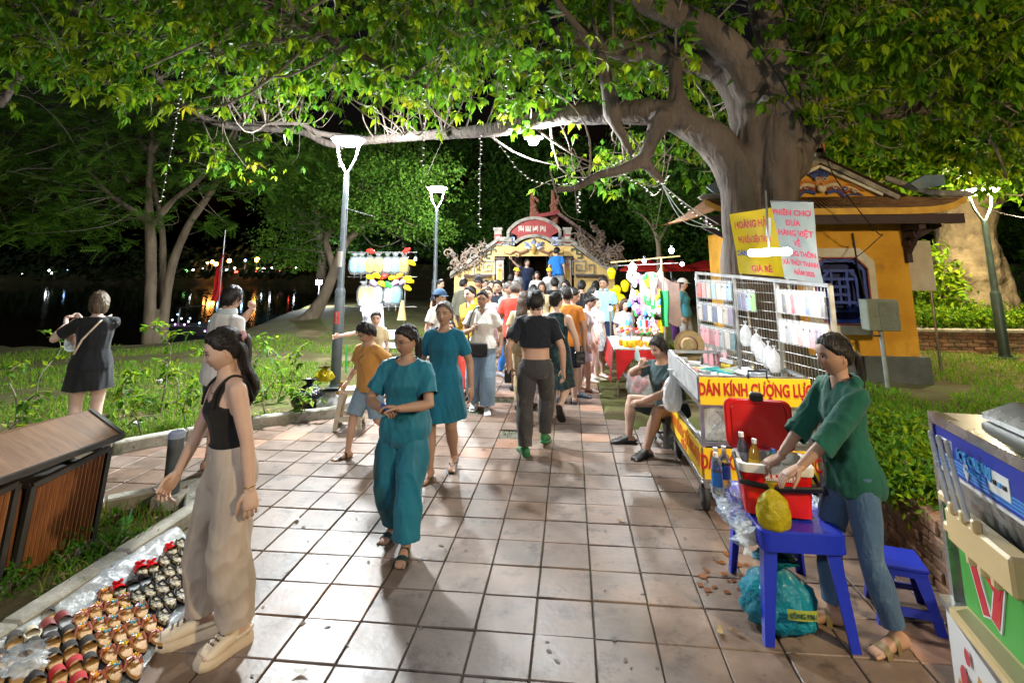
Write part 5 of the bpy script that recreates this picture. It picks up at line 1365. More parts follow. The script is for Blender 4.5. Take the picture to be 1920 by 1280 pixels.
def body_mesh(B,lod,handspec,show_toes):
 s=B.s;mb=MB();b3=1+(B.b-1)*.8
 mb.rings(torso_rings(B))
 for i in(0,1):
  q=arm_pts(B,i);mb.ball([p for _,p in q],[np.interp(f,*ARMR)*s*b3 for f,_ in q],12)
  q=leg_pts(B,i);mb.ball([p for _,p in q],[np.interp(f,*LEGR)*s*b3 for f,_ in q],14)
  mb.rings(foot_rings(B,i)[0])
  mb.ball([B.sh[i],B.T(.29)+B.side*(1-2*i)*.022*s,B.T(.325)],[.031*s*b3,.033*s*b3,.026*s],10)
 hM=np.array(B.hM);up=nrm(B.hc-B.neck)
 r_n=(.0295 if B.sex=='f' else .036)*s
 mb.ball([B.neck-B.up*.03*s,B.neck+up*.02*s,B.hc-up*.035*s+B.fwd*-.006*s],[r_n*1.25,r_n,r_n*.98],14)
 me=remesh(mb,(.0095,.013,.019)[lod],4 if lod<2 else 2)
 V=get_co(me).tolist();F=[tuple(p.vertices)for p in me.polygons];bpy.data.meshes.remove(me)
 C=[[1,1,1]]*len(V)
 p,d,az,Fh,Ch=head_surface(lod);o=len(V)
 hv=p@hM[:3,:3].T+hM[:3,3];V+=hv.tolist();F+=[tuple(j+o for j in f)for f in Fh];C+=Ch.tolist()
 m2=MB()
 for k in(-1,1):                                                   # ears
  e=MB();rr=[(np.array((k*(.071+.006*math.sin(t)),.012+.014*math.cos(t)*1.0,-.004+.030*math.sin(t)-.004)))for t in np.linspace(0,2*PI,13)]
  e.tube(rr,[.0045+.0015*math.sin(t)for t in np.linspace(0,2*PI,13)],6);e.ball([(k*.068,.014,-.03),(k*.072,.012,.014)],[.007,.010],8)
  m2.add((np.array(e.v)@hM[:3,:3].T+hM[:3,3]).tolist(),e.f)
 for i,k in enumerate((1,-1)):
  hs=(handspec or(None,None))[i]or{}
  dv=nrm(B.wr[i]-B.el[i]);dd=nrm(hs.get('dir',dv));dd=nrm(dd*.75+dv*.25)
  n=V3(*hs.get('n',tuple(-B.side*k*.9+B.pfwd*-.2)))
  n=n-dd*(n@dd);tv=np.cross(dd,n);sd=1
  want=V3(*hs['thumb'])if 'thumb' in hs else(B.fwd if abs(dd[2])>.5 else V3(0,0,1))
  sd=1 if tv@want>0 else-1
  hand_mesh(m2,B.wr[i],dd,n,s,hs.get('curl',.35),sd,lod=lod)
  if show_toes and lod<2:
   _,fo,f2,u2,sv=foot_rings(B,i);
   for t_ in range(5):
    off=(-.020+.0095*t_)*s*(1 if k<0 else-1);L=(.024,.022,.020,.018,.015)[t_ if True else 0]*s
    c=fo+f2*(.098-.004*t_)*s+sv*off+u2*.009*s;m2.ball([c,c+f2*L*.8],[.0062*s if t_==0 else .0046*s]*2,6)
 o=len(V);V+=[tuple(q)for q in m2.v];F+=[tuple(j+o for j in f)for f in m2.f];C+=[[1,1,1]]*len(m2.v)
 me=bpy.data.meshes.new('body');me.from_pydata([tuple(q)for q in V],[],F);me.polygons.foreach_set('use_smooth',[True]*len(F))
 at=me.color_attributes.new('Col','FLOAT_COLOR','POINT');a=np.ones((len(V),4),np.float32);a[:,:3]=np.array(C);at.data.foreach_set('color',a.ravel())
 bm=bmesh.new();bm.from_mesh(me);bmesh.ops.recalc_face_normals(bm,faces=bm.faces);bm.to_mesh(me);bm.free();me.update()
 return me
def bare_feet_needed(shoes):return shoes[0]in('sandal','flipflop','slide','none','clog')
def garment(name,mb,m_,parent,voxel,cuts=(),drop=None,planes=(),fold=.004,freq=17,seed=0,zs=.45,extra=None,smooth_it=3,calm=None):
 me=remesh(mb,voxel,smooth_it)
 bm=bmesh.new();bm.from_mesh(me)
 for co,no in cuts:
  bmesh.ops.bisect_plane(bm,geom=bm.verts[:]+bm.edges[:]+bm.faces[:],plane_co=Vector(co),plane_no=Vector(no),clear_outer=True)
 if drop:
  kill=[f for f in bm.faces if drop(f.calc_center_median())]
  bmesh.ops.delete(bm,geom=kill,context='FACES')
  bnd={}
  for e in bm.edges:
   if len(e.link_faces)==1:
    for v in e.verts:bnd.setdefault(v,[]).append(e.other_vert(v))
  for _ in range(5):
   new={v:v.co*.4+sum((o.co for o in nb),Vector())/len(nb)*.6 for v,nb in bnd.items()}
   for v,c in new.items():v.co=c
  for v in bnd:
   c=np.array(v.co)
   for co,no,rr in planes:
    h=(c-co)@no
    if abs(h)<voxel*2.2 and np.linalg.norm(c-co)<rr*1.2:v.co=Vector(c-no*h);break
 bm.to_mesh(me);bm.free();me.update()
 co=get_co(me)
 if len(co):
  no=get_no(me);q=co*[1,1,zs]
  ridge=lambda f_,sd:1-2*np.abs(wob(q,f_,sd))**.8
  amp=fold*(.8*wob(q,freq,seed)+.9*ridge(freq*2.0,seed+9)+.45*ridge(freq*4.2,seed+5))
  amp=np.maximum(amp,-.0025)
  if calm is not None:amp=amp*np.clip((calm-co[:,2])/.14,0,1)
  co=co+no*amp[:,None]
  if extra is not None:co=extra(co,no)
  set_co(me,co)
 me.polygons.foreach_set('use_smooth',[True]*len(me.polygons))
 me.materials.clear();me.materials.append(m_);return link(name,me,parent)
def person(label,loc,yaw,H,sex='f',skin_='mid',hair=('pulled','black'),top=None,bottom=None,dress=None,shoes=('sandal',(.03,.03,.03)),lod=1,seed=0,
   handspec=None,eyes=True,group=None,b=1.0,gap=0.0,**pk):
 """loc ground point, yaw in degrees (0 = towards the camera side, -y)"""
 t=thing('person',label,'person',loc,R(yaw),group)
 B=pose(H,sex,b,**pk);s=B.s;vx=(.010,.014,.020)[lod];hM=np.array(B.hM);seed=seed or int(abs(loc[0])*997+loc[1]*31)%999
 body=link('body',body_mesh(B,lod,handspec,bare_feet_needed(shoes)),t);body.data.materials.append(SKIN[skin_])
 # hair
 style,hc_=hair[0],HAIR[hair[1]]
 cap=dict(short='short',pulled='pulled',pony='pulled',bun='pulled',long='full',bob='full',bald='bald',crop='short',halfup='pulled')[style]
 q,F=hair_cap(cap,lod,dict(short=.020,crop=.010,bald=.007,long=.016,bob=.018,halfup=.014).get(style,.012),seed)
 mb=MB();mb.add((q@hM[:3,:3].T+hM[:3,3]).tolist(),F)
 hp=lambda*a:hM[:3,:3]@V3(*a)+hM[:3,3]
 def lock(pts,rads,flat=.6,n=14,grooves=5):
  sp=spline(pts,6);rr=np.interp(np.linspace(0,1,len(sp)),np.linspace(0,1,len(rads)),rads);m=MB();m.tube(sp,list(rr),n,flat=flat)
  v=np.array(m.v);c=np.repeat(sp,n,0);w=np.tile(np.sin(np.arange(n)*grooves*2*PI/n+1),len(sp));v=c+(v-c)*(1+.10*w+.07*wob(v,40,seed))[:,None]
  mb.add(v.tolist(),m.f)
 dn=V3(0,0,-1)
 if style in('pony','halfup'):
  L=hair[2]if len(hair)>2 else .30;p0=hp(0,.085,.045 if style=='halfup' else .0);p1=hp(0,.128,.03 if style=='halfup' else-.01)
  lock([p0,p1,p1+dn*.10+(p1-p0)*.25,p1+dn*L*.65+(p1-p0)*.1,p1+dn*L],[.028,.032,.034,.028,.006],.7)
 if style=='bun':lock([hp(0,.07,.055),hp(0,.105,.06),hp(0,.13,.06)],[.03,.045,.02],.9)
 if style in('long','halfup'):
  L=hair[2]if len(hair)>2 else .38;bk=-B.fwd
  lock([hp(0,.05,.06),hp(0,.092,.0),B.neck+bk*.085*s*.7+B.up*.02*s,B.T(.25)+bk*.088*s+(0,0,0),hp(0,.06,0)+dn*L+bk*.03],[.055,.076,.082,.072,.03],.38,18,7)
  for k in((-1,1)if style=='long' else()):
   lock([hp(k*.045,-.01,.085),hp(k*.078,-.005,.0),hp(k*.072,.005,-.09),hp(k*.075,.0,-.17)],[.014,.02,.022,.008],.6,10,4)
 if style=='bob':lock([hp(0,.05,.05),hp(0,.085,-.02),hp(0,.082,-.10)],[.05,.074,.06],.42,16,6)
 if lod<2:                                                     # single strands over the cap
  rs=np.random.RandomState(seed);k=HL[cap];th_=dict(short=.020,crop=.010,bald=.007,long=.016,bob=.018,halfup=.014).get(style,.012)
  for _ in range(260 if lod==0 else 110):
   a=rs.uniform(-PI,PI);z0=np.interp(math.degrees(abs(a)),[q_[0]for q_ in k],[q_[1]for q_ in k])+rs.uniform(.02,.5);z0=min(z0,.97);c_=math.sqrt(1-z0*z0)
   d0=V3(c_*math.sin(a),-c_*math.cos(a),z0)
   if style in('pony','pulled','bun','halfup'):d1=nrm(V3(rs.normal()*.12,.95,.25 if style!='bun' else .6))
   else:d1=nrm(d0+V3(rs.normal()*.25,rs.normal()*.25+.25,-.55))
   pts=[]
   for f in np.linspace(0,1 if style not in('short','crop','bald')else .6,6):
    d_=nrm(d0*(1-f)+d1*f);p_=d_*V3(.076,.094,.112)*(1+.03*max(0,d_[2]));p_[1]+=.010*np.clip(p_[2]/.1,0,1);lo_=np.clip((-p_[2]-.005)/.105,0,1)
    if d_[1]>0:p_[1]*=1-.42*lo_**1.2
    pts.append(hp(*(p_+d_*th_*(.95+.25*math.sin(PI*f))*(1.25 if d_[2]>.3 else 1.0))))
   mb.tube(pts,list(np.array([.0006,.0024,.0028,.0026,.002,.0006])*rs.uniform(.7,1.2)),4,caps=False)
 link('hair',mb.mesh('hair',hc_,True,None,fixn=False),t)
 if eyes and lod==0:
  for k in(-1,1):
   m=MB();M=B.hM@Matrix.Translation((k*.032,-.0815,.0025))@Matrix.Rotation(k*.28,4,'Z')
   def blob(c,r3,mi):
    n=10;v=[]
    for a in np.linspace(-1.45,1.45,7):
     for j in range(n):v.append(M@Vector((c[0]+r3[0]*math.cos(a)*math.cos(2*PI*j/n),c[1]+r3[1]*math.cos(a)*math.sin(2*PI*j/n),c[2]+r3[2]*math.sin(a))))
    f=[(i*n+j,i*n+(j+1)%n,(i+1)*n+(j+1)%n,(i+1)*n+j)for i in range(6)for j in range(n)];m.add(v,f,mi)
   blob((0,.0018,0),(.0118,.0050,.0034),0);blob((0,-.0006,.0002),(.0062,.0036,.0042),1);blob((0,.0008,.0036),(.0142,.0068,.0020),1)
   m.build('eye',[m_eye,m_iris],t,smooth=True,sharp=None)
 n_=B.neck;planes=[]
 # upper garment
 def arms_solid(mb,f1,grow,flare):
  for i in(0,1):
   q=arm_pts(B,i,f1);k=len(q)
   mb.tube([q[0][1]+(B.T(.28)-q[0][1])*.35]+[p for _,p in q]+[q[-1][1]+nrm(q[-1][1]-q[-2][1])*.02],[np.interp(0,*ARMR)*s*1.02+grow]+[np.interp(f,*ARMR)*s*(1+(b-1)*.8)+grow+flare*(f/f1)**2 for f,_ in q]+[np.interp(f1,*ARMR)*s+grow+flare],14)
  return[(q_[-1][1],nrm(q_[-1][1]-q_[-2][1]),(np.interp(f1,*ARMR)*s*(1+(b-1)*.8)+grow+flare)*1.3+.004)for q_ in(arm_pts(B,0,f1),arm_pts(B,1,f1))]
 def cut_sleeves(cuts):
  def f(c):
   c=np.array(c)
   for co,no,rr in cuts:
    h=(c-co)@no
    if 0<h<.032 and np.linalg.norm(c-co-no*h)<rr:return True
   return False
  planes.extend(cuts);return f
 def neck_drop(kind,depth=.0):
  cen=n_+B.fwd*.012*s
  def f(c):
   c=np.array(c);r=c-cen
   h=r@B.up;a=r@B.side;o=r@B.fwd
   if kind=='crew':return h>-.004*s-.35*max(o,0)and math.hypot(a,o)<.060*s
   if kind=='scoop':return(a/(.058*s))**2+((o-.02*s)/(.075*s))**2<1 and h>-(.030+depth)*s+.25*(a/(.058*s))**2*.1*s and(o>-.01*s or h>.0)
   if kind=='vee':return o>0 and h>-(.055+depth)*s+1.9*abs(a)and abs(a)<.05*s or(h>.0 and math.hypot(a,o)<.055*s)
   if kind=='open':return o>0 and abs(a)<.016*s+max(0,h+.25*s)*.12 or(h>.004*s and math.hypot(a,o)<.055*s)
   return False
  return f
 if top:
  kind,col_m=top['kind'],top['m'];hem=top.get('hem',-.03);gr=top.get('grow',.013);lo=top.get('loose',.012);mb=MB()
  mb.rings(torso_rings(B,gr,hem-.02,None if kind!='tank' else .30,lo,top.get('flare',.008)))
  drops=[]
  if kind!='tank':
   if kind=='hood':
    for q_ in((-1,1)):pass
    mb.ball([n_+B.side*.06*s-B.fwd*.01*s,n_-B.fwd*.055*s-B.up*.02*s,n_-B.side*.06*s-B.fwd*.01*s],[.026*s,.036*s,.026*s],10)
   cs=arms_solid(mb,top.get('sleeve',.30),gr*.8+.004,top.get('sflare',.012));drops.append(cut_sleeves(cs))
   for i in(0,1):mb.ball([B.sh[i],B.T(.29)+B.side*(1-2*i)*.022*s],[np.interp(0,*ARMR)*s*.97+gr*.7,.034*s*(1+(b-1)*.8)+gr*.75],10)
   drops.append(neck_drop(top.get('neck','crew'),top.get('ndepth',0)))
  else:
   def tk(c):
    c=np.array(c);r=c-n_;a=abs(r@B.side);h=r@B.up;o=r@B.fwd
    if h>-.02*s and a<.042*s:return True
    if a>.063*s and h>-.105*s+.55*max(0,.088*s-a):return True
    return(a/(.045*s))**2+((h)/(.085*s if o>0 else .05*s))**2<1
   drops.append(tk)
  cut=[(B.T(hem),-nrm(B.up*.8+V3(0,0,.2)))]
  if kind=='tank':
   for k in(-1,1):
    a=B.side*k*.050*s;q=spline([B.T(.225)+a*1.1+B.fwd*.071*s,B.T(.268)+a+B.fwd*.060*s,B.T(.303)+a*.95+B.fwd*.030*s,B.T(.318)+a*.9-B.fwd*.006*s,B.T(.300)+a*.95-B.fwd*.042*s,B.T(.262)+a-B.fwd*.056*s,B.T(.22)+a-B.fwd*.066*s],4)
    m=MB();m.tube(q,.0085*s,8,flat=.5);m.build('shoulder_strap',col_m,t,smooth=True)
  garment('shirt' if kind!='hood' else 'hoodie',mb,col_m,t,vx,cut,lambda c:any(f(c)for f in drops),planes,top.get('fold',.0045),15,seed,extra=top.get('extra'))
  if top.get('collar'):
   m=MB();pts=[n_+B.up*(.012*s if abs(a)<2.4 else .004*s)+B.side*math.sin(a)*.045*s-B.fwd*math.cos(a)*.045*s for a in np.linspace(-2.7,2.7,18)]
   m.tube(pts,.011*s,8,flat=1.6);m.build('collar',top['collar'],t,smooth=True)
 if dress:
  mb=MB();gr=dress.get('grow',.012);hem=dress['hem']*s;mb.rings(torso_rings(B,gr,-.02,None,dress.get('loose',.006)))
  zc=B.T(-.0)[2];mid=(B.an[0]+B.an[1])/2;rings=[];fl=dress.get('flare',.06)
  w0=.1005*s*b+gr+.005;d0=.079*s*(1+(b-1)*1.3)+gr+.005
  for f in np.linspace(-.12,1.0,9):
   z=zc+(hem-.02-zc)*max(f,-.2);c=seg(B.pel,mid,np.clip((B.pel[2]-z)/B.pel[2],0,1));c=V3(c[0],c[1],z)
   k=max(f,0);n=30;sp_=max(abs(B.kn[0][1]-B.kn[1][1]),abs(B.an[0][1]-B.an[1][1])*.7)*.42*k
   ring=[c+B.pside*math.cos(a)*((w0+fl*k)*(1+.06*k*math.sin(a*6+seed)))+B.pfwd*math.sin(a)*((d0+fl*.9*k+sp_)*(1+.06*k*math.cos(a*7+seed)))for a in np.linspace(0,2*PI,n+1)[:-1]]
   rings.append(ring)
  mb.rings(rings);drops=[]
  if dress.get('sleeve',0)>0:
   cs=arms_solid(mb,dress['sleeve'],gr*.8+.003,dress.get('sflare',.008));drops.append(cut_sleeves(cs))
   for i in(0,1):mb.ball([B.sh[i],B.T(.29)+B.side*(1-2*i)*.022*s],[np.interp(0,*ARMR)*s*.97+gr*.7,.034*s*(1+(b-1)*.8)+gr*.75],10)
  else:
   drops.append(lambda c:abs((np.array(c)-n_)@B.side)>.070*s and(np.array(c)-n_)@B.up>-.11*s)
  drops.append(neck_drop(dress.get('neck','scoop'),dress.get('ndepth',0)))
  garment('dress',mb,dress['m'],t,vx,[(V3(0,0,hem),V3(0,0,-1))],lambda c:any(f(c)for f in drops),planes,dress.get('fold',.005),13,seed,zs=.3)
 if bottom:
  kind,m_=bottom['kind'],bottom['m'];gr=bottom.get('grow',.010);wt=bottom.get('waist',.09);mb=MB();end=bottom.get('end',.97)
  mb.rings(torso_rings(B,gr*.9,None,wt+.01,0))
  cuts=[]
  if kind=='skirt':
   zc=B.T(.0)[2];hem=bottom['hem']*s;mid=(B.an[0]+B.an[1])/2;rings=[];fl=bottom.get('flare',.05)
   for f in np.linspace(-.1,1,7):
    z=zc+(hem-.02-zc)*f;c=seg(B.pel,mid,np.clip((B.pel[2]-z)/B.pel[2],0,1));k=max(f,0)
    rings.append([V3(c[0],c[1],z)+V3(math.cos(a)*(.1005*s*b+gr+fl*k)*(1+.05*k*math.sin(6*a)),math.sin(a)*(.079*s*b+gr+fl*k)*(1+.05*k*math.cos(7*a)),0)for a in np.linspace(0,2*PI,25)[:-1]])
   mb.rings(rings);cuts.append((V3(0,0,hem),V3(0,0,-1)));dr=None
  else:
   wk=bottom.get('wide',(.0,.0,.0));lc=[]
   for i in(0,1):
    q=leg_pts(B,i,end);pts=[p for _,p in q];ex=[gr+np.interp(f,(0,.5,1),wk)*s for f,_ in q]
    last=nrm(pts[-1]-pts[-2])
    mb.tube([pts[0]+V3(0,0,.03*s)]+pts+[pts[-1]+last*.03],[.05*s+gr]+[np.interp(f,*LEGR)*s*(1+(b-1)*.8)+e for(f,_),e in zip(q,ex)]+[np.interp(end,*LEGR)*s+ex[-1]],16)
    lc.append((pts[-1],last,(np.interp(end,*LEGR)*s*(1+(b-1)*.8)+ex[-1])*1.3+.02));planes.append(lc[-1])
   def dr(c):
    c=np.array(c)
    return any(0<(c-co)@no<.06 and np.linalg.norm(c-co)<rr for co,no,rr in lc)
  garment(dict(trousers='trousers',shorts='shorts',skirt='skirt')[kind],mb,m_,t,vx,cuts+[(B.T(wt),B.up)],dr,planes,bottom.get('fold',.0045),bottom.get('freq',13),seed+3,zs=bottom.get('zs',.5),calm=B.pel[2]-.02*s)
 # shoes
 kind,col=shoes[0],shoes[1]
 if kind!='none':
  mm=plastic('shoe %s'%'-'.join('%d'%(c*255)for c in col),col,.5)if not hasattr(col,'node_tree')else col
  ms=shoes[2]if len(shoes)>2 else mm
  for i in(0,1):
   rings,o,f2,u2,sd=foot_rings(B,i);m=MB();th=dict(clog=.045,sneaker=.022,slide=.020,sandal=.018,flipflop=.015).get(kind,.018)
   out=[(-.048,.017),(-.03,.0235),(.0,.0225),(.04,.025),(.08,.0315),(.105,.0285),(.122,.017)]
   low=[];
   for h_,g_ in((.012 if kind=='clog' else-.004,1.02),(-th*.3,1.08),(-th*.85,1.06),(-th,1.0)):low.append([o+f2*y*g_*s+sd*w*s*g_+u2*h_ for y,w in out]+[o+f2*y*g_*s-sd*w*s*g_+u2*h_ for y,w in out[::-1]])
   if not lod==2 or kind in('sneaker','clog'):pass
   m.rings(low);sh=thing if False else None
   root=m.build('shoe',ms,t,smooth=True,sharp=50)
   up_=MB()
   if kind in('sneaker',):
    r2,*_=foot_rings(B,i,.006);up_.rings(r2)
   elif kind=='clog':
    r2,*_=foot_rings(B,i,.012);up_.rings(r2[3:])
    ho=MB()
    for hx_ in(-.012,0,.012):
     for hy_ in(.055,.072,.088):
      c=o+f2*hy_*s+sd*hx_*s+u2*(np.interp(hy_,(.04,.07,.09,.108),(.036,.025,.0195,.0155))*s+.0165);ho.lathe([(.0055,-.004),(.0055,.0015)],8,M=fmat(Vector(c),Vector(sd),Vector(f2)))
    if lod==0:ho.build('vent_hole',mat('clog hole dark',(.12,.08,.06),.8),root)
    hs_=MB();hs_.tube([o+f2*(.02-.075*math.sin(a))*s+sd*math.cos(a)*.027*s+u2*.028 for a in np.linspace(0,PI,9)],.007,6,flat=1.8);hs_.build('heel_strap',mm,root,smooth=True)
   else:
    bands=dict(slide=[(.05,.085)],sandal=[(.06,.085),(.012,.03)],flipflop=[])[kind]
    for y0,y1 in bands:
     ring=[]
     for y in np.linspace(y0,y1,3):
      w=np.interp(y,[q_[0]for q_ in out],[q_[1]for q_ in out])*s*1.06;h=np.interp(y,(-.02,.01,.04,.07,.09,.108),(.05,.05,.036,.025,.0195,.0155))*s+.004
      ring.append([o+f2*y*s+sd*w*math.cos(a)+u2*(h*math.sin(a)**.7 if a<PI else 0)for a in np.linspace(.0,PI,11)])
     v=[p for r_ in ring for p in r_];up_.add(v,[(a*11+k,a*11+k+1,(a+1)*11+k+1,(a+1)*11+k)for a in range(2)for k in range(10)])
    if kind=='flipflop':
     tp=o+f2*.088*s+u2*.018*s
     for k in(-1,1):up_.tube([tp,o+f2*.06*s+sd*k*.018*s+u2*.026*s,o+f2*.02*s+sd*k*.0235*s+u2*.006],.005,6)
   if up_.v:up_.build('shoe_upper',mm,root,smooth=True)
 return t,B
# ------------------------------------------------------------------ the cast, nearest first
def fb(n,c,**k):return fabric('cloth '+n,c,**k)
c_teal=fb('teal satin',(.012,.155,.235),rough=.55);c_teal2=fb('teal jersey',(.008,.125,.205));c_black=fb('black knit',(.012,.011,.012));c_beige=fb('beige linen',(.50,.415,.35),bump=.5)
c_green=fb('dark green fleece',(.008,.085,.06),bscale=40,bump=.25);c_jean=fb('blue denim',(.06,.12,.22),wear=(.16,.24,.34),wearscale=2.5,wearpos=.60,bscale=60);c_jeanl=fb('light denim',(.22,.32,.44),bscale=60);c_jeanb=fb('washed black denim',(.05,.048,.05),wear=(.13,.115,.10),wearscale=2.2,wearpos=.58,bscale=60)
c_navy=fb('navy',(.012,.022,.06));c_blackpolo=fb('black polo',(.012,.015,.022));c_white=fb('white cotton',(.72,.71,.70));c_orange=fb('orange cotton',(.62,.22,.035));c_ochre=fb('ochre cotton',(.55,.27,.07));c_red=fb('red cotton',(.60,.055,.035))
c_grey=fb('dark grey green',(.035,.07,.075));c_darkfl=fb('dark floral',(.012,.025,.035),wear=(.03,.09,.10),wearscale=14,wearpos=.55);c_sky=fb('sky blue cotton',(.30,.55,.66));c_mag=fb('magenta cotton',(.50,.015,.10));c_pur=fb('purple cotton',(.10,.025,.14));c_tealc=fb('teal cotton',(.05,.26,.36));c_yel=fb('yellow cotton',(.75,.45,.03));c_khaki=fb('khaki',(.14,.135,.095));c_lgrey=fb('light grey cotton',(.52,.54,.57));c_beige2=fb('sand cotton',(.55,.44,.26));c_bluev=fb('royal blue cotton',(.02,.17,.55));c_gingh=fb('grey gingham',(.38,.40,.43),wear=(.62,.64,.66),wearscale=30,wearpos=.5);c_short=fb('black shorts',(.015,.015,.02));c_blsh=fb('dark blue shorts',(.012,.06,.15));c_lil=fb('lilac white',(.68,.62,.74));c_dwhite=fb('white print shirt',(.66,.64,.63),wear=(.04,.045,.06),wearscale=26,wearpos=.72)
S_BLK=(.02,.02,.02);S_WHT=(.7,.68,.65)
def put(px,py,z=0.0):p=G(px,py,z);return(p.x,p.y,z)
def atY(px,Y,z=0.0):p=P(px,520,Y);return(p.x,Y,z)
# girl in black top and beige trousers
fg=G(404,1203)
girl,GB=person('smiling young woman in black tank top and wide beige trousers beside the slippers',fg,-38,1.57,'f','light',('halfup','black',.42),lod=0,
 top=dict(kind='tank',m=c_black,hem=.065,grow=.006,loose=.0,flare=.0,fold=.002),bottom=dict(kind='trousers',m=c_beige,waist=.085,end=.97,grow=.012,wide=(.004,.017,.024),fold=.011,freq=12),
 shoes=('clog',(.66,.55,.42)),feet=[(.12,.06,.04,12),(-.10,-.04,.04,-16)],hands=[(.26,.02,.77),(-.27,-.20,.77)],head=(-14,14,0),lean=(.06,-.03),b=.96,stoop=.03,
 handspec=({'curl':.4},{'curl':.5,'dir':(-.2,-.5,-.8)}))
# woman with glasses in teal pyjamas
tp=G(752,1016)
w2,TB=person('older woman with glasses in shiny teal short-sleeved pyjamas walking towards the camera',tp,-6,1.53,'f','tan',('pony','black',.22),lod=0,b=1.04,
 top=dict(kind='tee',m=c_teal,hem=-.075,grow=.013,loose=.016,sleeve=.36,sflare=.014,neck='scoop',flare=.012,fold=.009),bottom=dict(kind='trousers',m=c_teal,waist=.06,end=.96,grow=.012,wide=(.002,.018,.026),fold=.012),
 shoes=('sandal',(.015,.035,.035)),feet=[(.10,-.16,.0,10),(-.10,.10,.0,-6,8)],hands=[(.05,-.24,.965),(-.09,-.22,.945)],head=(-24,6,0),elbows=((1,.5,-.4),(-1,.5,-.4)),
 handspec=({'curl':.5,'dir':(-.9,-.3,.25),'n':(0,-.3,-1)},{'curl':.8,'dir':(.9,-.35,.1),'n':(0,.5,-.8)}))
# woman in teal dress behind her
person('older woman in plain teal dress walking just behind the woman with glasses',G(828,885),-4,1.62,'f','tan',('pulled','grey'),lod=0,b=1.03,
 dress=dict(m=c_teal2,hem=.315,sleeve=.34,flare=.05,neck='scoop',ndepth=-.004,grow=.010,fold=.009),shoes=('flipflop',S_BLK),feet=[(.08,.14,.02,6,14),(-.07,-.16,0,-4)],hands=[(.27,.05,.78),(-.25,-.06,.80)],head=(0,-4,0))
# vendor in green hoodie
vn=G(1626,1196)
vendor,VB=person('vendor in dark green hoodie and jeans standing at the red cool box',vn,-80,1.57,'f','tan',('pony','black',.36),lod=0,b=.86,
 top=dict(kind='hood',m=c_green,hem=-.05,grow=.014,loose=.010,sleeve=.66,sflare=.010,neck='vee',ndepth=-.012,fold=.011),bottom=dict(kind='trousers',m=c_jean,waist=.04,end=.93,grow=.008,wide=(.0,.002,.008),fold=.005),
 shoes=('sandal',(.16,.12,.05)),feet=[(.09,.10,0,14),(-.12,-.10,0,-18)],hands=[(.10,-.37,.87),(-.12,-.36,.84)],head=(-4,4,0),lean=(.0,0),elbows=((.8,.8,-.4),(-.8,.8,-.4)),
 handspec=({'curl':.3,'dir':(0,-1,-.35),'n':(0,-.2,-1)},{'curl':.55,'dir':(.1,-1,-.2),'n':(0,-.3,-1)}))
# boy in orange tee
person('boy in ochre tee and denim shorts stepping along the path',G(688,850),-28,1.38,'m','mid',('short','black'),lod=0,b=.92,
 top=dict(kind='tee',m=c_ochre,hem=-.03,grow=.014,loose=.022,sleeve=.30,sflare=.02,neck='crew',fold=.006),bottom=dict(kind='shorts',m=c_jeanl,waist=.03,end=.46,grow=.014,wide=(.008,.022,.022),fold=.006),shoes=('sandal',S_BLK),
 feet=[(.06,.30,.05,8,35),(-.07,-.20,0,-10)],hands=[(.24,.06,.70),(-.24,-.12,.70)],head=(-18,24,0),lean=(.10,0))
# man in black polo with bare waist, seen from behind
person('man in black polo pulled up over his bare waist, seen from behind',G(1006,846),183,1.70,'m','mid',('short','black'),lod=0,b=1.0,
 top=dict(kind='tee',m=c_blackpolo,hem=.125,grow=.012,loose=.018,sleeve=.36,sflare=.014,neck='crew',fold=.011,flare=.01),bottom=dict(kind='trousers',m=c_jeanb,waist=.052,end=.99,grow=.008,wide=(.004,.012,.016),fold=.005),
 shoes=('sneaker',(.02,.16,.05)),feet=[(.12,.12,0,18),(-.09,-.22,.02,-10,12)],hands=[(.30,-.02,.86),(-.30,.0,.84)],head=(0,0,0),handspec=({'curl':.9},{'curl':.35}))
# woman in dark floral dress
person('woman in sleeveless dark floral dress walking away beside the man in black polo',atY(1042,7.35),172,1.62,'f','pale',('bun','black'),lod=1,b=1.06,
 dress=dict(m=c_darkfl,hem=.27,sleeve=0,flare=.05,neck='crew'),shoes=('slide',S_BLK),feet=[(.08,-.10,.0,6),(-.08,.22,.07,-6,55)],hands=[(.26,.04,.80),(-.27,-.06,.82)],head=(-30,0,0))
# woman in white blouse
person('young woman in white blouse and wide jeans with black shoulder bag',G(903,768),2,1.63,'f','tan',('pulled','black'),lod=0,b=.98,
 top=dict(kind='tee',m=c_white,hem=.0,grow=.014,loose=.022,sleeve=.30,sflare=.02,neck='vee',fold=.007,flare=.014,collar=c_white),bottom=dict(kind='trousers',m=c_jeanl,waist=.09,end=.97,grow=.010,wide=(.006,.024,.034),fold=.006),
 shoes=('sneaker',S_WHT),feet=[(.09,-.14,0,10),(-.10,.12,.02,-8,10)],hands=[(.26,.03,.82),(-.12,-.26,1.10)],head=(-4,2,0))
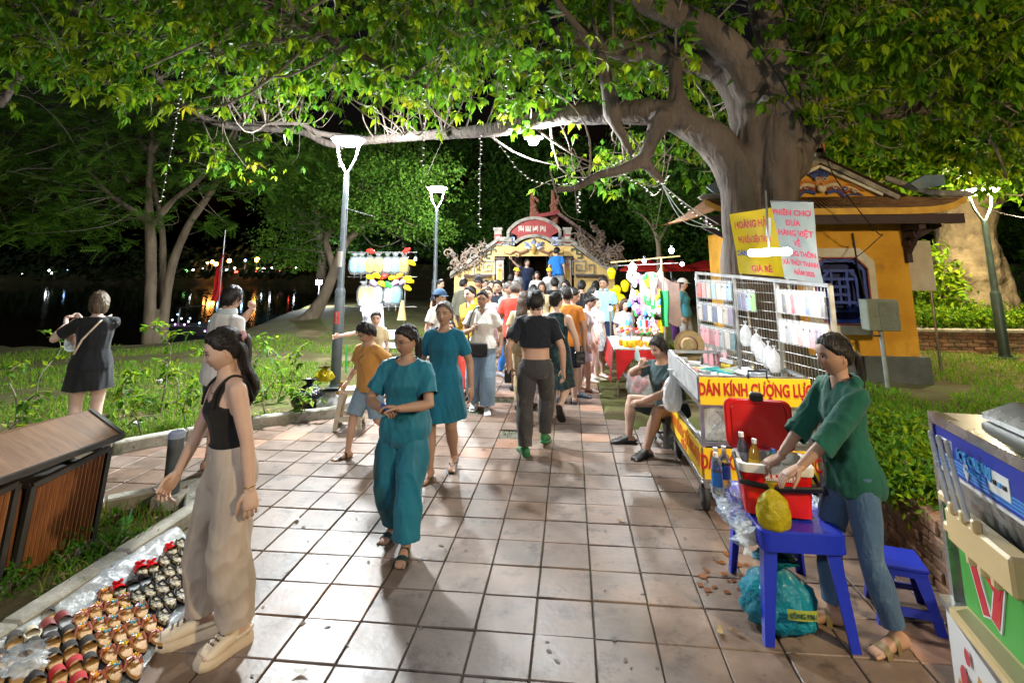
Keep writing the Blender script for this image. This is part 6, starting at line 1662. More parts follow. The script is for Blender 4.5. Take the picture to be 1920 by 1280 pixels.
# seated man
st=G(1225,822)
seated,SB_=person('man in dark grey green tee and shorts sitting on a low stool eating',(1.0,6.5,0),-58,1.66,'m','mid',('short','black'),lod=0,b=1.08,pelvis=(0,.12,.36),
 top=dict(kind='tee',m=c_grey,hem=-.03,grow=.014,loose=.02,sleeve=.30,sflare=.018,neck='crew',fold=.006),bottom=dict(kind='shorts',m=c_grey,waist=.03,end=.44,grow=.018,wide=(.006,.016,.022),fold=.006),shoes=('clog',S_BLK),
 feet=[(.20,-.42,0,10),(-.24,-.30,0,-28)],knees=((.35,-1,.6),(-.8,-1,.6)),hands=[(.10,-.36,.52),(-.05,-.27,.84)],lean=(.10,0),head=(-4,8,0),stoop=.05,elbows=((.8,.6,-.6),(-1,.1,-.5)),
 handspec=({'curl':.6,'dir':(-.3,-1,.1),'n':(0,0,-1)},{'curl':.9,'dir':(.3,.35,1),'n':(.3,.9,.2)}))
# man on the left, back to us
person('man in white shirt with dark feather print, back turned, hand at his mouth',G(400,880),152,1.76,'m','mid',('crop','black'),lod=0,b=1.05,
 top=dict(kind='tee',m=c_dwhite,hem=-.06,grow=.013,loose=.022,sleeve=.34,sflare=.02,neck='crew',fold=.006,collar=fb('pale blue collar',(.5,.58,.62))),bottom=dict(kind='shorts',m=c_blsh,waist=.0,end=.50,grow=.014,wide=(.01,.022,.026)),shoes=('sandal',(.3,.28,.26)),
 feet=[(.10,0,0,10),(-.10,0,0,-10)],hands=[(.02,-.27,1.50),(-.28,-.05,.86)],head=(14,2,0),elbows=((1,-.2,-.6),(-.5,.8,0)),handspec=({'curl':1.0,'dir':(-.5,.3,.8),'n':(-.3,.9,0)},None))
# woman in black dress photographing the lake
person('woman in black dress from behind raising a plastic bag by the lake',G(150,838),214,1.66,'f','pale',('bob','ash'),lod=0,b=1.12,
 dress=dict(m=c_navy if False else fb('black jersey',(.016,.018,.022)),hem=.37,sleeve=.34,flare=.03,neck='crew',grow=.009),shoes=('sandal',(.6,.5,.38)),feet=[(.08,.0,0,10),(-.08,.02,0,-10)],
 hands=[(.33,-.28,1.28),(.20,-.36,1.33)],head=(18,4,0),elbows=((1,.3,-1),(.2,-.2,-1)),handspec=({'curl':.8,'dir':(.2,-.3,.9)},{'curl':.7,'dir':(.5,-.5,.6)}))
# ---- the people further down the path: (label, px, Y, z, yaw, H, sex, skin, hair, kwargs)
T=lambda m_,**k:dict(kind='tee',m=m_,**k)
TR=lambda m_,**k:dict(kind='trousers',m=m_,**k)
SH=lambda m_,**k:dict(kind='shorts',m=m_,end=k.pop('end',.44),grow=.014,wide=(.006,.018,.02),**k)
CROWD=[
 ('person in beige top and black shorts behind the boy, arm resting on the lamp post',708,7.9,0,20,1.30,'f','light',('pulled','black'),dict(top=T(c_beige2),bottom=SH(c_short),hands=[None,(-.50,-.16,.98)],shoes=('sandal',S_BLK))),
 ('cotton candy seller in navy cap and white shirt',824,8.6,0,60,1.58,'f','light',('pony','brown',.2),dict(top=T(c_white,neck='crew'),bottom=TR(c_navy),cap=(.02,.06,.12))),
 ('woman in yellow and orange long dress with bright red skirt',884,8.5,0,-35,1.66,'f','pale',('pulled','black'),dict(dress=dict(m=c_red,hem=.10,flare=.09,sleeve=.3),top=T(c_yel,hem=-.02,grow=.024,loose=.01,sleeve=.8,neck='vee'))),
 ('woman in pale grey tee behind the white blouse',915,9.2,0,4,1.62,'f','light',('pulled','brown'),dict(top=T(c_lgrey),bottom=SH(c_white))),
 ('man in dark polo facing the camera in the crowd',934,10.9,0,-8,1.68,'m','tan',('short','black'),dict(top=T(c_blackpolo,collar=c_blackpolo),bottom=TR(c_jean))),
 ('man in light blue shirt looking to the right in the crowd',950,10.1,0,65,1.68,'m','tan',('crop','grey'),dict(top=T(c_sky),bottom=TR(c_bluev),hands=[None,(-.12,-.30,1.05)])),
 ('man in bright red tee seen from behind',967,8.9,0,178,1.74,'m','mid',('bald','grey'),dict(top=T(c_red,loose=.03),bottom=SH(c_short),shoes=('sneaker',S_BLK),b=1.08)),
 ('woman with long brown hair and sand coloured top, from behind',982,7.9,0,170,1.60,'f','light',('long','brown',.52),dict(top=T(c_beige2),bottom=TR(c_beige2),shoes=('sneaker',S_BLK))),
 ('man in orange tee seen from behind',1062,8.3,0,190,1.66,'m','light',('short','black'),dict(top=T(c_orange,loose=.03),bottom=SH(c_navy),shoes=('clog',(.08,.10,.14)),b=1.06)),
 ('girl with bun in navy vest looking at the toy stall',1072,8.75,0,82,1.62,'f','pale',('bun','black'),dict(top=T(c_navy,sleeve=.2),bottom=SH(c_sky),shoes=('clog',(.05,.07,.10)),head=(0,16,0))),
 ('girl in lilac white shirt bending over the toy stall',1090,9.1,0,78,1.52,'f','light',('pulled','black'),dict(top=T(c_lil,loose=.03),bottom=SH(c_lil),shoes=('slide',S_WHT),lean=(.2,0),head=(0,22,0))),
 ('long legged girl in white tee behind the lilac shirt',1106,9.8,0,95,1.60,'f','pale',('pony','black',.3),dict(top=T(c_white),bottom=SH(c_white,end=.3),shoes=('sneaker',S_WHT))),
 ('little girl in grey pinafore and pink clogs at the toy stall',1114,10.25,0,30,1.38,'f','light',('pulled','brown'),dict(top=T(c_white,hem=.05),dress=dict(m=c_gingh,hem=.34,sleeve=0,flare=.07,grow=.018,neck='scoop',ndepth=.05),shoes=('clog',(.75,.48,.48)),head=(40,-4,0))),
 ('woman in magenta tee with long black hair',1115,13.0,0,150,1.62,'f','mid',('long','black',.35),dict(top=T(c_mag),bottom=TR(c_jean))),
 ('man in pale blue shirt right of the gate',1132,11.6,0,-20,1.74,'m','tan',('short','black'),dict(top=T(c_sky,collar=c_sky),bottom=TR(c_navy))),
 ('child in striped tee behind the toy stall',1168,10.4,0,20,1.36,'f','light',('bob','brown'),dict(top=T(c_gingh),bottom=SH(c_navy))),
 ('woman in purple blouse right of the toy stall',1262,12.9,.1,30,1.60,'f','tan',('pulled','black'),dict(top=T(c_pur,loose=.03),bottom=TR(c_pur),b=1.1)),
 ('woman in teal shirt and white cap right of the toy stall',1278,12.6,.1,60,1.58,'f','mid',('pony','black',.2),dict(top=T(c_tealc,loose=.03),bottom=TR(c_lgrey),cap=(.75,.74,.72),b=1.08)),
 ('orange lit man at the far left of the crowd',824,12.8,0,70,1.66,'m','mid',('crop','black'),dict(top=T(c_navy),bottom=TR(c_navy))),
 ('person in khaki jacket with dark hair, back to us',868,12.9,0,150,1.68,'m','mid',('short','black'),dict(top=T(c_khaki,sleeve=.95),bottom=TR(c_navy))),
 ('man in yellow shirt and dark cap left of the gate',897,13.0,0,0,1.72,'m','tan',('short','black'),dict(top=T(c_yel),bottom=TR(c_navy),cap=(.02,.02,.025))),
 ('pale woman in peach top in the middle of the crowd',920,13.2,0,20,1.62,'f','pale',('pulled','black'),dict(top=T(c_beige2),bottom=TR(c_jean))),
 ('woman peeking behind the man in dark polo',944,12.4,0,-5,1.66,'f','light',('long','black',.3),dict(top=T(c_white),bottom=TR(c_jean))),
 ('person in red tee behind the orange tee',1062,12.6,0,-30,1.66,'f','light',('long','black',.3),dict(top=T(c_red),bottom=TR(c_navy))),
 ('dark haired person behind the girl with the bun',1090,12.0,0,175,1.66,'m','mid',('short','black'),dict(top=T(c_short),bottom=TR(c_short))),
 ('woman with long dark hair in dusty pink top',1016,12.2,0,0,1.62,'f','tan',('long','brown',.4),dict(top=T(c_beige2),bottom=TR(c_jean))),
 ('woman in white tee with hair down, left of the dusty pink top',998,11.2,0,160,1.60,'f','mid',('long','black',.35),dict(top=T(c_white),bottom=TR(c_jean))),
 ('dark clothed person with glasses right of centre in the crowd',1040,12.8,0,190,1.70,'m','mid',('short','black'),dict(top=T(c_blackpolo),bottom=TR(c_short))),
 ('person in white top bending at the left gate post',908,14.4,0,40,1.62,'f','light',('pony','black',.2),dict(top=T(c_lil),bottom=TR(c_jean))),
 ('person in yellow hat in the gate doorway',968,17.0,.36,40,1.55,'m','tan',('short','black'),dict(top=T(c_lgrey),bottom=TR(c_navy),cap=(.75,.55,.02))),
 ('man raising his arm against a column of the bridge',988,17.6,.60,30,1.60,'m','mid',('short','black'),dict(top=T(c_navy),bottom=TR(c_navy),hands=[None,(-.62,-.06,1.62)])),
 ('woman in pale top coming down the bridge stairs',1007,16.4,.22,0,1.60,'f','mid',('long','black',.3),dict(top=T(c_lgrey),bottom=TR(c_jean))),
 ('person in yellow bucket hat and white tee on the stairs',1030,16.8,.34,10,1.56,'f','light',('bob','black'),dict(top=T(c_white),bottom=TR(c_navy),cap=(.80,.60,.02))),
 ('tall man in royal blue tee leaning in the gate doorway',1046,17.2,.85,160,1.72,'m','mid',('short','black'),dict(top=T(c_bluev,loose=.03),bottom=TR(c_lgrey),lean=(0,.05))),
 ('small child in orange at the foot of the stairs',1000,14.6,.1,160,1.35,'f','mid',('pony','black',.2),dict(top=T(c_orange),bottom=SH(c_navy))),
 ('dark figure with shaved neck at the foot of the stairs',958,14.8,.1,175,1.66,'m','tan',('crop','black'),dict(top=T(c_short),bottom=TR(c_short))),
 ('child sitting low beside the cotton candy cart',848,9.6,0,10,1.0,'f','mid',('bob','black'),dict(top=T(c_red),bottom=SH(c_navy))),
]
def add_cap(t,B,col,brim=True):
 m_=fabric('cap %s'%'-'.join('%d'%(c*255)for c in col),col);k=B.hM
 m=MB();rings=[]
 for a in np.linspace(.15,1.35,7):rings.append([k@Vector((.108*math.sin(a)*math.cos(u),.126*math.sin(a)*math.sin(u)+.012,.034+.122*math.cos(a)))for u in np.linspace(0,2*PI,21)[:-1]])
 m.rings(rings)
 v=[]
 for rr,dz in((.98,0),(1.0,-.002)):
  pass
 n=9;A_=np.linspace(-1.1,1.1,n);inner=[k@Vector((.09*math.sin(a),-.105*math.cos(a)+.01,.052))for a in A_];outer=[k@Vector((.10*math.sin(a),-.185*math.cos(a)+.02,.035))for a in A_]
 m.add(inner+outer,[(i,i+1,n+i+1,n+i)for i in range(n-1)])
 m.build('cap',m_,t,smooth=True)
PEOPLE=[]
for i,(lab,px,Y,z,yaw,H,sex,sk,hr,kw)in enumerate(CROWD):
 kw=dict(kw);cap=kw.pop('cap',None);r=random.Random(i)
 st_=r.uniform(.04,.16)*(1 if r.random()<.5 else-1)
 kw.setdefault('feet',[(.075,st_*.8,0,8),(-.075,-st_*.8,0,-8)])
 kw.setdefault('shoes',('sneaker',r.choice([S_BLK,S_WHT,(.2,.2,.22)])))
 t,B=person(lab,atY(px,Y,z),yaw,H,sex,sk,hr,lod=1 if Y<9.3 else 2,seed=500+i,**kw)
 if cap:add_cap(t,B,cap)
 PEOPLE.append(t)
# ================================================================== PHONE ACCESSORY STALL
m_steel=metal('stainless steel',(.62,.63,.64),.28,wear=(.42,.42,.42),wearscale=5,wearpos=.6)
m_alu=metal('aluminium angle',(.50,.51,.52),.4)
m_syel=plastic('sign yellow',(.78,.50,.015),.45,wear=(.5,.33,.03),wearscale=6,wearpos=.68)
m_sred=plastic('sign red lettering',(.42,.012,.015),.5)
m_glass=clear('smeared glass',(.8,.85,.88),.16,.08)
m_blackp=plastic('black plastic',(.015,.015,.016),.4)
m_rubber=mat('castor rubber',(.025,.025,.025),.75)
CX0,CX1,CY0,CY1=1.06,1.92,4.85,6.25
def face(p,right,up):return fmat(p,right,up)
cart=thing('phone_cart','glass phone accessory cart with yellow signs reading DÁN KÍNH CƯỜNG LỰC','cart',(CX0,CY0,0))
W_,D_=CX1-CX0,CY1-CY0
for x in(0,W_):
 for y in(0,D_):MB().box((x,y,.62),(.028,.028,.86)).build('corner_post',m_alu,cart)
for z in(.20,.52,.82,1.04):
 m=MB()
 for a,b in(((0,0),(W_,0)),((W_,0),(W_,D_)),((W_,D_),(0,D_)),((0,D_),(0,0))):m.bar((a[0],a[1],z),(b[0],b[1],z),.03,.03)
 m.build('frame_rail',m_alu,cart)
MB().box((W_/2,D_/2,.235),(W_-.03,D_-.03,.02)).build('lower_shelf',m_steel,cart)
MB().box((W_/2,D_/2,.90),(W_-.03,D_-.03,.02)).build('upper_tray',m_steel,cart)
MB().box((W_/2,-.02,.935),(W_+.02,.012,.215)).build('upper_sign',m_syel,cart)
MB().box((W_/2,-.02,.375),(W_+.02,.012,.235)).build('lower_sign',m_syel,cart)
MB().box((-.02,D_/2,.375),(.012,D_,.235)).build('side_sign',m_syel,cart)
MB().box((-.018,D_/2,.945),(.008,D_-.02,.19)).build('side_panel',metal('side panel scuffed',(.55,.56,.57),.5,metal=.4,wear=(.22,.22,.22),wearscale=7,wearpos=.62),cart)
fr_=lambda x,z,k=0:Matrix.Translation((x,-.029,z))@Matrix.Rotation(PI/2,4,'X')
text('sign_writing','DÁN KÍNH CƯỜNG LỰC',.135,fr_(W_/2,.955),m_sred,cart,sx=.60,bold=.004)
text('sign_writing','GIÁ RẺ',.062,fr_(W_/2+.03,.862),m_sred,cart,sx=1.1,bold=.003)
text('sign_writing','DÁN KÍNH CƯỜNG LỰC',.15,fr_(W_/2,.395),m_sred,cart,sx=.56,bold=.004)
text('sign_writing','GIÁ RẺ',.06,fr_(W_/2,.29),m_sred,cart,sx=1.1,bold=.003)
fs_=lambda y,z:Matrix.Translation((-.029,y,z))@Matrix.Rotation(-PI/2,4,'Z')@Matrix.Rotation(PI/2,4,'X')
text('sign_writing','DÁN KÍNH CƯỜNG LỰC',.15,fs_(D_/2-.05,.40),plastic('sign orange lettering',(.62,.13,.015),.5),cart,sx=.8,bold=.003)
text('sign_writing','GIÁ RẺ',.07,fs_(D_/2,.30),_M['sign orange lettering'],cart,sx=1.1,bold=.003)
MB().box((W_/2,.02,.68),(W_,.004,.28)).build('glass_pane',m_glass,cart)
MB().tube([(W_*.45,-.02,1.04),(W_*.45,-.02,1.10),(W_*.62,-.02,1.10),(W_*.62,-.02,1.04)],.009,6).build('handle',m_blackp,cart)
for k,(x,y)in enumerate(((.0,.06),(.02,D_-.12),(W_-.02,.1),(W_-.02,D_-.12))):
 w=MB().lathe([(.02,-.025),(.085,-.028),(.105,-.015),(.105,.015),(.085,.028),(.02,.025)],22,M=Matrix.Translation((x,y,.105))@Matrix.Rotation(PI/2,4,'Y')@Matrix.Rotation(.0,4,'X')).build('wheel',m_rubber,cart,smooth=True)
 MB().add([(x-.035,y-.05,.22),(x-.035,y+.05,.22),(x-.03,y+.015,.10),(x-.03,y-.015,.10)],[(0,1,2,3)]).add([(x+.035,y-.05,.22),(x+.035,y+.05,.22),(x+.03,y+.015,.10),(x+.03,y-.015,.10)],[(0,1,2,3)]).box((x,y,.215),(.08,.1,.012)).build('castor_fork',m_steel,cart)
 MB().lathe([(.02,-.032),(.05,-.034),(.05,.034),(.02,.032)],14,M=Matrix.Translation((x,y,.105))@Matrix.Rotation(PI/2,4,'Y')).build('rim',m_alu,w)
# goods lying in the tray: boxes, packets, cables
r=random.Random(3)
GC=[('white',(.72,.73,.75)),('teal',(.02,.30,.32)),('yellow',(.8,.58,.05)),('pink',(.7,.30,.33)),('pale blue',(.45,.58,.72)),('grey',(.35,.36,.38)),('green',(.18,.45,.15))]
GMt={n:plastic('goods '+n,c,.35)for n,c in GC}
TRAY=[];SHELF=[]
for k in range(46):
 x,y=CX0+r.uniform(.07,W_-.07),CY0+r.uniform(.06,D_-.1)
 n=r.choices([g[0]for g in GC],[9,1,2,1,3,2,1])[0];w,d,h=r.uniform(.06,.12),r.uniform(.10,.2),r.uniform(.012,.045)
 o=MB().box((0,0,h/2),(w,d,h),bevel=.004).build('phone_packet',GMt[n]);o.location=(x,y,.912+r.choice((0,.02,.04)));o.rotation_euler=(r.uniform(-.15,.15),r.uniform(-.15,.15),r.uniform(0,3))
 tag(o,'%s phone accessory packet lying loose in the upper tray of the cart'%n,'packet','accessory packets in the upper tray');TRAY.append(o)
for k in range(26):
 x,y=CX0+r.uniform(.07,W_-.07),CY0+r.uniform(.06,D_-.1);n=r.choice(['grey','white','yellow','green'])
 o=MB().ball([(-.05,0,.03),(.0,.02,.045),(.06,0,.03)],[.025,.04,.03],7).build('cable_packet',GMt[n]);o.location=(x,y,.25);o.rotation_euler=(0,0,r.uniform(0,6))
 tag(o,'%s bagged cable on the lower shelf of the cart'%n,'packet','bagged cables on the lower shelf');SHELF.append(o)
number_off(TRAY,lambda o:o.location.y,lambda o,k:'%s packet in the cart tray, %s from the front sign'%(o.data.materials[0].name[6:],k))
number_off(SHELF,lambda o:o.location.y,lambda o,k:'%s bagged cable on the lower cart shelf, %s from the front'%(o.data.materials[0].name[6:],k))
def bag_shape(w,d,h,seed,neck=.15,ears=True,n=36,crumple=.1):
 """tied plastic bag: rings from the bottom to a gathered neck"""
 rs=np.random.RandomState(seed);rings=[]
 for f,k in spline(((0,.45),(.05,.8),(.2,1.0),(.42,1.0),(.62,.85),(.76,.5),(.85,neck),(.89,neck*.9),(.95,neck*1.5),(1.0,neck*(2.6 if ears else 1.8))),3):
  ring=[]
  for j in range(n):
   a=2*PI*j/n;c=1+crumple*(math.sin(a*5+7*f+seed)*.5+.5*math.sin(a*11-13*f+seed*2)+.45*abs(math.sin(a*8+4*math.sin(9*f+seed)))+rs.normal()*.16)*(1 if f>.03 else .3)
   ring.append((w/2*k*c*math.cos(a),d/2*k*c*math.sin(a),h*f+rs.normal()*.003*h))
  rings.append(ring)
 return MB().rings(rings)
def bag(name,label,loc,w,d,h,m_,seed,neck=.15,rz=0,hang=False,crumple=.1,contents=None):
 t=bag_shape(w,d,h,seed,neck,crumple=crumple);root=thing(name,label,'bag',loc,rz)
 if hang:t.v=[(x,y,z-h)for x,y,z in t.v]
 t.build('film',m_,root,smooth=True,sharp=None)
 if contents:
  r=random.Random(seed);m=MB()
  for k in range(7):
   c=Vector((r.uniform(-.25,.25)*w,r.uniform(-.25,.25)*d,(r.uniform(.12,.5)-(1 if hang else 0))*h));m.ball([c,c+Vector((r.uniform(-.1,.1)*w,0,.12*h))],[.14*w,.12*w],8)
  m.build('contents',contents,root,smooth=True)
 return root
m_bagb=mat('black bag film',(.012,.012,.013),.28,bump=.8,bscale=14,bdist=.05);m_bagw=clear('white bag film',(.85,.86,.88),.62,.3);m_bagc=clear('clear bag film',(.85,.9,.92),.34,.15)
bag('black_bag','black plastic bag slumped inside the lower shelf of the phone cart',(CX0+.22,CY0+.16,.25),.34,.26,.48,m_bagb,3)
bag('white_bag','large clear white plastic bag hanging at the left side of the phone cart',(CX0-.07,CY0+.95,.93),.17,.13,.40,clear('milky bag film',(.86,.87,.88),.72,.3),5,hang=True)
# ---- wire rack with phone cases
RA,RB=Vector((1.48,6.62,0)),Vector((2.10,4.70,0));RTA,RTB=1.88,1.80
rack=thing('display_rack','tall wire mesh rack of phone cases behind the phone cart','display rack',RA)
rdir=(RB-RA);RL=rdir.length;rx=rdir.normalized();rn=Vector((-rx.y,rx.x,0))*-1       # rn points to the path
if rn.x>0:rn=-rn
def rp(u,z,off=0.0):return rx*(u*RL)+Vector((0,0,z))+rn*off
m_wire=metal('rack wire',(.62,.62,.60),.35)
m=MB()
for u in np.linspace(.01,.99,52):m.tube([rp(u,.55),rp(u,RTA+(RTB-RTA)*u-.02)],.0028,4,caps=False)
for z in np.arange(.6,1.82,.085):m.tube([rp(.005,z),rp(.995,z)],.003,4,caps=False)
tag(m.build('mesh_wires',m_wire,rack),kind='stuff')
for u in(0,.36,.68,1):MB().bar(rp(u,0),rp(u,RTA+(RTB-RTA)*u),.035,.03).build('post',m_alu,rack)
for u0,u1 in((0,.36),(.36,.68),(.68,1)):
 MB().bar(rp(u0,RTA+(RTB-RTA)*u0),rp(u1,RTA+(RTB-RTA)*u1),.04,.03).build('top_rail',m_alu,rack)
m_card=clear('blister film',(.9,.92,.94),.13,.12)
CASE={n:plastic('case '+n,c,.3)for n,c in(('red',(.6,.06,.03)),('rose',(.62,.28,.26)),('pink',(.75,.22,.26)),('navy',(.04,.08,.22)),('white',(.75,.76,.78)),('beige',(.55,.45,.36)),('grey',(.30,.31,.33)),('violet',(.18,.12,.26)),('teal',(.02,.13,.15)),('black',(.02,.02,.025)),('clear blue',(.35,.52,.68)),('dark red',(.35,.03,.05)),('cream',(.7,.62,.5)),('green',(.30,.75,.15)))}
def case(u,z,col,row,w=.078,h=.165,off=.03):
 p=rp(u,z,off)+RA;t=thing('phone_case','%s phone case, %s'%(col,row),'phone case',p,math.atan2(rx.y,rx.x)+PI,'phone cases hanging on the rack')
 r=random.Random(int(u*999+z*77));t.rotation_euler[1]=r.uniform(-.05,.05)
 MB().box((0,-.0,-h/2-.03),(w,.012,h),bevel=.006).build('case',CASE[col],t)
 if r.random()<.6:MB().lathe([(.004,0),(.012,.001),(.012,.004),(.004,.004)],10,M=Matrix.Translation((w*.2,.007,-.06))@Matrix.Rotation(-PI/2,4,'X')).build('camera_hole',m_blackp,t)
 MB().box((0,.003,-h/2-.015),(w*1.18,.02,h+.05)).build('sleeve',m_card,t)
rows=[(1.80,.02,.36,['red','rose','beige','clear blue','cream','white','clear blue'],'top row, left rack panel'),
  (1.55,.02,.36,['beige','navy','cream','navy','white','beige','violet'],'second row, left rack panel'),
  (1.30,.03,.36,['pink','pink','dark red','pink','grey','beige','teal'],'third row, left rack panel'),
  (1.08,.04,.28,['pink','pink','dark red','pink'],'bottom row, left rack panel'),
  (1.72,.40,.54,['navy','violet','clear blue','green'],'middle rack panel'),
  (1.74,.70,.985,['cream','black','rose','dark red','beige','grey','navy','clear blue','rose','black'],'top row, right rack panel'),
  (1.48,.70,.985,['white','grey','cream','rose','white','pink','violet','beige'],'second row, right rack panel')]
for z,u0,u1,cols,nm in rows:
 n=len(cols)
 for i,c in enumerate(cols):case(u0+(u1-u0)*(i+.5)/n,z,c,nth(i+1)+' from the left in the '+nm,w=.9*(u1-u0)*RL/n if(u1-u0)*RL/n<.085 else .078)
for i,(u,z)in enumerate(((.47,1.42),(.55,1.36),(.58,1.30),(.63,1.27),(.67,1.24))):
 p=rp(u,z,.06)+RA;bag('small_bag',['white pouch nearest the middle of the rack','second white pouch hanging on the rack','third white pouch hanging low on the rack','fourth white pouch hanging low on the rack','rightmost white pouch hanging low on the rack'][i],p,.13,.07,.24,m_bagw,60+i,hang=True,rz=.5)
# ---- banners
def banner(name,label,p00,p10,p01,p11,base_m,lines,sag=.03,seed=0,m_extra=None):
 """p00 bottom left, p10 bottom right, p01 top left, p11 top right"""
 p00,p10,p01,p11=map(Vector,(p00,p10,p01,p11));t=thing(name,label,'banner',p00)
 nrm_=(p10-p00).cross(p01-p00).normalized()
 def pt(u,v,off=0.0):
  q=p00.lerp(p10,u).lerp(p01.lerp(p11,u),v);w=sag*(math.sin(u*5+seed)*.4+.5*math.sin(v*6+u*4+seed*2)+math.sin(PI*v)*.5)
  return q+nrm_*(w+off)-p00
 MB().grid(14,18,lambda u,v:pt(u,v)).build('sheet',base_m,t,smooth=True)
 for(body,u,v,size,col,sx)in lines:
  me=lettering(body,size,.001,size*.03)
  Lw,Lh=(p10-p00).length,(p01-p00).length;co=get_co(me)
  co=np.array([tuple(pt(u+x*sx/Lw,v+y/Lh,.004+z))for x,y,z in co]);set_co(me,co);me.materials.clear();me.materials.append(col);link('writing',me,t)
 return t,pt
m_yb=mat('yellow banner vinyl',(.66,.52,.02),.4,col2=(.60,.46,.015),translucent=.25);m_wb=mat('pale banner vinyl',(.40,.46,.47),.35,col2=(.27,.36,.36),translucent=.25,scale=2.5);m_prk=plastic('banner pink red',(.62,.05,.10),.5);m_pbl=plastic('banner blue',(.05,.12,.5),.5)
yb,ypt=banner('shop_banner','yellow banner with red lettering above the phone rack',P(1387,512,6.0),P(1476,520,5.75),P(1369,402,6.0),P(1452,388,5.75),m_yb,
 [('HOÀNG HẢI',.44,.80,.10,m_prk,.58),('PHỤ KIỆN ĐIỆN THOẠI',.46,.56,.085,m_prk,.36),('DÁN CƯỜNG LỰC',.45,.34,.075,m_pbl,.6),('GIÁ RẺ',.50,.10,.08,m_prk,.8)],seed=1)
q=ypt(.82,.72,.012);MB().box(q,(.07,.012,.2),bevel=.012,M=Matrix.Translation(q)@Matrix.Rotation(.45,4,'Z')@Matrix.Rotation(.18,4,'Y')).build('phone_print',plastic('phone print',(.55,.62,.68),.3),yb)
for u in(.02,.98):MB().bar(Vector(ypt(u,1.0,-.03)),Vector(ypt(u,-.9,-.03)),.015).build('pole',m_alu,yb)
wb_,wpt=banner('market_banner','pale hanging banner with red lettering beside the yellow banner',P(1472,522,5.45),P(1544,532,5.2),P(1445,377,5.45),P(1524,380,5.2),m_wb,
 [('PHIÊN CHỢ',.47,.86,.075,m_prk,.8),('ĐƯA',.50,.73,.075,m_prk,.8),('HÀNG VIỆT',.5,.60,.075,m_prk,.8),('VỀ',.52,.47,.075,m_prk,.8),('NÔNG THÔN',.5,.34,.07,m_prk,.72),('XÃ THỦY THANH',.5,.22,.065,m_prk,.62),('NĂM 2025',.55,.10,.06,m_prk,.7)],sag=.035,seed=4)
MB().tube([wpt(0,1,-.01),wpt(1,1,-.01)],.014,8).build('top_rod',m_alu,wb_);MB().bar(Vector(wpt(.5,1,-.03)),Vector(wpt(.5,-.8,-.03)),.018).build('pole',m_alu,wb_)
# ---- stall lamp before the banner
lp_=P(1443,474,4.5)
sl=thing('stall_lamp','blazing white tube lamp on a cable before the yellow banner','stall lamp',lp_)
MB().ball([(-.13,.03,0),(.13,-.03,.01)],[.028,.028],12).build('tube',glow('stall lamp glow',(1,1,.97),45),sl,smooth=True)
MB().tube([(0,0,.02),(.0,0,.16),(.01,0,.5)],.008,6).build('cable',_M['black cable'],sl)
ld=bpy.data.lights.new('stall_lamp_light','POINT');ld.energy=30*LAMP;ld.color=(1,.98,.93);ld.shadow_soft_size=.06;lo=link('stall_lamp_light',ld,sl);lo.location=(-.06,-.08,-.02)
# straw hat hanging at the rack
hp2=P(1292,647,6.35);t=thing('straw_hat','round straw hat with dark red band hanging beside the phone rack','hat',hp2)
MB().lathe([(.0,.09),(.06,.085),(.085,.03),(.095,.0),(.16,-.012),(.165,-.008)],26,M=Matrix.Rotation(R(80),4,'X')@Matrix.Rotation(R(-20),4,'Y'),caps=False).build('brim',mat('straw',(.52,.37,.16),.8,col2=(.38,.25,.1),scale=40,bump=.4,bscale=80),t,smooth=True)
MB().lathe([(.088,.03),(.0975,.002)],26,M=Matrix.Rotation(R(80),4,'X')@Matrix.Rotation(R(-20),4,'Y')@Matrix.Translation((0,0,.003)),caps=False).build('band',fabric('hat band',(.2,.02,.03)),t)
# ================================================================== COOL BOX ON A BLUE TABLE
m_blue=plastic('blue plastic',(.012,.03,.42),.3);m_redp=plastic('cool box red',(.62,.012,.012),.3);m_whitep=plastic('cool box white',(.70,.68,.64),.4)
ta,tb,tc,td=G(1435,1212),G(1617,1228),G(1366,1067),G(1506,1072)
tcn=(ta+tb+tc+td)/4;TZ=.545
table=thing('plastic_table','small blue plastic table carrying the red cool box','table',(tcn.x,tcn.y,0))
for q in(ta,tb,tc,td):
 f=q-tcn;top_=Vector((f.x*.80,f.y*.86,TZ-.02));m=MB()
 s1=Vector((math.copysign(1,f.x),0,0));s2=Vector((0,math.copysign(1,f.y),0))
 a,b=top_,Vector((f.x,f.y,0))
 ring=lambda c,w:[c-s1*0,c-s1*w,c-s1*w-s2*.014,c-s1*.014-s2*.014,c-s1*.014-s2*w,c-s2*w]
 m.rings([ring(a,.075),ring(a.lerp(b,.5),.062),ring(b,.048)]);m.build('leg',m_blue,table)
hx_,hy_=abs(tb.x-ta.x)/2*.95,abs(tc.y-ta.y)/2*.98
m=MB();n_r=28
def rr_ring(hx,hy,z,rad=.05):
 pts=[]
 for cx_,cy_,a0 in((hx-rad,hy-rad,0),(-hx+rad,hy-rad,90),(-hx+rad,-hy+rad,180),(hx-rad,-hy+rad,270)):
  for k in range(6):pts.append((cx_+rad*math.cos(R(a0+18*k)),cy_+rad*math.sin(R(a0+18*k)),z))
 return pts
m.rings([rr_ring(hx_-.01,hy_-.01,TZ-.10),rr_ring(hx_,hy_,TZ-.10),rr_ring(hx_,hy_,TZ-.008),rr_ring(hx_-.008,hy_-.008,TZ),rr_ring(hx_-.03,hy_-.03,TZ)]);m.build('table_top',m_blue,table,smooth=True)
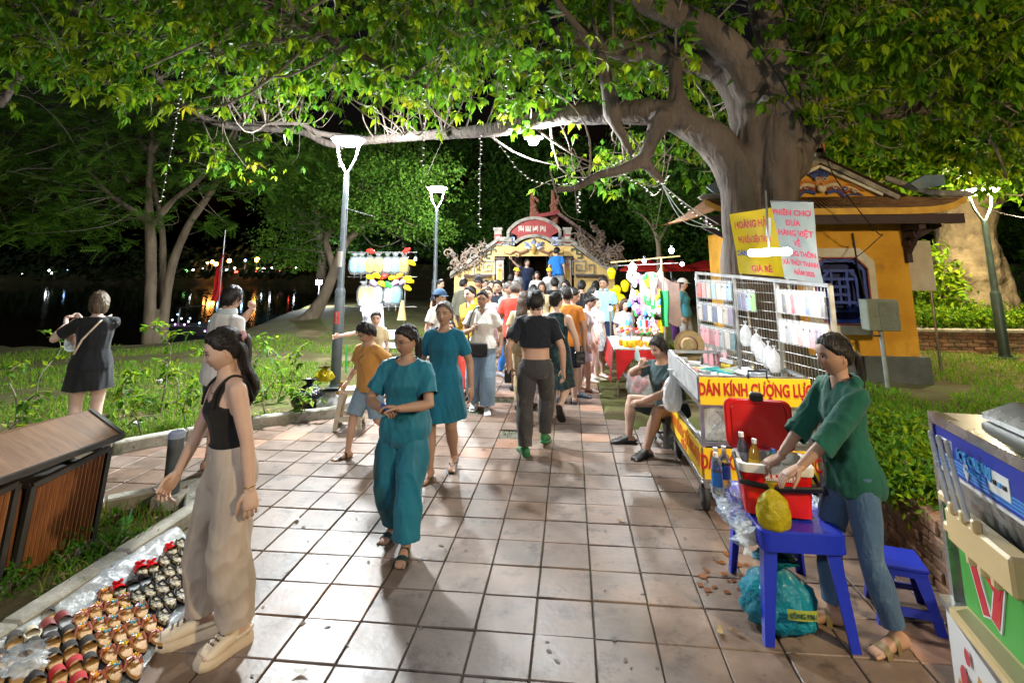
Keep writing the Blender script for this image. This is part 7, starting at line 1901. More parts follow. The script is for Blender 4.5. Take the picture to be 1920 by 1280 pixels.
# crumpled clear film over the table edge
film=clear('wrapping film',(.75,.85,.95),.34,.08)
def crumple(name,label,fn,nx,ny,m_,cat,parent=None):
 o=MB().grid(nx,ny,fn).build(name,m_,parent,smooth=True)
 if label:tag(o,label,cat)
 return o
rs_=np.random.RandomState(5);noise_=rs_.normal(size=(60,60))*.012
def filmf(u,v):
 i,j=int(u*40),int(v*20);x=-hx_-.02+u*2*(hx_+.02);d=v
 y=-hy_*.2+(hy_*1.25)*(v if v<.75 else .75);z=TZ+.012+noise_[i,j]
 if v>.75:z-=(v-.75)*.35;y+=noise_[j,i]
 return(tcn.x+x,tcn.y+y*1.0,z+.004)
crumple('plastic_film','crumpled clear plastic film spread over the blue table',filmf,36,18,film,'film')
def filmf2(u,v):
 i,j=int(u*30),int(v*20);y=-hy_+u*2*hy_;z=TZ+.015-v*.17+noise_[i,j]*.7
 return(tcn.x-hx_-.012-.05*math.sin(v*3)-abs(noise_[j,i])*2,tcn.y+y,z)
crumple('plastic_film','shiny clear film hanging over the left edge of the blue table',filmf2,30,12,film,'film')
# cool box
CBX,CBY=P(1462,985,3.52).x,3.58;cw,cd,chh=.195,.135,.27;CZ=TZ+.012
cb=thing('cool_box','open bright red cool box with white rim and mountain print','cool box',(CBX,CBY,CZ),R(-8))
m=MB();m.rings([rr_ring(cw*.90,cd*.88,0,.03),rr_ring(cw*.98,cd*.97,chh*.9,.035),rr_ring(cw,cd,chh,.035)],caps=False);m.add(rr_ring(cw*.9,cd*.88,0,.03),[tuple(range(23,-1,-1))]);m.build('box',m_redp,cb,smooth=True)
m=MB();m.rings([rr_ring(cw*1.03,cd*1.03,chh-.045,.04),rr_ring(cw*1.05,cd*1.06,chh-.02,.04),rr_ring(cw*1.05,cd*1.06,chh,.04),rr_ring(cw*.9,cd*.86,chh,.03),rr_ring(cw*.84,cd*.8,.05,.03),rr_ring(cw*.6,cd*.6,.05,.03)],caps=False);m.add(rr_ring(cw*.6,cd*.6,.05,.03),[tuple(range(24))]);m.build('white_liner',m_whitep,cb,smooth=True)
# lid standing open at the back
Ml=Matrix.Translation((-.02,cd+.06,chh+.0))@Matrix.Rotation(R(80),4,'X')@Matrix.Translation((0,cd*.98,0))
m=MB();lid=[rr_ring(cw*1.03,cd*1.10,z,.05)for z in(-.02,.02)]+[rr_ring(cw*.98,cd*1.03,.032,.05)]
m.rings([[Ml@Vector(p)for p in r_]for r_ in lid]);m.build('lid',m_redp,cb,smooth=True)
m=MB();m.rings([[Ml@Vector(p)for p in r_]for r_ in(rr_ring(cw*.86,cd*.92,.034,.04),rr_ring(cw*.82,cd*.88,.040,.04))]);m.build('lid_inner',plastic('lid inner red',(.52,.01,.01),.35),cb,smooth=True)
MB().box((-.02,cd+.10,chh+cd*2.15),(.08,.06,.06),bevel=.012).build('carry_grip',m_blackp,cb)
MB().tube([(cw*1.0,-.01,.25),(cw*1.12,-cd-.02,.17),(0,-cd-.035,.16),(-cw*1.02,-cd-.02,.18),(-cw*1.06,0,.28)],.012,8,flat=1.7).build('handle_strap',m_blackp,cb,smooth=True)
mt=MB();r=random.Random(2)
prof=[(-.085,0),(-.065,.035),(-.05,.03),(-.022,.075),(-.008,.062),(.012,.088),(.03,.06),(.045,.07),(.07,.03),(.085,0)]
mt.prism([(x+.02,.20+z)for x,z in prof],.004,M=Matrix.Translation((0,-cd*.985-.003,0)));mt.build('mountain_print',plastic('print white',(.75,.72,.70),.5),cb)
m=MB()
for x,z,w in((-.03,.225,.014),(.0,.23,.016),(.035,.235,.018),(.06,.225,.012),(.085,.215,.01),(.02,.215,.01)):m.prism([(x-w*.5,z-.022),(x+w*.5,z-.022),(x+w*.15,z+.012),(x,z-.002),(x-w*.2,z+.02)],.003,M=Matrix.Translation((0,-cd*.985-.0045,0)))
m.build('mountain_shade',m_redp,cb)
m=MB()
for k in range(14):m.prism([(-.07+k*.011,.203),(-.062+k*.011,.203),(-.066+k*.011,.203+r.uniform(.01,.022))],.003,M=Matrix.Translation((.01,-cd*.985-.006,-.012)))
m.build('pine_print',_M['print white'],cb)
def bottle(name,label,loc,h,rad,m_body,m_cap,m_label=None,rz=0,tilt=0):
 t=thing(name,label,'bottle',loc,rz);t.rotation_euler[1]=tilt
 MB().lathe([(rad*.8,0),(rad,.01),(rad,h*.62),(rad*.85,h*.72),(rad*.42,h*.84),(rad*.4,h*.93)],16).build('body',m_body,t,smooth=True)
 MB().lathe([(rad*.46,h*.90),(rad*.46,h),(rad*.4,h*1.005)],14).build('cap',m_cap,t,smooth=True)
 if m_label:MB().lathe([(rad*1.02,h*.2),(rad*1.02,h*.55)],16,caps=False).build('label',m_label,t,smooth=True)
m_pet=mat('clear water bottle',(.75,.85,.9),.08,trans=.85,ior=1.33,roughvar=0);m_capw=plastic('white cap',(.75,.75,.74),.35);m_lblb=plastic('blue bottle label',(.03,.20,.60),.4);m_tea=mat('dark tea',(.10,.09,.12),.1,roughvar=0);m_yelb=plastic('yellow bottle label',(.75,.45,.02),.4);m_capb=plastic('blue cap',(.05,.2,.6),.35)
cbl=lambda x,y,z:Matrix.Translation((CBX,CBY,CZ))@Matrix.Rotation(R(-8),4,'Z')@Vector((x,y,z))
bottle('drink_bottle','yellow labelled drink bottle standing up out of the cool box',cbl(-.10,.0,.13),.24,.034,mat('amber drink',(.5,.25,.03),.1,roughvar=0),m_capw,m_yelb,tilt=.06)
bottle('drink_bottle','dark bottle with white cap at the back of the cool box',cbl(-.14,.05,.15),.24,.033,m_tea,m_capw,plastic('violet grey label',(.30,.28,.36),.4),tilt=-.05)
bottle('drink_bottle','green bottle lying low in the cool box',cbl(-.04,.03,.10),.22,.033,mat('green glass',(.05,.30,.06),.1,roughvar=0),m_capb,None,tilt=.3)
for k,(dx,dy)in enumerate(((-.30,.12),(-.29,.22),(-.235,.26))):
 bottle('water_bottle',['clear water bottle with blue label at the left edge of the table','second water bottle behind, at the left edge of the table','water bottle nearest the open lid on the table'][k],cbl(dx,dy,-.0),.24,.034,m_pet,m_capw,m_lblb)
bag('yellow_bag','small knotted yellow plastic bag hanging on the cool box strap',cbl(-.05,-cd-.10,.215),.17,.13,.24,mat('yellow bag film',(.62,.52,.02),.25,bump=.8,bscale=20,bdist=.04,translucent=.4),9,hang=True,crumple=.06)
bag('blue_bag','big turquoise plastic bag of rubbish under the blue table',G(1462,1168),.36,.33,.33,mat('turquoise bag film',(.01,.30,.43),.25,bump=.9,bscale=14,bdist=.05,translucent=.35),11,neck=.25,crumple=.13)
bl=G(1462,1172);MB().grid(4,2,lambda u,v:(-.02+u*.15,-.196-.008*math.sin(u*3),.13+v*.05)).build('printed_label',plastic('bag print olive',(.30,.36,.05),.5),bpy.data.objects[[o.name for o in COL.objects if o.name.startswith('blue_bag')][-1]])
text('bag_writing','BÔNG MAI',.035,Matrix.Translation((.055,-.208,.155))@Matrix.Rotation(PI/2,4,'X'),plastic('bag print dark',(.03,.10,.08),.5),bpy.data.objects[[o.name for o in COL.objects if o.name.startswith('blue_bag')][-1]],sx=.8)
rl_=P(1406,1000,3.45);t=thing('toilet_roll','dirty white roll hanging off the left corner of the blue table','roll',(rl_.x-.01,rl_.y,rl_.z));MB().lathe([(.02,-.05),(.05,-.05),(.05,.05),(.02,.05)],18,M=Matrix.Rotation(R(75),4,'X')).build('roll',mat('paper roll',(.6,.54,.45),.9),t,smooth=True)
# ---- blue stool
def stool(name,label,loc,rz,m_,w=.30,h=.27,leg_in=.05):
 t=thing(name,label,'stool',loc,rz);a=w/2;ta_=a-leg_in
 MB().box((0,0,h-.012),(2*ta_+.02,2*ta_+.02,.024),bevel=.008).build('seat',m_,t)
 for sx in(-1,1):
  for sy in(-1,1):
   m=MB();tp_=Vector((sx*ta_,sy*ta_,h-.02));bt_=Vector((sx*a,sy*a,0));rg=lambda c,k:[c,c-Vector((sx*k,0,0)),c-Vector((sx*k,sy*.012,0)),c-Vector((sx*.012,sy*.012,0)),c-Vector((sx*.012,sy*k,0)),c-Vector((0,sy*k,0))]
   m.rings([rg(tp_,.075),rg(tp_.lerp(bt_,.5),.055),rg(bt_,.05)]);m.build('leg',m_,t)
 for s in(-1,1):
  for k,ax in enumerate('xy'):
   y0=a-leg_in*.35;q=[Vector((-ta_,s*(ta_+.003),h-.02)),Vector((ta_,s*(ta_+.003),h-.02)),Vector((ta_,s*(ta_+.006),h-.055)),Vector((-ta_,s*(ta_+.006),h-.055))]
   q2=[Vector((-a+.03,s*(y0),h*.34)),Vector((a-.03,s*y0,h*.34)),Vector((a-.02,s*(y0+.012),h*.22)),Vector((-a+.02,s*(y0+.012),h*.22))]
   for Q,nm in((q,'apron'),(q2,'stretcher')):
    if ax=='y':Q=[Vector((p.y,p.x,p.z))for p in Q]
    nn=Vector((0,s,0))if ax=='x' else Vector((s,0,0));MB().add(Q+[p-nn*.012 for p in Q],[(0,1,2,3),(7,6,5,4),(0,4,5,1),(3,2,6,7),(1,5,6,2),(0,3,7,4)]).build(nm,m_,t)
 return t
sp1,sp2=G(1648,1165),G(1757,1196)
stool('plastic_stool','low blue plastic stool by the brick wall, right of the vendor',((sp1.x+sp2.x)/2+.06,(sp1.y+sp2.y)/2+.14,0),R(-14),plastic('stool blue',(.012,.025,.33),.35,wear=(.05,.06,.22),wearscale=6),w=.32,h=.30)
stool('plastic_stool','dirty cream plastic stool beside the boy',G(655,800),R(12),plastic('stool cream',(.62,.53,.38),.5,wear=(.3,.26,.18),wearscale=5),w=.34,h=.46,leg_in=.05)
stool('seat_stool','low stool under the seated man',(1.08,6.58,0),R(20),plastic('stool grey',(.25,.26,.27),.5),w=.30,h=.29)
# ================================================================== SOFT ICE CREAM MACHINE
mp=P(1745,772,2.1);mh=mp.z
mdir=Vector((math.sin(R(8)),math.cos(R(8)),0));mnorm=Vector((-mdir.y,mdir.x,0))      # front faces the path
mach=thing('ice_cream_machine','steel soft ice cream machine with blue panel and three levers at the right edge','ice cream machine',(mp.x,mp.y,0))
def mq(y,z,out=0.0):return-mdir*y+mnorm*out+Vector((0,0,z))        # y runs from the far edge towards the camera
ML,MD=.62,.60
zt0,zl=mh,.885
def slab(y0,y1,z0,z1,o0,o1,m_,nm,par=mach):
 vs=[mq(y,z,o)for o in(o0,o1)for y,z in((y0,z0),(y1,z0),(y1,z1),(y0,z1))]
 return MB().add(vs,[(0,1,2,3),(7,6,5,4),(0,4,5,1),(1,5,6,2),(2,6,7,3),(3,7,4,0)]).build(nm,m_,par)
m_mst=metal('brushed machine steel',(.46,.46,.45),.38,stretch=(1,1,6))
slab(0,ML,zl,zt0,-MD,-.02,m_mst,'housing')
slab(-.012,.012,zl,zt0+.002,-.03,.006,m_steel,'edge_trim');slab(.013,ML,zt0-.03,zt0+.003,-.03,.006,m_steel,'top_trim')
m_mblue=plastic('machine blue panel',(.012,.035,.36),.3);m_mlb=plastic('machine light blue',(.05,.30,.68),.35)
slab(.02,ML,zt0-.16,zt0-.035,-.02,.0,m_mblue,'blue_panel')
slab(.02,ML,zt0-.172,zt0-.162,-.018,.002,m_capw,'panel_border')
for k in range(4):slab(.022,ML,zt0-.150+k*.010,zt0-.145+k*.010,-.002,.0015,m_mlb,'panel_stripe')
slab(.045,.115,zt0-.115,zt0-.063,-.001,.002,m_capw,'display_frame');slab(.051,.109,zt0-.109,zt0-.069,.0,.0035,mat('display black',(.015,.01,.012),.15),'display')
text('panel_writing','ICE CREAM',.042,fmat(Vector(mq(.235,zt0-.088,.003)),-mdir,(0,0,1)),m_mlb,mach,sx=.85,bold=.002)
text('panel_writing','MACHINE',.018,fmat(Vector(mq(.225,zt0-.118,.003)),-mdir,(0,0,1)),m_mlb,mach)
slab(.30,.40,zt0-.135,zt0-.075,.0,.0025,m_capw,'button_panel')
for k in range(4):slab(.31+k*.022,.322+k*.022,zt0-.11,zt0-.098,.0025,.006,m_blackp if k%2 else m_mlb,'button')
m_cone=[plastic('cone print '+n_,c,.5)for n_,c in(('white',(.7,.7,.72)),('pink',(.7,.35,.4)))]
MB().prism([(0,-.03),(.014,.0),(.008,.022),(0,.034),(-.008,.022),(-.014,.0)],.002,M=fmat(Vector(mq(.215,zt0-.142,.004)),-mdir,(0,0,1))@Matrix.Rotation(PI/2,4,'X').inverted()@Matrix.Rotation(PI,4,'X')if False else Matrix.Translation(mq(.19,zt0-.125,.004))@Matrix.Rotation(math.atan2(-mdir.y,-mdir.x),4,'Z')).build('cone_print',m_cone[0],mach)
slab(.07,ML,zl+.02,zt0-.30,-.02,.0,plastic('machine green panel',(.06,.36,.05),.4),'green_panel')
m_mred=plastic('machine red print',(.55,.02,.03),.4)
for k,y in enumerate((.175,.265)):
 Mx=fmat(Vector(mq(y,zl+.125,.002)),-mdir,(0,0,1));Mx=Mx@Matrix.Rotation(.35*(1 if k==0 else-1),4,'Z')
 MB().box(None,(.05,.15,.004),M=Mx).build('ribbon_border',m_capw,mach);MB().box(None,(.036,.14,.007),M=Mx).build('ribbon_print',m_mred,mach)
MB().box(None,(.16,.05,.009),M=fmat(Vector(mq(.22,zl+.20,.002)),-mdir,(0,0,1))@Matrix.Rotation(-.5,4,'Z')).build('ribbon_print',m_mred,mach)
m_cream=plastic('cream plastic',(.70,.52,.26),.4)
def mbx(y,z,o,d,nm,m_=m_cream,bv=.008):return MB().box(None,(d[0],d[1],d[2]),bevel=bv,M=Matrix.Translation(mq(y,z,o))@Matrix.Rotation(math.atan2(-mdir.y,-mdir.x),4,'Z')).build(nm,m_,mach)
zm=zt0-.26
mbx(.31,zm-.03,.03,(.32,.06,.10),'dispensing_head');mbx(.13,zm+.035,.03,(.05,.05,.03),'head_lug');mbx(.14,zm-.055,.03,(.075,.04,.03),'head_lug')
for y in(.20,.26,.32):mbx(y,zm+.03,.055,(.022,.024,.035),'lever_mount');mbx(y+.03,zm-.09,.035,(.026,.028,.04),'nozzle')
for k,y in enumerate((.115,.165,.215)):
 q=[mq(y+.075,zm+.03,.06),mq(y+.04,zm+.12,.06),mq(y,zm+.215,.055)]
 MB().tube(spline([tuple(p)for p in q],4),[.0075]*9,8).ball([q[2],Vector(q[2])+Vector((0,0,.006))],[.008,.008],8).build('lever',metal('lever steel',(.75,.74,.72),.3,metal=.45),mach,smooth=True)
m=MB();m.rings([[mq(y,z,o)for y,o in((.08,.0),(ML,.0),(ML,.085),(.10,.06))]for z in(zl,zl+.022)]);m.build('drip_tray',m_cream,mach)
m=MB();m.rings([[mq(y,z,o)for y,o in((.10,.01),(ML,.01),(ML,.073),(.12,.05))]for z in(zl+.0225,zl+.024)]);m.build('tray_inset',plastic('tray inset',(.30,.26,.12),.35),mach)
m=MB();m.rings([[mq(y,z,o)for y,o in((-.02,-MD),(-.02,.035),(ML,.10),(ML,-MD))]for z in(zl-.02,zl)]);m.build('cabinet_top',m_mst,mach)
m=MB();m.rings([[mq(y,z,o)for y,o in((-.01,-MD),(-.01,.025),(ML,.09),(ML,-MD))]for z in(0,zl-.02)]);m.build('cabinet',plastic('cabinet white',(.68,.67,.66),.4),mach)
# printed sundaes on the cabinet front
r=random.Random(6);prs=[plastic('print cream',(.75,.66,.52),.5),plastic('print choc',(.16,.06,.03),.5),plastic('print caramel',(.55,.28,.08),.5),plastic('print raspberry',(.5,.05,.06),.5)]
for k in range(16):
 y=r.uniform(.04,.28);z=zl-.06-r.random()*.22;o=.027+(y/ML)*.065+.002+k*.0004;rr_=r.uniform(.012,.035)
 a0=r.uniform(0,6);pts=[mq(y+rr_*math.cos(a)*.8,z+rr_*math.sin(a)*r.uniform(.9,1.5),o)for a in np.linspace(0,2*PI,10)[:-1]]
 MB().add(pts,[tuple(range(9))]).build('sundae_print',prs[k%4],mach)
m=MB();m.rings([[mq(y,z,o)for y,o in((y0,o0),(y1,o0),(y1,o1),(y0,o1))]for z,y0,y1,o0,o1 in((zt0+.004,.06,ML,-.46,-.12),(zt0+.02,.06,ML,-.46,-.12),(zt0+.07,.12,ML,-.42,-.18),(zt0+.075,.14,ML,-.40,-.20))]);m.build('hopper_lid',m_steel,mach)
# ================================================================== COTTON CANDY STAND
cy=11.8
cs0=P(716,640,cy)
stand=thing('cotton_candy_stand','cotton candy stand with rods, white side panel and counter left of the path','stall',(cs0.x,cy,0))
def cl(px,py,Y=cy):p=P(px,py,Y);return(p.x-cs0.x,p.y-cy,p.z)
m_rod=metal('thin rod',(.55,.55,.55),.4)
for px in(690,762):a=cl(px,470);MB().bar((a[0],0,0),(a[0],0,a[2]),.02).build('upright',m_rod,stand)
for py in(473,519,575):a,b=cl(652,py),cl(782,py);MB().bar(a,b,.014).build('rod',m_rod,stand)
a,b=cl(700,640),cl(800,640);MB().box(((a[0]+b[0])/2,-.1,a[2]-.06),(b[0]-a[0],.6,.04),bevel=.01).build('counter',plastic('counter pale',(.55,.60,.68),.5),stand)
for x in(a[0]+.05,b[0]-.05):
 for y in(-.33,.13):MB().bar((x,y,0),(x,y,a[2]-.08),.025).build('leg',m_rod,stand)
m=MB();m.add([cl(676,570),cl(718,568),cl(722,640),cl(712,650),cl(690,655)],[(0,1,2,3,4)]);m.build('side_panel',plastic('white side panel',(.45,.45,.52),.4),stand)
m_floss={n:mat('floss '+n,c,.95,col2=tuple(x*.85 for x in c),scale=18,bump=.6,bscale=50)for n,c in(('blue',(.13,.36,.44)),('yellow',(.55,.35,.01)),('white',(.34,.40,.42)),('orange',(.46,.2,.015)))}
m_cbag=clear('candy bag film',(.55,.58,.62),.06,.1)
def candy(px,py,col,lab,w=.255,h=.42,Y=cy-.12):
 p=P(px,py,Y);t=thing('cotton_candy',lab,'cotton candy',p,rnd.uniform(-.5,.5),'bags of cotton candy on the stand')
 m=MB();rings=[]
 for f,k in((0,.3),(.08,.8),(.3,1),(.65,1),(.88,.75),(1,.3)):rings.append([(w/2*k*.85*math.cos(a)*(1+.08*math.sin(3*a)),w/2*k*.6*math.sin(a),(f-.5)*h*.78)for a in np.linspace(0,2*PI,15)[:-1]])
 m.rings(rings);m.build('floss',m_floss[col],t,smooth=True)
 m=MB();rings=[];r=random.Random(px)
 for f,k in((0,.15),(.05,.75),(.3,1.08),(.7,1.08),(.9,.8),(.96,.35),(1.0,.3),(1.1,.62),(1.13,.7)):rings.append([(w/2*k*math.cos(a)*(1+r.uniform(-.06,.06)),w/2*k*.75*math.sin(a)*(1 if f<1 else .3),(f-.5)*h+r.uniform(-.01,.01))for a in np.linspace(0,2*PI,15)[:-1]])
 m.rings(rings,caps=False);m.build('bag',m_cbag,t,smooth=True)
 MB().tube([(0,0,-h*.4),(0,0,-h*.72)],.004,5).build('stick',m_rod,t)
ORD=['leftmost','second from the left','third from the left','fourth from the left','fifth from the left','sixth from the left','rightmost']
for i,(px,c)in enumerate([(665,'blue'),(678,'blue'),(693,'yellow'),(709,'yellow'),(726,'white'),(741,'blue'),(757,'yellow')]):candy(px,497,c,'bag of %s cotton candy, %s of the upper row'%(c,ORD[i]))
for i,(px,c)in enumerate([(681,'yellow'),(695,'orange'),(708,'white'),(730,'white'),(743,'blue')]):candy(px,553,c,'bag of %s cotton candy, %s of the lower row'%(c,(ORD[:4]+['rightmost'])[i]),h=.47)
BAL=[(694,520,'yellow'),(706,517,'yellow'),(720,519,'red'),(735,521,'yellow'),(748,518,'orange'),(763,522,'yellow'),(700,530,'violet'),(716,532,'yellow'),(727,534,'green'),(741,530,'pink'),(755,529,'violet'),(768,527,'yellow'),(764,540,'yellow'),(695,471,'red'),(762,470,'red'),(772,493,'yellow')]
m_bal={n:plastic('balloon '+n,c,.25)for n,c in(('yellow',(.85,.68,.01)),('red',(.75,.03,.02)),('orange',(.8,.3,.01)),('violet',(.45,.25,.65)),('green',(.03,.5,.06)),('pink',(.8,.35,.5)))}
for i,(px,py,c)in enumerate(BAL):
 p=P(px,py,cy-.18);o=MB().ball([(-.05,0,0),(0,-.01,.008),(.06,0,0)],[.045,.058,.04],9).build('toy_balloon',m_bal[c],smooth=True);o.location=p;o.rotation_euler=(0,rnd.uniform(-.6,.6),rnd.uniform(-.4,.4))
 tag(o,'small %s balloon, %s from the left among those on the candy stand'%(c,nth(1+sum(1 for b_ in BAL if b_<BAL[i]))),'balloon','balloons on the cotton candy stand')
for px,py,lab in((779,485,'unlit bulb hanging from a wire at the top right of the candy stand'),(756,577,'unlit bulb hanging low at the candy stand')):
 p=P(px,py,cy-.2);t=thing('light_bulb',lab,'bulb',p);MB().lathe([(.01,-.06),(.035,-.045),(.042,-.015),(.028,.025),(.016,.04)],14).build('glass',mat('frosted bulb',(.75,.73,.68),.4,roughvar=0),t,smooth=True);MB().lathe([(.017,.04),(.017,.075)],10).tube([(0,0,.075),(0,0,.18)],.004,5).build('socket',m_blackp,t)
p=P(682,580,cy-.2);t=thing('stand_lamp','small white and violet LED lamp on the candy stand panel','lamp',p)
MB().box((0,0,0),(.14,.03,.07),bevel=.008).build('led_panel',glow('candy led',(.75,.78,1),6),t)
ld=bpy.data.lights.new('stand_lamp_light','POINT');ld.energy=8*LAMP;ld.color=(.85,.88,1);ld.shadow_soft_size=.05;lo=link('stand_lamp_light',ld,t);lo.location=(.05,-.12,.1)
p=P(754,578,cy-.25);t=thing('paper_cone','woven straw cone hanging from the candy stand','cone',p);MB().lathe([(.11,-.24),(.10,-.24),(.03,.16),(.035,.17)],16,caps=False).build('cone',_M['straw'],t,smooth=True)
for i,(px,lab)in enumerate(((722,'white plastic tub on the candy counter'),(735,'clear bag of sugar on the candy counter'),(765,'pale blue box on the candy counter'))):
 p=P(px,628,cy-.25);t=thing('tub',lab,'container',p);MB().lathe([(.06,-.08),(.075,.08),(.082,.085),(.08,.10)],16).build('tub',plastic('tub white',(.74,.74,.76),.4),t,smooth=True)
# ================================================================== RUBBISH BY THE LAMP POST
bag('rubbish_bag','tied black rubbish bag on the grass by the lamp post',G(578,768),.42,.38,.40,m_bagb,21,neck=.2)
bag('rubbish_bag','crumpled white rubbish bag leaning beside the black one',G(618,772),.36,.3,.28,mat('white bag plastic',(.66,.66,.66),.35,bump=.7,bscale=14,translucent=.25),22,neck=.3,crumple=.16)
bag('rubbish_bag','yellow plastic bag lying on top of the black rubbish bag',tuple(Vector(G(600,752))+Vector((.0,.1,.26))),.26,.2,.2,_M['yellow bag film'],23,neck=.3,crumple=.16)
bag('rubbish_bag','small orange yellow bag standing at the lamp base',G(640,748),.16,.14,.24,mat('orange bag film',(.7,.42,.02),.3,bump=.6,bscale=16,translucent=.3),24,neck=.3)
t=thing('green_stake','thin green stake in the grass right of the lamp post','stake',G(648,700));MB().tube([(0,0,-.05),(0,0,.5)],.02,8).build('stake',plastic('green stake',(.02,.2,.05),.5),t)
# red flag by the water
fp=P(405,560,16);t=thing('red_flag','furled red flag on a thin pole behind the standing man','flag',(fp.x,fp.y,0));MB().tube([(.1,0,0),(.1,0,3.1)],.014,6).build('pole',m_rod,t)
zt_f=P(408,478,16).z;zb_f=P(400,565,16).z
MB().grid(8,14,lambda u,v:(.1-.30*u*(1-v*.95)+.04*math.sin(v*7),.06*math.sin(u*9+v*5),zb_f+(zt_f-zb_f)*v)).build('cloth',fabric('flag red',(.45,.01,.012)),t,smooth=True)
# ================================================================== TOY STALL
ty_=9.0
e0,e1,e2,e3=P(1228,668,8.55),P(1136,642,9.55),P(1160,645,10.6),P(1260,652,9.6)
c0=Vector((.66,8.62,0));ts=thing('toy_stall','toy stall table with red cloth and bright lights right of the path','stall',c0)
tw_,td_,tz_=.78,1.5,.70
MB().box((tw_/2,td_/2,tz_),(tw_+.06,td_+.06,.03),bevel=.006).build('table_top',m_steel,ts)
MB().box((tw_/2,td_/2,tz_+.021),(tw_-.04,td_-.04,.012)).build('white_board',plastic('white tray',(.75,.75,.74),.5),ts)
for x in(.02,tw_-.02):
 for y in(.02,td_-.02):MB().tube([(x,y,0),(x,y,tz_)],.016,8).build('leg',m_rod,ts)
m_rc=fabric('red tablecloth',(.52,.012,.015),scale=4)
def clothf(u,v):
 y=td_*u;z=tz_+.01-v*(.30+.18*(1-u)**4+.03*math.sin(u*14));return(-.035-.05*v-.03*math.sin(u*21)*v,y,z)
MB().grid(30,8,clothf).build('cloth_side',m_rc,ts,smooth=True)
MB().grid(16,8,lambda u,v:(tw_*u,-.035-.03*v-.02*math.sin(u*15)*v,tz_+.01-v*(.13+.32*max(0,1-u*3.2)))).build('cloth_front',m_rc,ts,smooth=True)
# wares: lollipop sticks, orange toys, hanging streamers
m_toy={n:plastic('toy '+n,c,.3)for n,c in(('pink',(.8,.3,.4)),('red',(.75,.03,.03)),('orange',(.85,.38,.01)),('yellow',(.85,.65,.02)),('green',(.05,.5,.1)),('white',(.8,.8,.82)),('violet',(.3,.12,.5)),('blue',(.1,.35,.75)))}
r=random.Random(17)
STK=[];ORG=[];HNG=[]
for k in range(40):
 x,y=.08+.66*r.random(),.10+.5*(k%5)*.2+r.uniform(-.03,.03);c=r.choice(['pink','red','pink','green','white','red','orange'])
 t=thing('toy_stick','%s toy on a thin stick standing on the toy stall table'%c,'toy',c0+Vector((x,y+.25,tz_+.03)),0,'toys on sticks on the toy stall');STK.append((x,c,t));h=r.uniform(.16,.24)
 MB().tube([(0,0,0),(r.uniform(-.02,.02),0,h)],.004,5).build('stick',m_rod,t);MB().ball([(-.012,0,h),(.014,0,h+.012)],[.022,.02],7).build('head',m_toy[c],t,smooth=True)
for k in range(30):
 x,y=.05+.68*r.random(),.06+.3*r.random();c=r.choice(['orange','orange','yellow'])
 o=MB().ball([(-.02,0,.02),(.0,.0,.05),(.015,0,.075)],[.03,.035,.02],8).build('orange_toy',m_toy[c],smooth=True);o.location=c0+Vector((x,y,tz_+.03));o.rotation_euler=(0,0,r.uniform(0,6));tag(o,'small %s toy heaped at the front of the toy stall'%c,'toy','small toys at the front of the stall');ORG.append((x,c,o))
fr1=[Vector(P(1183,505,10.3))-c0,Vector(P(1240,485,9.8))-c0]
for a in fr1:MB().tube([(a.x,a.y,0),(a.x,a.y,a.z)],.018,8).build('upright',m_rod,ts)
MB().bar(Vector(P(1145,492,10.3))-c0,Vector(P(1275,480,9.8))-c0,.022).build('top_rod',mat('bamboo',(.5,.33,.12),.6),ts)
MB().bar(Vector(P(1160,498,10.3))-c0,Vector(P(1272,493,9.9))-c0,.014).build('top_rod',m_rod,ts)
for k in range(64):                                              # hanging wares in swags
 u=r.random();row=r.choice((0,1,2,3));px=1178+62*u;py=515+row*26+14*math.sin(u*3)+r.uniform(-8,8)
 p=P(px,py,10.2-.4*u);c=r.choice(['white','white','white','pink','violet','green','yellow','blue','white'])
 o=MB().ball([(0,0,.06),(r.uniform(-.03,.03),0,0),(r.uniform(-.05,.05),0,-.07)],[.02,.05,.035],8).build('hanging_toy',m_toy[c],smooth=True);o.location=p;tag(o,'%s plush toy hanging in the swags of the toy stall'%c,'toy','toys hanging above the toy stall');HNG.append((row,u,c,o))
for k,(x,c,o)in enumerate(sorted(STK,key=lambda q:q[0])):o['label']='%s toy on a stick on the toy table, %s from the left'%(c,nth(k+1))
for k,(x,c,o)in enumerate(sorted(ORG,key=lambda q:q[0])):o['label']='small %s toy at the front of the toy table, %s from the left'%(c,nth(k+1))
for rw in range(4):
 for k,(_,u,c,o)in enumerate(sorted([h for h in HNG if h[0]==rw],key=lambda q:q[1])):o['label']='%s plush toy in the %s hanging swag of the toy stall, %s from left'%(c,nth(rw+1),nth(k+1))
for k in range(9):
 p=P(1202+k*5.5,612,9.9);o=MB().box((0,0,0),(.05,.03,.22),bevel=.006).build('toy_box',m_toy[['blue','white','red','blue','white','violet','orange','yellow','orange'][k]]);o.location=p;tag(o,'slim toy box, %s from the left in the upright row of the toy stall'%['first','second','third','fourth','fifth','sixth','seventh','eighth','ninth'][k],'toy box','upright toy boxes')
o=MB().grid(6,10,lambda u,v:((u-.5)*.16*(1-.3*v)+.008*math.sin(v*6),.05*math.sin(u*6),-.6*v)).build('green_cloth',fabric('green drape',(.02,.30,.09)),smooth=True);o.location=P(1245,545,9.7);tag(o,'green cloth hanging at the right side of the toy stall','cloth')
o=MB().grid(10,8,lambda u,v:((u-.5)*.7,.06*math.sin(u*7),-.75*v+.1*math.sin(u*5))).build('pink_sheet',mat('pale pink sheet',(.62,.48,.46),.5,translucent=.4),smooth=True);o.location=P(1236,520,9.95);tag(o,'pale pink sheet hanging at the back of the toy stall','sheet')
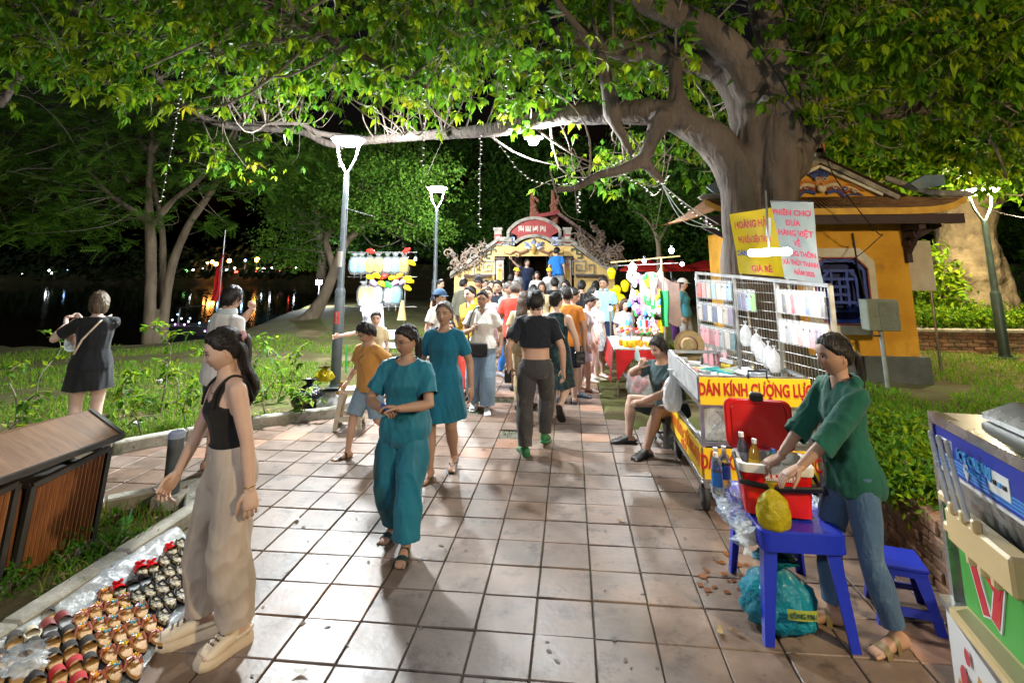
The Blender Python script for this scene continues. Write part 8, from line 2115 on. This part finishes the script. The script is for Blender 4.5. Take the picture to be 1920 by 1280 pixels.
def stall_light(px,py,Y,rad,name,label,power,col=(.95,.98,1)):
 p=P(px,py,Y);t=thing(name,label,'lamp',p);MB().lathe([(rad*math.cos(R(a)),rad*math.sin(R(a)))for a in(-85,-50,-15,15,50,85)],12).build('bulb',glow('toy lamp glow',(.95,.98,1),30),t,smooth=True);MB().lathe([(.02,rad),(.025,rad+.05)],8).build('socket',m_blackp,t)
 if power:
  ld=bpy.data.lights.new(name+'_light','POINT');ld.energy=power*LAMP;ld.color=col;ld.shadow_soft_size=rad;lo=link(name+'_light',ld,t);lo.location=(-.05,-.1,0)
stall_light(1186,501,9.6,.07,'stall_bulb','brightest white bulb at the left top of the toy stall',45)
stall_light(1208,489,9.9,.035,'stall_bulb','small white bulb on the top rod of the toy stall',0);stall_light(1259,470,10.6,.05,'stall_bulb','white bulb on a rod above the purple blouse',25);stall_light(1279,495,11.5,.04,'stall_bulb','small white bulb near the trunk',0)
stall_light(1144,578,10.9,.04,'stall_bulb','low white bulb on a short post between the stall and the crowd',0)
p=G(1144,660);t=thing('garden_lamp','short post under the low white bulb','post',(P(1144,578,10.9).x,10.9,0));MB().tube([(0,0,0),(0,0,P(1144,578,10.9).z-.03)],.02,8).build('post',m_rod,t)
for i,(px,w,lab)in enumerate(((1213,.55,'red parasol far behind the toy stall'),(1258,.5,'red parasol behind the purple blouse'),(1322,.6,'red lit canopy left of the big trunk'))):
 p=P(px,500,17+i);t=thing('far_parasol',lab,'parasol',(p.x,p.y,0));MB().lathe([(.02,p.z+.22),(w,p.z+.06),(w*1.5,p.z-.08),(w*1.5,p.z-.14)],14,caps=False).build('canopy',mat('parasol red',(.65,.03,.025),.7,translucent=.5),t);MB().tube([(0,0,0),(0,0,p.z+.2)],.025,6).build('pole',m_rod,t)
bag('clear_bag','clear bag of packets hanging below the toy table beside the seated man',(.98,8.2,.66),.42,.34,.55,m_bagc,31,hang=True,contents=m_toy['pink'])
t=thing('balloon_bunch','bunch of shiny yellow balloons behind the toy stall','balloons',(P(1158,545,12.2).x,12.2,0));r=random.Random(8)
for k in range(9):
 c=Vector((r.uniform(-.16,.16),r.uniform(-.1,.1),P(1158,545,12.2).z+r.uniform(-.4,.36)));MB().ball([c-Vector((0,0,.05)),c+Vector((0,0,.05))],[.07,.10],9).build('balloon',m_bal['yellow'],t,smooth=True)
MB().tube([(0,0,0),(0,0,1.3)],.01,5).build('stick',m_rod,t)
# floodlight on the bank
p=P(598,529,26);t=thing('flood_light','bright white floodlight on the far grassy bank','floodlight',(p.x,p.y,0));MB().box((0,0,p.z),(.28,.1,.2),bevel=.02).build('lamp_body',glow('flood glow',(.85,.93,1),40),t);MB().tube([(0,.06,0),(0,.06,p.z)],.03,6).build('post',m_rod,t)
ld=bpy.data.lights.new('flood_light_lamp','POINT');ld.energy=330*LAMP;ld.color=(.85,.93,1);ld.shadow_soft_size=.1;lo=link('flood_light_lamp',ld,t);lo.location=(0,-.3,p.z)
# ================================================================== LITTER BINS
m_slat=mat('brown bin slats',(.30,.115,.035),.55,col2=(.20,.07,.022),scale=5,stretch=(6,6,.4),bump=.25,wear=(.12,.05,.02),wearscale=5,wearpos=.64)
m_frame=mat('bin frame dark steel',(.035,.033,.03),.5,col2=(.06,.055,.05),scale=9)
m_roof=mat('bin roof boards',(.24,.125,.055),.6,col2=(.15,.075,.032),scale=3,stretch=(1,5,1),bump=.2)
bins=thing('litter_bins','double park litter bin with brown slatted boxes under a folded roof','litter bin',(-3.50,3.40,-.03),R(-3))
for k,(y0,y1)in enumerate(((-.78,-.14),(-.04,.50))):
 dz=.03;w_=.42;zt1=.56 if k==0 else .57
 MB().box((-w_/2,(y0+y1)/2,zt1/2+dz),(w_-.03,y1-y0-.03,zt1-.04)).build('inner_box',m_frame,bins)
 m=MB()
 for y in(y0,y1):m.bar((0,y,dz),(.05,y,zt1+dz+(.06 if y==y1 else 0)),.035,.035);m.bar((-w_,y,dz),(-w_,y,zt1+dz+.05),.035,.035)
 for z in(dz+.01,zt1+dz):m.bar((.0 if z<.1 else .045,y0,z),(.0 if z<.1 else .05,y1,z+(.06 if z>.1 else 0)),.035,.035);m.bar((-w_,y0,z),(-w_,y1,z),.03,.03)
 m.bar((.05,y1,zt1+dz+.05),(-w_,y1,zt1+dz+.05),.03,.03);m.bar((.04,y0,zt1+dz),(-w_,y0,zt1+dz+.03),.03,.03);m.build('bin_frame',m_frame,bins)
 n=15
 for j in range(n):
  y=y0+.03+(y1-y0-.06)*(j+.5)/n;zz=zt1+dz-.02+.06*(j/n);MB().tube([(.004,y,dz+.02),(.046,y,zz)],(y1-y0-.06)/n*.52,6).build('slat',m_slat,bins)
 for j in range(9):x=-.02-(w_-.04)*(j+.5)/9;MB().tube([(x,y0-.003,dz+.02),(x,y0-.003,zt1+dz)],.02,6).build('slat',m_slat,bins)
for y in(-.72,.45):MB().bar((-.22,y,.0),(-.22,y,.86),.04,.04).build('roof_post',m_frame,bins)
rz0=.90
MB().add([(-.22,-.85,rz0),(-.22,.56,rz0),(.13,.52,rz0-.15),(.15,-.85,rz0-.16),(-.22,-.85,rz0-.025),(-.22,.56,rz0-.025),(.13,.52,rz0-.175),(.15,-.85,rz0-.185)],[(0,1,2,3),(7,6,5,4),(3,2,6,7),(1,5,6,2),(0,3,7,4)]).build('roof_board',m_roof,bins)
MB().add([(-.22,-.85,rz0),(-.22,.56,rz0),(-.72,.56,rz0-.12),(-.72,-.85,rz0-.12),(-.22,-.85,rz0-.025),(-.22,.56,rz0-.025),(-.72,.56,rz0-.145),(-.72,-.85,rz0-.145)],[(0,1,2,3),(7,6,5,4),(3,2,6,7),(1,5,6,2),(0,3,7,4)]).build('roof_board',m_roof,bins)
MB().bar((.13,.52,rz0-.16),(.15,-.85,rz0-.17),.03,.035).bar((-.22,.57,rz0-.01),(.13,.53,rz0-.16),.03,.035).build('roof_edge',m_frame,bins)
# bollard
bo=G(318,948);t=thing('bollard','dark cylindrical bollard with pale cap on a concrete foot','bollard',bo,R(10))
MB().box((0,0,.045),(.23,.2,.11),bevel=.012).build('foot',m_kerb,t);MB().lathe([(.062,.09),(.062,.52),(.058,.53)],20).build('post',mat('bollard paint',(.035,.042,.05),.5,col2=(.07,.075,.08),scale=8,wear=(.16,.14,.11),wearscale=7,wearpos=.66),t,smooth=True);MB().lathe([(.063,.53),(.063,.57),(.05,.58)],20).build('cap',plastic('bollard cap',(.26,.30,.42),.6),t,smooth=True)
b2=G(235,995);t=thing('plastic_cup','crushed green plastic cup with straw on the soil','cup',b2);MB().lathe([(.03,0),(.042,.09)],14,caps=False).build('cup',plastic('green cup',(.10,.30,.06),.4),t);MB().tube([(0,0,.01),(.05,-.02,.16)],.004,5).build('straw',plastic('straw green',(.1,.6,.35),.4),t)
for i,(px,py,lab)in enumerate(((255,805,'crumpled white paper on the grass above the kerb'),(40+500,789,'crumpled white tissue on the kerb edge'),(300,720,'scrap of white paper in the weeds'))):
 p=G(px,py);o=bag_shape(.07,.06,.05,70+i,.6,crumple=.3).build('paper_scrap',mat('scrap paper',(.7,.7,.68),.8));o.location=(p.x,p.y,ground_z(p.x,p.y)+.01);tag(o,lab,'paper')
# ================================================================== SLIPPERS ON A PLASTIC SHEET
S00,S10,S11,S01=Vector((-3.12,2.62,0)),Vector((-2.06,2.56,0)),Vector((-2.40,3.90,0)),Vector((-2.93,4.02,0))
m_sheet=clear('ground sheet film',(.55,.60,.63),.48,.12);nn_=np.random.RandomState(3).normal(size=(40,40))*.006
def sheetf(u,v):
 p=S00.lerp(S10,u).lerp(S01.lerp(S11,u),v);z=.012+abs(nn_[int(u*30),int(v*30)]);
 if u<.22:z+=.02*math.sin(PI*u/.22)*(1+.4*math.sin(v*13))+(.22-u)*.25
 return(p.x,p.y,z)
sh=MB().grid(30,34,sheetf).build('ground_sheet',m_sheet,smooth=True);tag(sh,'long clear plastic sheet spread under the slippers','sheet')
def sole_outline(L=.24,W=.085,side=1):
 pts=[]
 for a in np.linspace(0,2*PI,21)[:-1]:
  y=math.cos(a)*L/2;w=W/2*(1 if y>0 else .82)*(1-.10*math.cos(2*a));pts.append((math.sin(a)*w*(1-.14*max(0,math.cos(2*a-.2)))+side*.006*math.cos(a),y))
 return pts
m_soles=dict(tan=mat('tan insole',(.46,.25,.08),.5,col2=(.36,.18,.05),scale=9),pattern=mat('patterned insole',(.42,.32,.16),.55,col2=(.04,.03,.02),scale=38,contrast=(.47,.53)),black=plastic('black sole',(.015,.014,.014),.5),beige=plastic('beige clog foam',(.60,.53,.38),.5),grey=plastic('grey insole',(.28,.29,.30),.5),brown=mat('brown insole',(.30,.13,.06),.5))
m_str=dict(tanstrap=plastic('strap tan',(.34,.10,.05),.4),black=fabric('strap black',(.012,.011,.012)),red=fabric('strap red',(.50,.01,.015)),redp=plastic('red patent',(.62,.01,.015),.12),blackp=plastic('black patent',(.012,.012,.013),.12),redb=plastic('strap deep red',(.45,.02,.04),.4),beige=m_soles['beige'],grey=plastic('strap grey',(.2,.2,.21),.5),wine=plastic('strap wine',(.22,.05,.05),.4))
FLW=[plastic('flower '+n_,c,.4)for n_,c in(('pink',(.8,.35,.4)),('blue',(.05,.4,.65)),('yellow',(.85,.6,.02)),('white',(.78,.74,.72)),('orange',(.8,.25,.03)),('lilac',(.55,.40,.62)))]
def make_slipper(kind,seed=0):
 """returns root thing; toe towards +y"""
 spec=dict(black_band=('tan','black'),red_band=('tan','red'),thong=('pattern','black'),flower=('tan','tanstrap'),red_flat=('pattern','redp'),black_flat=('grey','blackp'),clog=('beige','beige'),mule=('grey','wine'))[kind]
 t=thing('slipper','x','slipper',(0,0,0));r=random.Random(seed);out=sole_outline();th=.018 if kind not in('clog','thong')else .028
 MB().rings([[(x*1.03,y*1.03,0)for x,y in out],[(x*1.03,y*1.03,th*.75)for x,y in out]]).build('sole',m_soles['black']if kind!='clog' else m_soles['beige'],t)
 MB().rings([[(x,y,th*.75)for x,y in out],[(x*.98,y*.98,th+.003+.010*(y<-.06))for x,y in out]]).build('insole',m_soles[spec[0]],t)
 ms=m_str[spec[1]]
 def band(y0,y1,h,n=8,w=.046):
  m=MB();ny=4
  for j in range(ny):
   y=y0+(y1-y0)*j/(ny-1)
   for k in range(n+1):
    a=PI*k/n;m.v.append((math.cos(a)*w*(1-.12*abs(y-.04)/.1),y+.012*math.sin(a),th*.6+math.sin(a)**.8*h*(1-1.6*max(0,y-.04))))
  for j in range(ny-1):
   for k in range(n):m.f.append((j*(n+1)+k,j*(n+1)+k+1,(j+1)*(n+1)+k+1,(j+1)*(n+1)+k));m.m.append(0)
  return m.build('strap',ms,t,smooth=True)
 if kind in('black_band','red_band'):band(-.005,.075,.05)
 if kind=='mule':band(.0,.10,.045)
 if kind=='thong':
  m=MB()
  for s in(-1,1):m.tube([(0,.085,th),(s*.022,.05,th+.028),(s*.043,-.01,th+.006)],[.006,.008,.007],6)
  m.build('strap',ms,t,smooth=True)
 if kind=='flower':
  m=MB()
  for s in(-1,1):m.tube([(s*.045,.0,th*.7),(s*.03,.03,th+.03),(-s*.02,.065,th+.02),(-s*.04,.07,th*.8)],[.009,.011,.009,.008],6)
  m.build('strap',ms,t,smooth=True)
  for q in range(2):
   c=Vector((r.uniform(-.022,.022),.022+.028*q,th+.030));m=MB();mi=r.randrange(6)
   for k in range(5):a=2*PI*k/5;p=c+Vector((math.cos(a)*.012,math.sin(a)*.012,0));m.ball([p,p+Vector((math.cos(a)*.004,math.sin(a)*.004,.002))],[.0065,.005],6)
   m.ball([c+Vector((0,0,.006)),c+Vector((0,0,.012))],[.006,.004],6,mi=1);m.build('flower',[FLW[mi],FLW[2]],t,smooth=True)
 if kind in('red_flat','black_flat','clog'):
  m=MB();rings=[];h=.055 if kind=='clog' else .042
  for f in np.linspace(0,1,7):
   y=-.01+f*.133;w=.047*math.sqrt(max(.02,1-(f*.96)**3));hh_=h*(1-.55*f**2)
   rings.append([(math.cos(a)*w,y,th*.5+math.sin(a)**.85*hh_)for a in np.linspace(0,PI,10)])
  v=[p for r_ in rings for p in r_];m.add(v,[(i*10+k,i*10+k+1,(i+1)*10+k+1,(i+1)*10+k)for i in range(6)for k in range(9)]);m.build('upper',ms,t,smooth=True)
  if kind=='clog':
   MB().tube([(math.cos(a)*.045,-.02-.10*math.sin(a),.05)for a in np.linspace(0,PI,9)],.006,6).build('heel_strap',ms,t,smooth=True)
   MB().rings([[(math.cos(a)*.043,-.04-.075*math.sin(a),z)for a in np.linspace(0,PI,9)]+[(math.cos(a)*.036,-.04-.065*math.sin(a),z)for a in np.linspace(PI,0,9)]for z in(.02,.045)]).build('heel_cup',ms,t)
  if kind=='red_flat':
   for s in(-1,1):MB().ball([(0,.05,.052),(s*.022,.055,.058)],[.008,.014],8).build('bow',ms,t,smooth=True)
 return t
LABS=dict(black_band='black strap slipper',red_band='red strap slipper',thong='black thong sandal',flower='flowered tan slipper',red_flat='shiny red flat',black_flat='shiny black flat',clog='cream foam clog',mule='wine red mule')
PLACE=dict(black_band='in the near left rows of the sheet',red_band='at the near edge of the sheet',thong='in the far rows beside the trousers',flower='in the middle rows of the sheet',red_flat='in the red row at the back',black_flat='in front of the red flats',clog='at the left edge of the sheet',mule='beside the cream clogs')
protos={k:make_slipper(k,i)for i,k in enumerate(LABS)};protos2=[make_slipper('flower',50+i)for i in range(5)]
usedp=set();r=random.Random(99);dirx=(S01-S00).normalized()
def place_slipper(kind,u,v,jit=.02):
 pr=protos[kind]
 if kind=='flower' and kind in usedp:pr=r.choice(protos2)
 p=S00.lerp(S10,u).lerp(S01.lerp(S11,u),v);loc=(p.x+r.uniform(-jit,jit),p.y+r.uniform(-jit,jit),.022);a=math.atan2(dirx.y,dirx.x)-PI/2+R(62)+r.uniform(-.07,.07)
 lab=LABS[kind]+' '+PLACE[kind];grp=dict(black_band='black strap slippers',red_band='red strap slippers',thong='black thong sandals',flower='flower slippers',red_flat='red flats',black_flat='black flats',clog='cream clogs',mule='wine red mules')[kind]
 if kind not in usedp:
  usedp.add(kind);pr.location=loc;pr.rotation_euler=(0,r.uniform(-.1,.1),a);pr['label']=lab;pr['group']=grp;o=pr
 else:o=copy_tree(pr,lab,grp,loc,(r.uniform(-.03,.05),r.uniform(-.05,.05),a))
 s=r.uniform(.74,.84);o.scale=(s,s,s);return o
tdir=Vector((-.80,.60,0));ndir=Vector((.60,.80,0));org=S00.lerp(S10,.75)
for i in range(-6,14):                                           # neat rows, toes away from the path
 for j in range(-15,25):
  p=org+tdir*(i*.152+(j%2)*.02)+ndir*(j*.069)
  v=(p.y-2.60)/1.36;xl=S00.x+(S01.x-S00.x)*v;xr=S10.x+(S11.x-S10.x)*v;u=(p.x-xl)/(xr-xl)
  if not(.12<u<.96 and-.02<v<.985)or(u<.27 and v>.36):continue
  z=v+.18*(u-.5)
  if u<.42 and v<.30:kind='black_band' if v<.20 else('clog' if u<.26 else 'mule')
  elif z<.10:kind='red_band' if u>.6 else 'black_band'
  elif z<.26:kind='flower' if u>.76 else('red_band' if u>.62 and j%2 else 'black_band')
  elif z<.47:kind='flower' if u>.3 else 'black_band'
  elif u<.40 and z<.86:kind='red_flat'
  elif u<.50 and z<.62:kind='black_flat'
  else:kind='thong'
  so=place_slipper(kind,u,v,.008);so['label']=LABS[kind]+', column %s from the path, row %s from the camera'%(nth(i+7),nth(j+16))
for k in list(protos):
 if k not in usedp:[bpy.data.objects.remove(c,do_unlink=True)for c in list(protos[k].children)];bpy.data.objects.remove(protos[k],do_unlink=True)
for pz in protos2:[bpy.data.objects.remove(c,do_unlink=True)for c in list(pz.children)];bpy.data.objects.remove(pz,do_unlink=True)
bag('clear_bag','crumpled clear bag lying on the slippers at the near edge',tuple(S00.lerp(S10,.45).lerp(S01.lerp(S11,.45),.05)+Vector((0,0,.05))),.18,.14,.08,m_bagc,81,neck=.4,crumple=.25)
# ================================================================== WHAT PEOPLE CARRY AND WEAR
def at_local(t,v):return t.matrix_basis@Vector(v)
# glasses of the woman in teal
hm=TB.hM;m=MB()
for s in(-1,1):
 c=[hm@Vector((s*.033+.021*math.cos(a),-.096+.004*abs(math.cos(a)),-.001+.015*math.sin(a)))for a in np.linspace(0,2*PI,15)];m.tube(c,.0016,5)
 m.tube([hm@Vector((s*.054,-.092,.004)),hm@Vector((s*.077,-.02,.004)),hm@Vector((s*.078,.01,.0))],.0016,5)
m.tube([hm@Vector((-.012,-.099,.002)),hm@Vector((0,-.103,.004)),hm@Vector((.012,-.099,.002))],.0016,5);m.build('glasses',metal('thin glasses frame',(.35,.3,.22),.3),w2)
# scrunchie, necklace, bracelet and trouser cord of the girl
gm=GB.hM;m=MB();c=[gm@Vector((.03*math.cos(a),.112+.012*math.sin(3*a),.043+.03*math.sin(a)))for a in np.linspace(0,2*PI,25)];m.tube(c,[.012+.004*math.sin(i*2.4)for i in range(25)],7);m.build('scrunchie',fabric('pink scrunchie',(.62,.36,.38)),girl,smooth=True)
nk=[GB.neck+GB.side*math.sin(a)*.042*1.62+GB.fwd*(.030*1.62+.028*math.cos(a))-GB.up*(.035+.055*(1+math.cos(a))/2*1.0)*1.0 for a in np.linspace(-2.2,2.2,16)]
MB().tube([Vector(q)for q in nk],.0018,5).build('necklace',metal('gold chain',(.8,.55,.15),.25),girl)
w_l=GB.wr[0];dv=nrm(GB.wr[0]-GB.el[0]);ox=nrm(np.cross(dv,(0,1,0)));oy=np.cross(dv,ox);MB().tube([Vector(w_l-dv*.015+ox*.028*math.cos(a)+oy*.028*math.sin(a))for a in np.linspace(0,2*PI,17)],.003,6).build('bracelet',_M['gold chain'],girl)
ph_=GB.wr[1]+nrm(GB.wr[1]-GB.el[1])*.10;MB().box(None,(.07,.012,.14),bevel=.006,M=Matrix.Translation(Vector(ph_)+Vector((-.01,-.01,-.02)))@Matrix.Rotation(.9,4,'X')).build('held_phone',plastic('phone case dusty',(.25,.16,.14),.4),girl)
for k in(-1,1):
 a=GB.T(.075)+GB.fwd*.095;MB().tube([Vector(a),Vector(a+GB.side*k*.03-GB.up*.02+GB.fwd*.012),Vector(a+GB.side*k*.025-GB.up*.09+GB.fwd*.012)],.004,5).build('drawstring',c_beige,girl)
# paper held by the woman in teal
pc=(TB.wr[0]+TB.wr[1])/2+V3(0,-.05,.02);MB().box(None,(.09,.05,.012),M=Matrix.Translation(Vector(pc))@Matrix.Rotation(.5,4,'Y')@Matrix.Rotation(.3,4,'Z')).build('held_wallet',plastic('wallet blue',(.02,.08,.4),.4),w2)
# black quilted shoulder bag of the woman in the white blouse, bags of others
def find(lab):return[o for o in COL.objects if o.get('label','').startswith(lab)][0]
wbz=find('young woman in white blouse')
sbp=at_local(wbz,(-.04,-.17,.82));t=thing('shoulder_bag','black quilted shoulder bag worn by the woman in the white blouse','bag',sbp,wbz.rotation_euler[2])
MB().box((0,0,0),(.27,.08,.18),bevel=.03).build('bag_body',mat('quilted leather',(.012,.012,.015),.3,bump=.6,bscale=30),t);MB().box((0,-.045,.03),(.25,.012,.10),bevel=.005).build('flap',_M['quilted leather'],t)
MB().tube(spline([(-.12,.02,.07),(-.14,.04,.28),(-.06,.05,.54),(.04,.14,.56)],5),.010,6,flat=2).build('strap',m_blackp,t,smooth=True)
dfl=find('woman in sleeveless dark floral');p=at_local(dfl,(-.30,-.02,.78));t=thing('hand_bag','small black bag carried by the woman in the floral dress','bag',p,.3);MB().box((0,0,0),(.14,.06,.16),bevel=.02).build('bag_body',_M['quilted leather'],t);MB().tube([(-.05,0,.08),(-.03,0,.2),(.03,0,.2),(.05,0,.08)],.006,6).build('strap',m_blackp,t)
pm_=find('man in black polo');p=at_local(pm_,(.31,-.02,.76));t=thing('phone','dark phone held by the man in the black polo','phone',p);MB().box((0,0,0),(.075,.02,.14),bevel=.008).build('phone_body',m_blackp,t)
q=pm_;MB().tube([(.155*math.cos(a),.118*math.sin(a)-.005,1.70*.512+.068)for a in np.linspace(0,2*PI,25)],.016,6,flat=1.0).build('belt',m_blackp,q,smooth=True)
MB().box((.03,.122,1.70*.512+.03),(.07,.008,.04)).build('jeans_patch',mat('leather patch',(.36,.17,.07),.6),q)
wl=find('woman in black dress');p=at_local(wl,(.26,-.36,1.34));bag('clear_bag','clear plastic bag with brown drink held up by the woman in black',p,.17,.11,.36,m_bagc,91,hang=True,contents=mat('brown drink',(.35,.12,.05),.4))
MB().tube([Vector((-.13,-.05,1.40)),Vector((-.05,.13,1.34)),Vector((.08,.16,1.16)),Vector((.15,.10,1.0))],.006,6,flat=2).build('bag_strap',plastic('cream strap',(.62,.5,.38),.5),wl,smooth=True)
p=at_local(seated,tuple(SB_.wr[1]+V3(0,-.02,.12)));t=thing('snack_packet','pale blue snack packet held at the mouth of the seated man','packet',p);MB().rings([[(.03*k*math.cos(a),.012*math.sin(a)*k,z)for a in np.linspace(0,2*PI,11)[:-1]]for k,z in((.3,-.05),(1,-.03),(.9,.03),(.5,.07))]).build('packet',plastic('packet blue',(.4,.65,.72),.4),t,smooth=True)
boy=find('boy in ochre');MB().tube([Vector((.02,-.125,1.02)),Vector((-.05,-.13,.96)),Vector((.01,-.128,.90))],.012,5,flat=.3).build('shirt_print',m_blackp,boy)
# ================================================================== STRING LIGHTS AND WIRES
m_wirew=plastic('string wire',(.12,.12,.11),.5);m_led=glow('string led',(1,.97,.9),.7)
def light_string(label,pts,n,sag=0):
 pts=[Vector(p)for p in pts];sp=spline([tuple(p)for p in pts],10);t=thing('light_string',label,'light string',sp[0])
 v=[Vector(q)-Vector(sp[0])for q in sp];MB().tube(v,.004,4,caps=False).build('wire',m_wirew,t)
 m=MB();r=random.Random(int(sp[0][0]*100))
 for k in range(n):
  f=k/(n-1)*(len(v)-1);i=min(int(f),len(v)-2);c=v[i].lerp(v[i+1],f-i);d=Vector((r.choice((-1,1))*.018,r.uniform(-.01,.01),-.006));m.ball([c,c+d],[.004,.0055],5)
 tag(m.build('bulbs',m_led,t),kind='stuff')
light_string('thin string of lights hanging on the forked lake tree',[P(345,120,6.5),P(338,180,6.55),P(325,260,6.6),P(302,377,6.6)],26)
light_string('string of lights hanging above the candy stand',[P(806,0,6.6),P(799,90,6.6),P(795,180,6.6),P(792,310,6.6)],30)
light_string('string of lights hanging between lamp and gate',[P(901,255,6.8),P(900,330,6.8),P(899,425,6.8)],20)
light_string('string of lights sagging from the bough to the pale branch',[P(930,262,6.8),P(985,330,6.6),P(1060,345,6.4),P(1130,318,6.4),P(1190,290,6.5)],34)
light_string('string of lights looping below the pale branch',[P(1150,315,6.5),P(1205,350,6.5),P(1230,365,6.5),P(1255,330,6.6)],24)
light_string('string of lights slung from the branch to the trunk',[P(1235,340,6.5),P(1290,390,6.7),P(1345,430,6.9)],18)
light_string('short string of lights near the top of the first street lamp',[P(640,278,6.7),P(636,300,6.7),P(638,312,6.7)],8)
light_string('string of lights hanging beside the gate ridge',[P(1085,360,6.6),P(1085,397,6.6)],8)
light_string('string of lights dropping through the leaves at top centre',[P(965,-5,6.7),P(955,110,6.8),P(945,230,6.8)],24)
m_cw=[plastic('pale cable',(.42,.5,.5),.5),_M['black cable']]
def wire(label,pts,rad=.006,mi=1):
 sp=spline([tuple(p)for p in pts],8);o=MB().tube([Vector(q)for q in sp],rad,5,caps=False).build('wire',m_cw[mi],smooth=True);tag(o,label,'wire')
wire('upper pale cable from the branch to the big trunk',[P(1240,345,6.5),P(1290,385,6.7),P(1346,420,6.9)],mi=0);wire('middle pale cable from the branch to the big trunk',[P(1242,348,6.5),P(1285,405,6.7),P(1346,430,6.9)],mi=0);wire('lowest pale cable from the branch to the big trunk',[P(1243,350,6.5),P(1282,415,6.7),P(1346,428,6.9)],mi=0)
wire('dark cable running down the right stem of the big tree',[P(1400,10,6.7),P(1420,80,6.65),P(1475,170,6.6),P(1510,240,6.7),P(1530,265,6.8)],.010);wire('grey cable from the right bough down past the gable',[P(1540,270,7.0),P(1570,340,7.2),P(1640,430,7.5),P(1655,440,7.6)],.008);wire('thin cable sagging across the yellow wall',[P(1655,440,7.6),P(1590,490,7.9),P(1530,480,7.9),P(1500,468,7.9)],.006);wire('cable stretched right from the old tree',[P(1835,385,12),P(1880,400,11),P(1940,412,10)],.005,1)
sc=P(1433,186,6.62);t=thing('security_camera','small round camera fixed on the big trunk','camera',sc);MB().tube([(0,.15,0),(0,-.02,0),(0,-.04,0)],[.04,.045,.04],12).build('housing',plastic('camera grey',(.22,.22,.23),.4),t,smooth=True);MB().lathe([(.0,.0),(.034,.0),(.034,.004)],14,M=Matrix.Translation((0,-.045,0))@Matrix.Rotation(PI/2,4,'X')).build('lens',m_blackp,t)
# fallen leaves, drink spill on the tiles
for i,(px,py,lab)in enumerate(((1165,978,'brown dry leaf on the tiles left of the table'),(1350,1187,'dark wet leaf on the tiles before the table'),(1385,1190,'small dark leaf on the tiles before the table leg'),(850,872,'green leaf in the tile gap by the teal dress'),(557,975,'white scrap lying on a tile joint'),(563,1262,'foil scrap on the near tiles'))):
 p=G(px,py);t=MB().grid(4,2,lambda u,v:((u-.5)*.07,(v-.5)*.035*math.sin(PI*max(.08,min(.92,u))),.006+.012*(u-.5)**2*4)).build('fallen_leaf',LT[i%3]if i<3 else(m_weed if i==3 else _M['scrap paper']));t.location=(p.x,p.y,.004);t.rotation_euler=(0,0,i*1.3);tag(t,lab,'leaf' if i<4 else 'scrap')
m=MB();r=random.Random(41)
for k in range(26):
 p=G(r.uniform(1310,1400),r.uniform(1035,1115));n=8;rad=r.uniform(.008,.03);m.add([(p.x+rad*math.cos(a)*r.uniform(.7,1.2),p.y+rad*math.sin(a)*r.uniform(.7,1.2),.0052+k*.00001)for a in np.linspace(0,2*PI,n+1)[:-1]],[tuple(range(n))])
o=m.build('drink_spill',mat('brown spill',(.20,.065,.02),.25));tag(o,'brown drops of spilled drink on the tiles beside the blue table','spill',kind='stuff')
m=MB();r=random.Random(42)
for(i,k)in missing:
 x,y=X0+(i+.5)*TP,Y0+(k+.5)*TPY
 for q in range(60):
  a=r.uniform(0,6.28);c=Vector((x+r.uniform(-.14,.14),y+r.uniform(-.14,.14),-.012));h=r.uniform(.01,.04);w=Vector((math.cos(a),math.sin(a),0))*.006;m.add([c-w,c+w,c+Vector((r.uniform(-.02,.02),r.uniform(-.02,.02),h))],[(0,1,2)])
tag(m.build('gap_weeds',m_weed,fixn=False),'small weeds growing where paving tiles are missing','weeds',kind='stuff')
# stains, gum and grit on the paving
m=MB();r=random.Random(77)
for k in range(420):
 y=2.6+9*r.random()**1.5;x=r.uniform(-2.8,2.0);
 if not inside(x,y,PAVE):continue
 rad=r.choice((.003,.004,.006,.008,.012))*r.uniform(.7,1.3);st=r.uniform(1,2.2);a0=r.uniform(0,6.28);n=7
 pts=[]
 for a in np.linspace(0,2*PI,n+1)[:-1]:
  q=rad*r.uniform(.6,1.2);dx,dy=q*math.cos(a)*st,q*math.sin(a);pts.append((x+dx*math.cos(a0)-dy*math.sin(a0),y+dx*math.sin(a0)+dy*math.cos(a0),.0048+k*1e-6))
 m.add(pts,[tuple(range(n))],r.choice((0,0,1,1,1,2)))
tag(m.build('ground_specks',[mat('dark gum',(.05,.045,.04),.7),mat('grey smear',(.13,.12,.11),.8),mat('brown speck',(.16,.10,.06),.8)],fixn=False),'dark gum spots and specks trodden into the paving','specks',kind='stuff')
bpy.data.scenes.remove(WORK)
